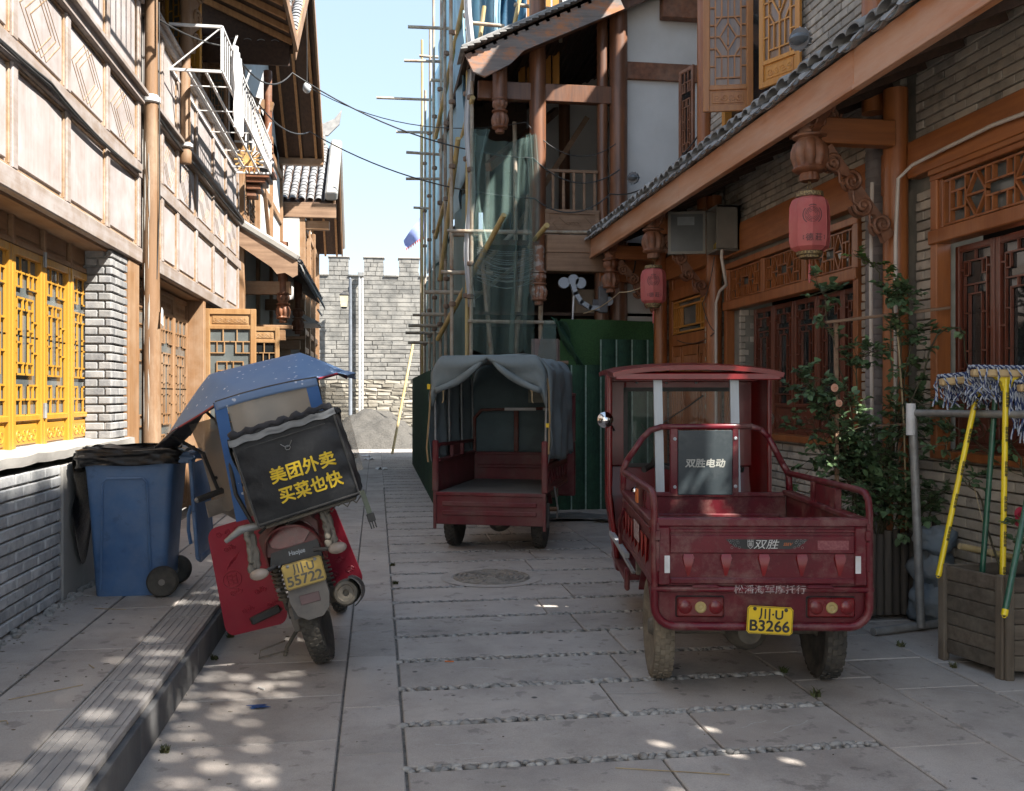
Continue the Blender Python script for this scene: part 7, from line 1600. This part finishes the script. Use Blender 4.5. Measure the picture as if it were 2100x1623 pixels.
m=M().slab(lambda a,b:V((-.155+.435*a,.145-.01*math.sin(a*7),1.545-.25*b)),12,6,.002); part(m,'rear_clear_window',CLEARP,cano,smooth=60)
m=M().slab(lambda a,b:V((-.60+.22*a+.05*b,1.12-.25*a+.04*math.sin(b*5),1.50-.55*b*(1-.15*a)-.08*b*b*math.sin(a*PI))),10,12,.002); part(m,'clear_side_guard',CLEARP,cano,smooth=60)
m=M().slab(lambda a,b:V((-.36+.75*a,1.36+.02*math.sin(a*PI),1.55-.62*b)),10,10,.002); part(m,'windscreen',CLEARQ,cano,smooth=60)
# red mats
def matf(P):
    def f(a,b):
        p=V(P[0]).lerp(V(P[1]),a); q=V(P[3]).lerp(V(P[2]),a); return p.lerp(q,b)
    return f
def redmat(P,label,bend):
    m=M(); r=.12; pts=[]
    f=matf(P)
    for(ca,cb,a0) in((1-r*1.2,r*.8,-1),(1-r*1.2,1-r*.8,0),(r*1.2,1-r*.8,1),(r*1.2,r*.8,2)):
        for k in range(6):
            t=(a0+k/5)*PI/2; pts.append(f(ca+r*1.2*math.cos(t),cb+r*.8*math.sin(t)))
    nrm=(V(P[1])-V(P[0])).cross(V(P[3])-V(P[0])).normalized(); nrm=nrm if nrm.y<0 else -nrm
    m.prism(pts,nrm*.010); o=part(m,'leg_shield_mat',MAT_RED,mb,label=label)
    e=M()
    def pt(a,b): return f(a,b)+nrm*.0105
    def sp_(a,b,r_,tn=1.6,a0=0):
        U=(V(P[1])-V(P[0])); Vv=(V(P[3])-V(P[0])); Uu=U.normalized();Vn=Vv.normalized(); return spiral(pt(a,b),Uu,Vn,r_,.004,a0,tn,16)
    for i in range(5): e.tube(sp_(.18+.15*i,.07,.018,1.5,i),.003,4)
    for(a,b) in((.25,.22),(.22,.62),(.35,.80),(.75,.8),(.6,.66)):
        for k in range(4): e.tube(sp_(a+.04*k,b+.01*math.sin(k*2),.016,1.3,k*2),.003,4)
    c=(.26,.50)
    if bend: c=(.72,.5)
    e.tube([pt(c[0]+.15*math.cos(k*PI/10),c[1]+.075*math.sin(k*PI/10)) for k in range(20)],.0035,4,closed=True)
    for k in(-.06,0,.06): e.tube([pt(c[0]-.09,c[1]+k*.6),pt(c[0]+.09,c[1]+k*.6)],.003,4); e.tube([pt(c[0]+k*1.2,c[1]-.05),pt(c[0]+k*1.2,c[1]+.05)],.003,4)
    for k in range(4): e.tube([pt(.2+.05*k,.40-.02*k),pt(.30+.05*k,.33-.02*k)],.003,4)
    part(e,'embossed_pattern',MAT_RED,o,smooth=60,kind='stuff')
    Uu=(V(P[1])-V(P[0])).normalized(); Vn=(V(P[0])-V(P[3])).normalized(); fr=Fr(pt(0,0),Uu,Vn,nrm)
    for k,ch in enumerate('出入平安'):
        if not bend: text(ch,.062,fr,.205,-.13-.085*k,.0,MAT_RED,o,'embossed_character',th=.002,bold=.0012)
redmat([(-.50,.47,.87),(-.14,.42,.89),(-.17,.42,.24),(-.54,.47,.24)],'red embossed mat shielding the left leg',False)
redmat([(-.05,.50,.86),(.235,.45,.84),(.30,.45,.35),(.06,.50,.30)],'red embossed mat shielding the right leg',True)
# ================================================================ PLANTS, PLANTERS, MOP RACK
lgp=thing('log_planter','dark planter faced with upright logs holding the tall rose bush','planter',(3.45,5.95,0))
for k in range(11):
    x=3.16+.058*k; z=.585+rnd.uniform(-.02,.02); part(M().lathe((x,5.84+rnd.uniform(-.004,.004),.035),(0,0,1),[(.027,0),(.028,.1),(.027,z-.05),(.022,z-.035)],9),'log',LOGW,lgp,smooth=60)
for s,x in((-1,3.13),(1,3.78)):
    for k in range(4): part(M().lathe((x,5.88+.058*k,.035),(0,0,1),[(.027,0),(.027,.53)],8),'log',LOGW,lgp,smooth=60)
part(M().box(3.15,3.76,5.87,6.08,.03,.52),'soil_box',LOGW,lgp); part(M().slab(lambda a,b:V((3.15+.6*a,5.87+.2*b,.53+.02*noise.noise(V((a*6,b*6,0))))),10,5,.01),'soil',mk('dark_soil',(.05,.04,.03),(.03,.025,.02),rough=.95,bump=.8),lgp)
part(M().box(3.70,3.74,5.79,5.83,.02,.66,.004),'corner_stake',LOGW,lgp)
def leafmesh(L,W_,fold,curl):
    m=M(); vs=[(0,0,0)]
    N=5
    prof=[0,.62,1,.93,.62,0]
    for i in range(1,N+1):
        t=i/N; z=-curl*t*t
        if i<N: w_=W_*prof[i]; vs+=[(-w_,L*t,z+fold*w_),(0,L*t,z),(w_,L*t,z+fold*w_)]
        else: vs.append((0,L,z))
    fs=[(0,2,1),(0,3,2)]
    for i in range(N-2): a=1+3*i; fs+=[(a,a+1,a+4,a+3),(a+1,a+2,a+5,a+4)]
    a=1+3*(N-2); e=len(vs)-1; fs+=[(a,a+1,e),(a+1,a+2,e)]
    m.add(vs,fs); return m
LM=[leafmesh(1,.33+.05*k,.25+.12*k,.10+.08*k) for k in range(4)]
def rose(root,stems,nleaf,mat,leafmat2,size=.042,top300=300,spread=.12,seed=5):
    rr=random.Random(seed); off=rootof(root); LV=[]
    for st in stems:
        P=[V(p) for p in st['p']]; Q=[]
        for a,b in zip(P,P[1:]):
            for k in range(6): t=k/6; Q.append(a.lerp(b,t)+V((rr.uniform(-1,1),rr.uniform(-1,1),rr.uniform(-1,1)))*.012)
        Q.append(P[-1]); r0=st.get('r',.007); part(M().tube(Q,[r0*(1-.75*i/len(Q)) for i in range(len(Q))],6),'stem',STEM,root,smooth=60)
        tw=M()
        for j in range(st['n']):
            i=int((st.get('s',.25)+(1-st.get('s',.25))*rr.random())*(len(Q)-1)); p=Q[i]; d=V((rr.uniform(-1,1),rr.uniform(-1,.6)*.7,rr.uniform(-.35,.9))).normalized(); L=rr.uniform(.3,1.0)*st.get('w',spread)*2
            T=[p+d*L*t/4+V((0,0,-.25*L*(t/4)**2))+V((rr.uniform(-1,1),rr.uniform(-1,1),0))*.006 for t in range(5)]
            tw.tube(T,[.0028,.0024,.002,.0016,.001],4)
            for g in range(rr.randint(1,3)):
                b=T[rr.randint(1,4)]; dd=(d+V((rr.uniform(-1,1),rr.uniform(-1,1),rr.uniform(-.6,.6)))*.8).normalized()
                pet=.05; sd=dd.cross(V((0,0,1))).normalized() if dd.cross(V((0,0,1))).length>.05 else V((1,0,0))
                tw.tube([b,b+dd*pet],.0012,3)
                for(q,sg) in((.35,-1),(.35,1),(.75,-1),(.75,1),(1,0)):
                    ld=(dd+sd*sg*1.2).normalized() if sg else dd
                    up=V((rr.uniform(-.5,.5),rr.uniform(-.6,.2),1)).normalized(); X=ld.cross(up).normalized(); Z=X.cross(ld)
                    s=size*rr.uniform(.55,1.15)*(1.1 if not sg else .9)
                    LV.append((b+dd*pet*q,Matrix((X,ld,Z)).transposed(),s,rr.randint(0,3),st.get('y',0)>rr.random()))
        if tw.v: part(tw,'twig',STEM,root,smooth=60,kind='stuff')
    LV.sort(key=lambda l:(not seen(l[0],0),l[0].length)); rest={0:M(),1:M()}
    lm={}
    for i,(p,mt,s,k,yy) in enumerate(LV):
        if i<top300:
            if (k,yy) not in lm: lm[k,yy]=mesh(LM[k],'leaf',leafmat2 if yy else mat,smooth=60,recalc=False)
            o=link('leaf',lm[k,yy],root); o.matrix_local=Matrix.Translation(p-off)@mt.to_4x4()@Matrix.Scale(s,4)
        else: rest[1 if yy else 0].add([p+mt@(v*s) for v in LM[k].v],LM[k].f)
    for q,mm in((0,mat),(1,leafmat2)):
        if rest[q].v: part(rest[q],'foliage',mm,root,kind='stuff',smooth=60,recalc=False)
def flower(root,p,r,mat,name='rose_flower'):
    m=M(); p=V(p)
    for ring in range(4):
        n=3+ring*2
        for k in range(n):
            a=2*PI*k/n+ring*.7; rad=r*(.25+.25*ring); tilt=.25+.33*ring
            c=p+V((math.cos(a),0,math.sin(a)))*rad*.5
            def f(u,v,a=a,rad=rad,tilt=tilt):
                aa=a+(u-.5)*2.2/max(1,ring)**.3; rr_=rad*v; return p+V((math.cos(aa)*rr_,-r*(.9-.5*v*tilt*2)*v*(1.0-tilt*.6)-.0,math.sin(aa)*rr_))
            m.grid(f,4,3)
    return part(m,name,mat,root,smooth=60,recalc=False)
rb=thing('rose_bush','tall leafy rose bush with a few peach blooms in front of the lattice window','rose bush',(3.4,5.95,.5))
b0=(3.4,5.97,.5); ST_=[]
rs=random.Random(21)
for k in range(17):
    tx=rs.uniform(2.72,3.72); tz=rs.uniform(1.15,1.60); ty=rs.uniform(5.62,5.98)
    ST_.append(dict(p=[(3.3+.035*(k%9)-.1,5.95,.52),(3.35+(tx-3.35)*.35,5.93,.52+(tz-.52)*.5),(3.35+(tx-3.35)*.75,(ty+5.95)/2,.52+(tz-.52)*.85),(tx,ty,tz)],n=17,w=.13,r=.006,s=.28))
for k in range(8):
    tx=rs.uniform(2.95,3.75); ST_.append(dict(p=[(3.3+.05*k,5.93,.52),(3.3+.06*k,5.85,.75),(tx,5.72,rs.uniform(.72,1.05))],n=11,w=.11,r=.005,s=.35))
ST_+=[dict(p=[(3.4,5.95,.52),(3.46,5.92,1.2),(3.5,5.86,1.7),(3.44,5.8,2.12),(3.42,5.78,2.2)],n=40,w=.075,r=.008,s=.5),
 dict(p=[(3.42,5.95,.52),(3.5,5.9,1.3),(3.55,5.84,1.8),(3.6,5.8,1.95)],n=20,w=.09,s=.5),
 dict(p=[(3.35,5.95,.6),(3.15,5.9,1.4),(3.02,5.85,1.8),(2.92,5.8,2.15),(2.85,5.78,2.25)],n=16,w=.05,s=.45),
 dict(p=[(3.3,5.95,.6),(3.0,5.9,1.3),(2.85,5.85,1.55),(2.70,5.8,1.66)],n=22,w=.09,s=.4),
 dict(p=[(3.45,5.9,1.6),(3.42,5.85,2.15),(3.3,5.82,2.35),(3.12,5.8,2.44)],n=7,w=.045,s=.65,y=.9),
 dict(p=[(3.3,5.95,.6),(3.2,5.88,1.5),(3.15,5.82,1.75),(3.3,5.8,1.8)],n=18,w=.07,s=.5),
 dict(p=[(3.4,5.95,.6),(3.45,5.85,1.35),(3.62,5.7,1.32),(3.75,5.5,1.22),(3.8,5.3,1.1)],n=12,w=.08,s=.35),
 dict(p=[(3.4,5.95,1.0),(3.5,5.8,1.5),(3.7,5.5,1.28),(3.82,5.2,1.05)],n=6,w=.07,s=.4),
 dict(p=[(3.5,5.9,1.2),(3.65,5.7,1.9),(3.75,5.6,1.95),(3.8,5.5,1.5),(3.82,5.45,1.2)],n=3,w=.05,s=.5)]
rose(rb,ST_,0,LEAF,LEAFY,size=.050)
flower(rb,(2.92,5.66,1.55),.026,PEACH); flower(rb,(2.94,5.64,1.45),.024,PEACH); 
single(M().beam((2.95,5.84,1.985),(3.82,5.80,2.09),.035,.02,ch=.004),'wooden_strip',OLDX,'long thin wooden slat lying level across the top of the rose bush','stick')
single(M().beam((3.04,5.86,.55),(3.03,5.86,2.0),.022,.022,up=(0,1,0)),'plant_stake',OLDX,'upright wooden stake behind the rose leaves under the slat','stake')
single(M().beam((3.28,5.8,1.30),(3.52,5.8,1.31),.02,.012),'cross_slat',OLDX,'short slat tied across the column behind the roses','stick')
single(M().tube([(3.50,5.80,.6),(3.49,5.81,1.3),(3.45,5.83,2.0)],.006,6),'yellow_string',STRAW,'thin yellow cord running up beside the timber column','cord')
# right wooden planter
A,Bc,C,D=[V(q) for q in((3.18,4.93,0),(3.27,4.50,0),(3.84,4.42,0),(3.76,4.95,0))]
wp=thing('wooden_planter','weathered grey plank planter box in the lower right corner, mop handles resting over it','planter',(3.5,4.7,0))
H_=.545
for i,(p,q) in enumerate(((A,Bc),(Bc,C),(C,D),(D,A))):
    d=(q-p).normalized(); nrm=V((d.y,-d.x,0)); 
    if nrm.dot((p+q)/2-(A+Bc+C+D)/4)<0: nrm=-nrm
    fr=Fr(p,d,(0,0,1),nrm); L=(q-p).length
    for k in range(6): part(M().fbox(fr,.03,L-.03,.045+.083*k,.045+.083*k+.079,-.026,-.004+rnd.uniform(-.002,.002),.004),'plank',PLANTERW,wp)
    for u in(0,L-.048): part(M().fbox(fr,u,u+.048,0,H_+rnd.uniform(-.01,.02),-.022,.016,.005),'corner_post',PLANTERZ,wp)
part(M().prism([A+V((.03,-.03,.46)),Bc+V((.03,.03,.46)),C+V((-.03,.03,.46)),D+V((-.03,-.03,.46))],(0,0,.01)),'soil',mk('dark_soil',(.05,.04,.03)),wp)
rr2=thing('red_rose_bush','bare-stemmed bush with crimson double blooms at the right edge of the planter','rose bush',(3.6,4.7,.46))
rose(rr2,[dict(p=[(3.55,4.72,.47),(3.52,4.70,.7),(3.46,4.65,.85)],n=7,w=.06,s=.3),dict(p=[(3.6,4.75,.47),(3.7,4.8,.8),(3.62,4.85,1.15),(3.55,4.9,1.35)],n=8,w=.08,s=.4,r=.010),dict(p=[(3.5,4.85,.47),(3.45,4.95,.9),(3.35,5.05,1.1),(3.3,5.1,1.25)],n=10,w=.08,s=.4),dict(p=[(3.62,4.7,.47),(3.72,4.62,.8),(3.68,4.6,1.1)],n=8,w=.08,s=.3)],0,LEAF,LEAFY,size=.045,seed=9)
flower(rr2,(3.455,4.62,.86),.036,CRIM); flower(rr2,(3.485,4.62,.83),.032,CRIM); flower(rr2,(3.44,4.61,.82),.03,CRIM)
# rack
rk=thing('pipe_rack','galvanised pipe rack with a floor bar carrying the hung mops','rack',(3.4,5.5,0))
part(M().tube([(3.42,5.50,.03),(3.36,5.50,1.40)],.026,12),'upright',GALV,rk,smooth=60); part(M().tube([(3.06,5.44,.03),(3.68,5.60,.03)],.026,12),'floor_bar',GALV,rk,smooth=60)
part(M().tube([(3.37,5.52,1.39),(3.50,4.2,1.40)],.022,12),'top_bar',GALV,rk,smooth=60); part(M().tube([(3.35,5.5,1.25),(3.35,5.5,1.45)],.030,10),'joint',WHITEM,rk,smooth=60)
def mop(p,q,head_c,ang,label,mat=MOPY,cap=None,hl=.30,dirx=1,strands=60,seed=1,drop=.14,text_=True):
    t=thing('mop',label,'mop',tuple(p),group='mops hung on the pipe rack'); p=V(p);q=V(q); r_=random.Random(seed); d=(q-p).normalized()
    h=part(M().tube([p-d*.02,q],.0155,14),'handle',mat,t,smooth=60)
    part(M().tube([q-d*.02,q+d*.012],.0165,12),'end_cap',cap or mat,h,smooth=60); part(M().tube([q+d*.012+V((.012*math.cos(a*PI/5),0,-.012*math.sin(a*PI/5)))*1.0 for a in range(6)],.0025,5),'hanging_loop',cap or mat,h)
    U=V((math.cos(ang),-.25,math.sin(ang))).normalized()
    m=M(); f=Fr(p,U,(0,0,1),V((0,-1,0))); m.prism([f.p(a,b,-.012) for a,b in((-.075,.035),(.075,.035),(.03,-.0),(.017,-.05),(-.017,-.05),(-.03,0))],f.N*.024); part(m,'socket',MOPY,t,smooth=60)
    c=p+V((0,0,.047)); m=M().beam(c-U*hl/2,c+U*hl/2,.06,.042,up=V((0,0,1)),ch=.008); part(m,'wooden_head',MOPW,t)
    ws,bs=M(),M()
    for k in range(strands):
        u=-hl/2+hl*(k+.5)/strands; side=1 if k%9 else -1; b=c+U*u; L=drop*r_.uniform(.65,1.15)
        y0=.045*(side); P=[b+V((0,.005,.028+.012*r_.random())),b+V((r_.uniform(-.01,.01),y0*.9,.028+.01*r_.random())),b+V((r_.uniform(-.02,.02),y0*1.25,-.02)),b+V((r_.uniform(-.035,.035),y0*1.0,-L*.55)),b+V((r_.uniform(-.05,.05),y0*.8,-L))]
        # twisted two-colour yarn
        Q=[]
        for a_,b_ in zip(P,P[1:]):
            for s in range(5): Q.append(a_.lerp(b_,s/5))
        Q.append(P[-1])
        for mm,ph in((ws,0),(bs,PI)): mm.tube([x+V((math.cos(i*1.5+ph),math.sin(i*1.5+ph)*.6,.3*math.sin(i*1.5+ph)))*.0035 for i,x in enumerate(Q)],.0042,4,cap=False)
    # coil of yarn lying on the head
    for mm,ph in((ws,0),(bs,PI)):
        for row in range(4):
            Q=[c+U*(-hl/2+hl*i/60)+V((0,(-.015+.016*row)+.004*math.cos(i*1.3+ph+row),.030+.006*math.sin(i*1.3+ph)+.006*(row%2))) for i in range(61)]; mm.tube(Q,.0058,5)
    part(ws,'white_yarn',YARNW,t,kind='stuff',smooth=60,recalc=False); part(bs,'navy_yarn',YARNB,t,kind='stuff',smooth=60,recalc=False)
    if text_:
        X=V((0,0,1)).cross(d); 
        sd=d.cross(V((0,-1,0))).normalized(); fr=Fr(p,-d,sd,V((0,-1,0)))
        L=(q-p).length; k=.10
        while k<L-.05: text('美丽家园',.021,fr,-k,0,.0161,INK,h,'handle_print',th=.0002,bold=.0004); k+=.19 if mat is MOPY else 9
    return t
mop((3.42,4.93,1.55),(3.155,4.90,.49),None,.10,'left mop with slanting bright yellow handle and blue-white yarn on its level wooden head',seed=2,hl=.42,text_=True)
mop((3.44,4.72,1.575),(3.345,4.62,.37),None,-.02,'middle mop with steep bright yellow handle printed with small black characters',seed=5,hl=.36)
mop((3.48,4.86,1.53),(3.375,4.84,.42),None,.0,'mop with dark green handle between the two yellow-handled ones',mat=MOPG,cap=MOPY,seed=8,hl=.30,text_=False,strands=40)
mop((3.60,4.60,1.50),(3.20,4.40,.38),None,.05,'mop at the right edge of the photo whose green handle tip crosses the planter corner',mat=MOPG,cap=MOPY,seed=11,hl=.30,drop=.28,text_=False)
single(M().tube([(3.45,5.15,.60),(4.0,5.15,.48)],.020,10),'bamboo_cane',BAMBOO,'thick bamboo cane lying behind the wooden planter','cane')
m=M()
for c,r_ in(((3.62,5.72,.14),(.16,.12,.16)),((3.66,5.70,.36),(.14,.11,.15)),((3.62,5.68,.56),(.12,.10,.10))): n0=len(m.v); m.ball(c,r_,26,18); m.v[n0:]=[V(c)+(p-V(c))*(1+.55*noise.noise(p*7)+.25*noise.noise(p*19)+.1*noise.noise(p*45)) for p in m.v[n0:]]
single(m,'sacks',SACK,'pile of grey-blue sacks against the brick wall beyond the rack','sacks',smooth=180)
single(M().tube([(3.40,4.95,1.0),(3.42,4.9,.8),(3.45,4.86,.62),(3.44,4.84,.56)],.0025,4),'string',STRAW,'thin pale string dangling behind the yellow handle over the planter','string')
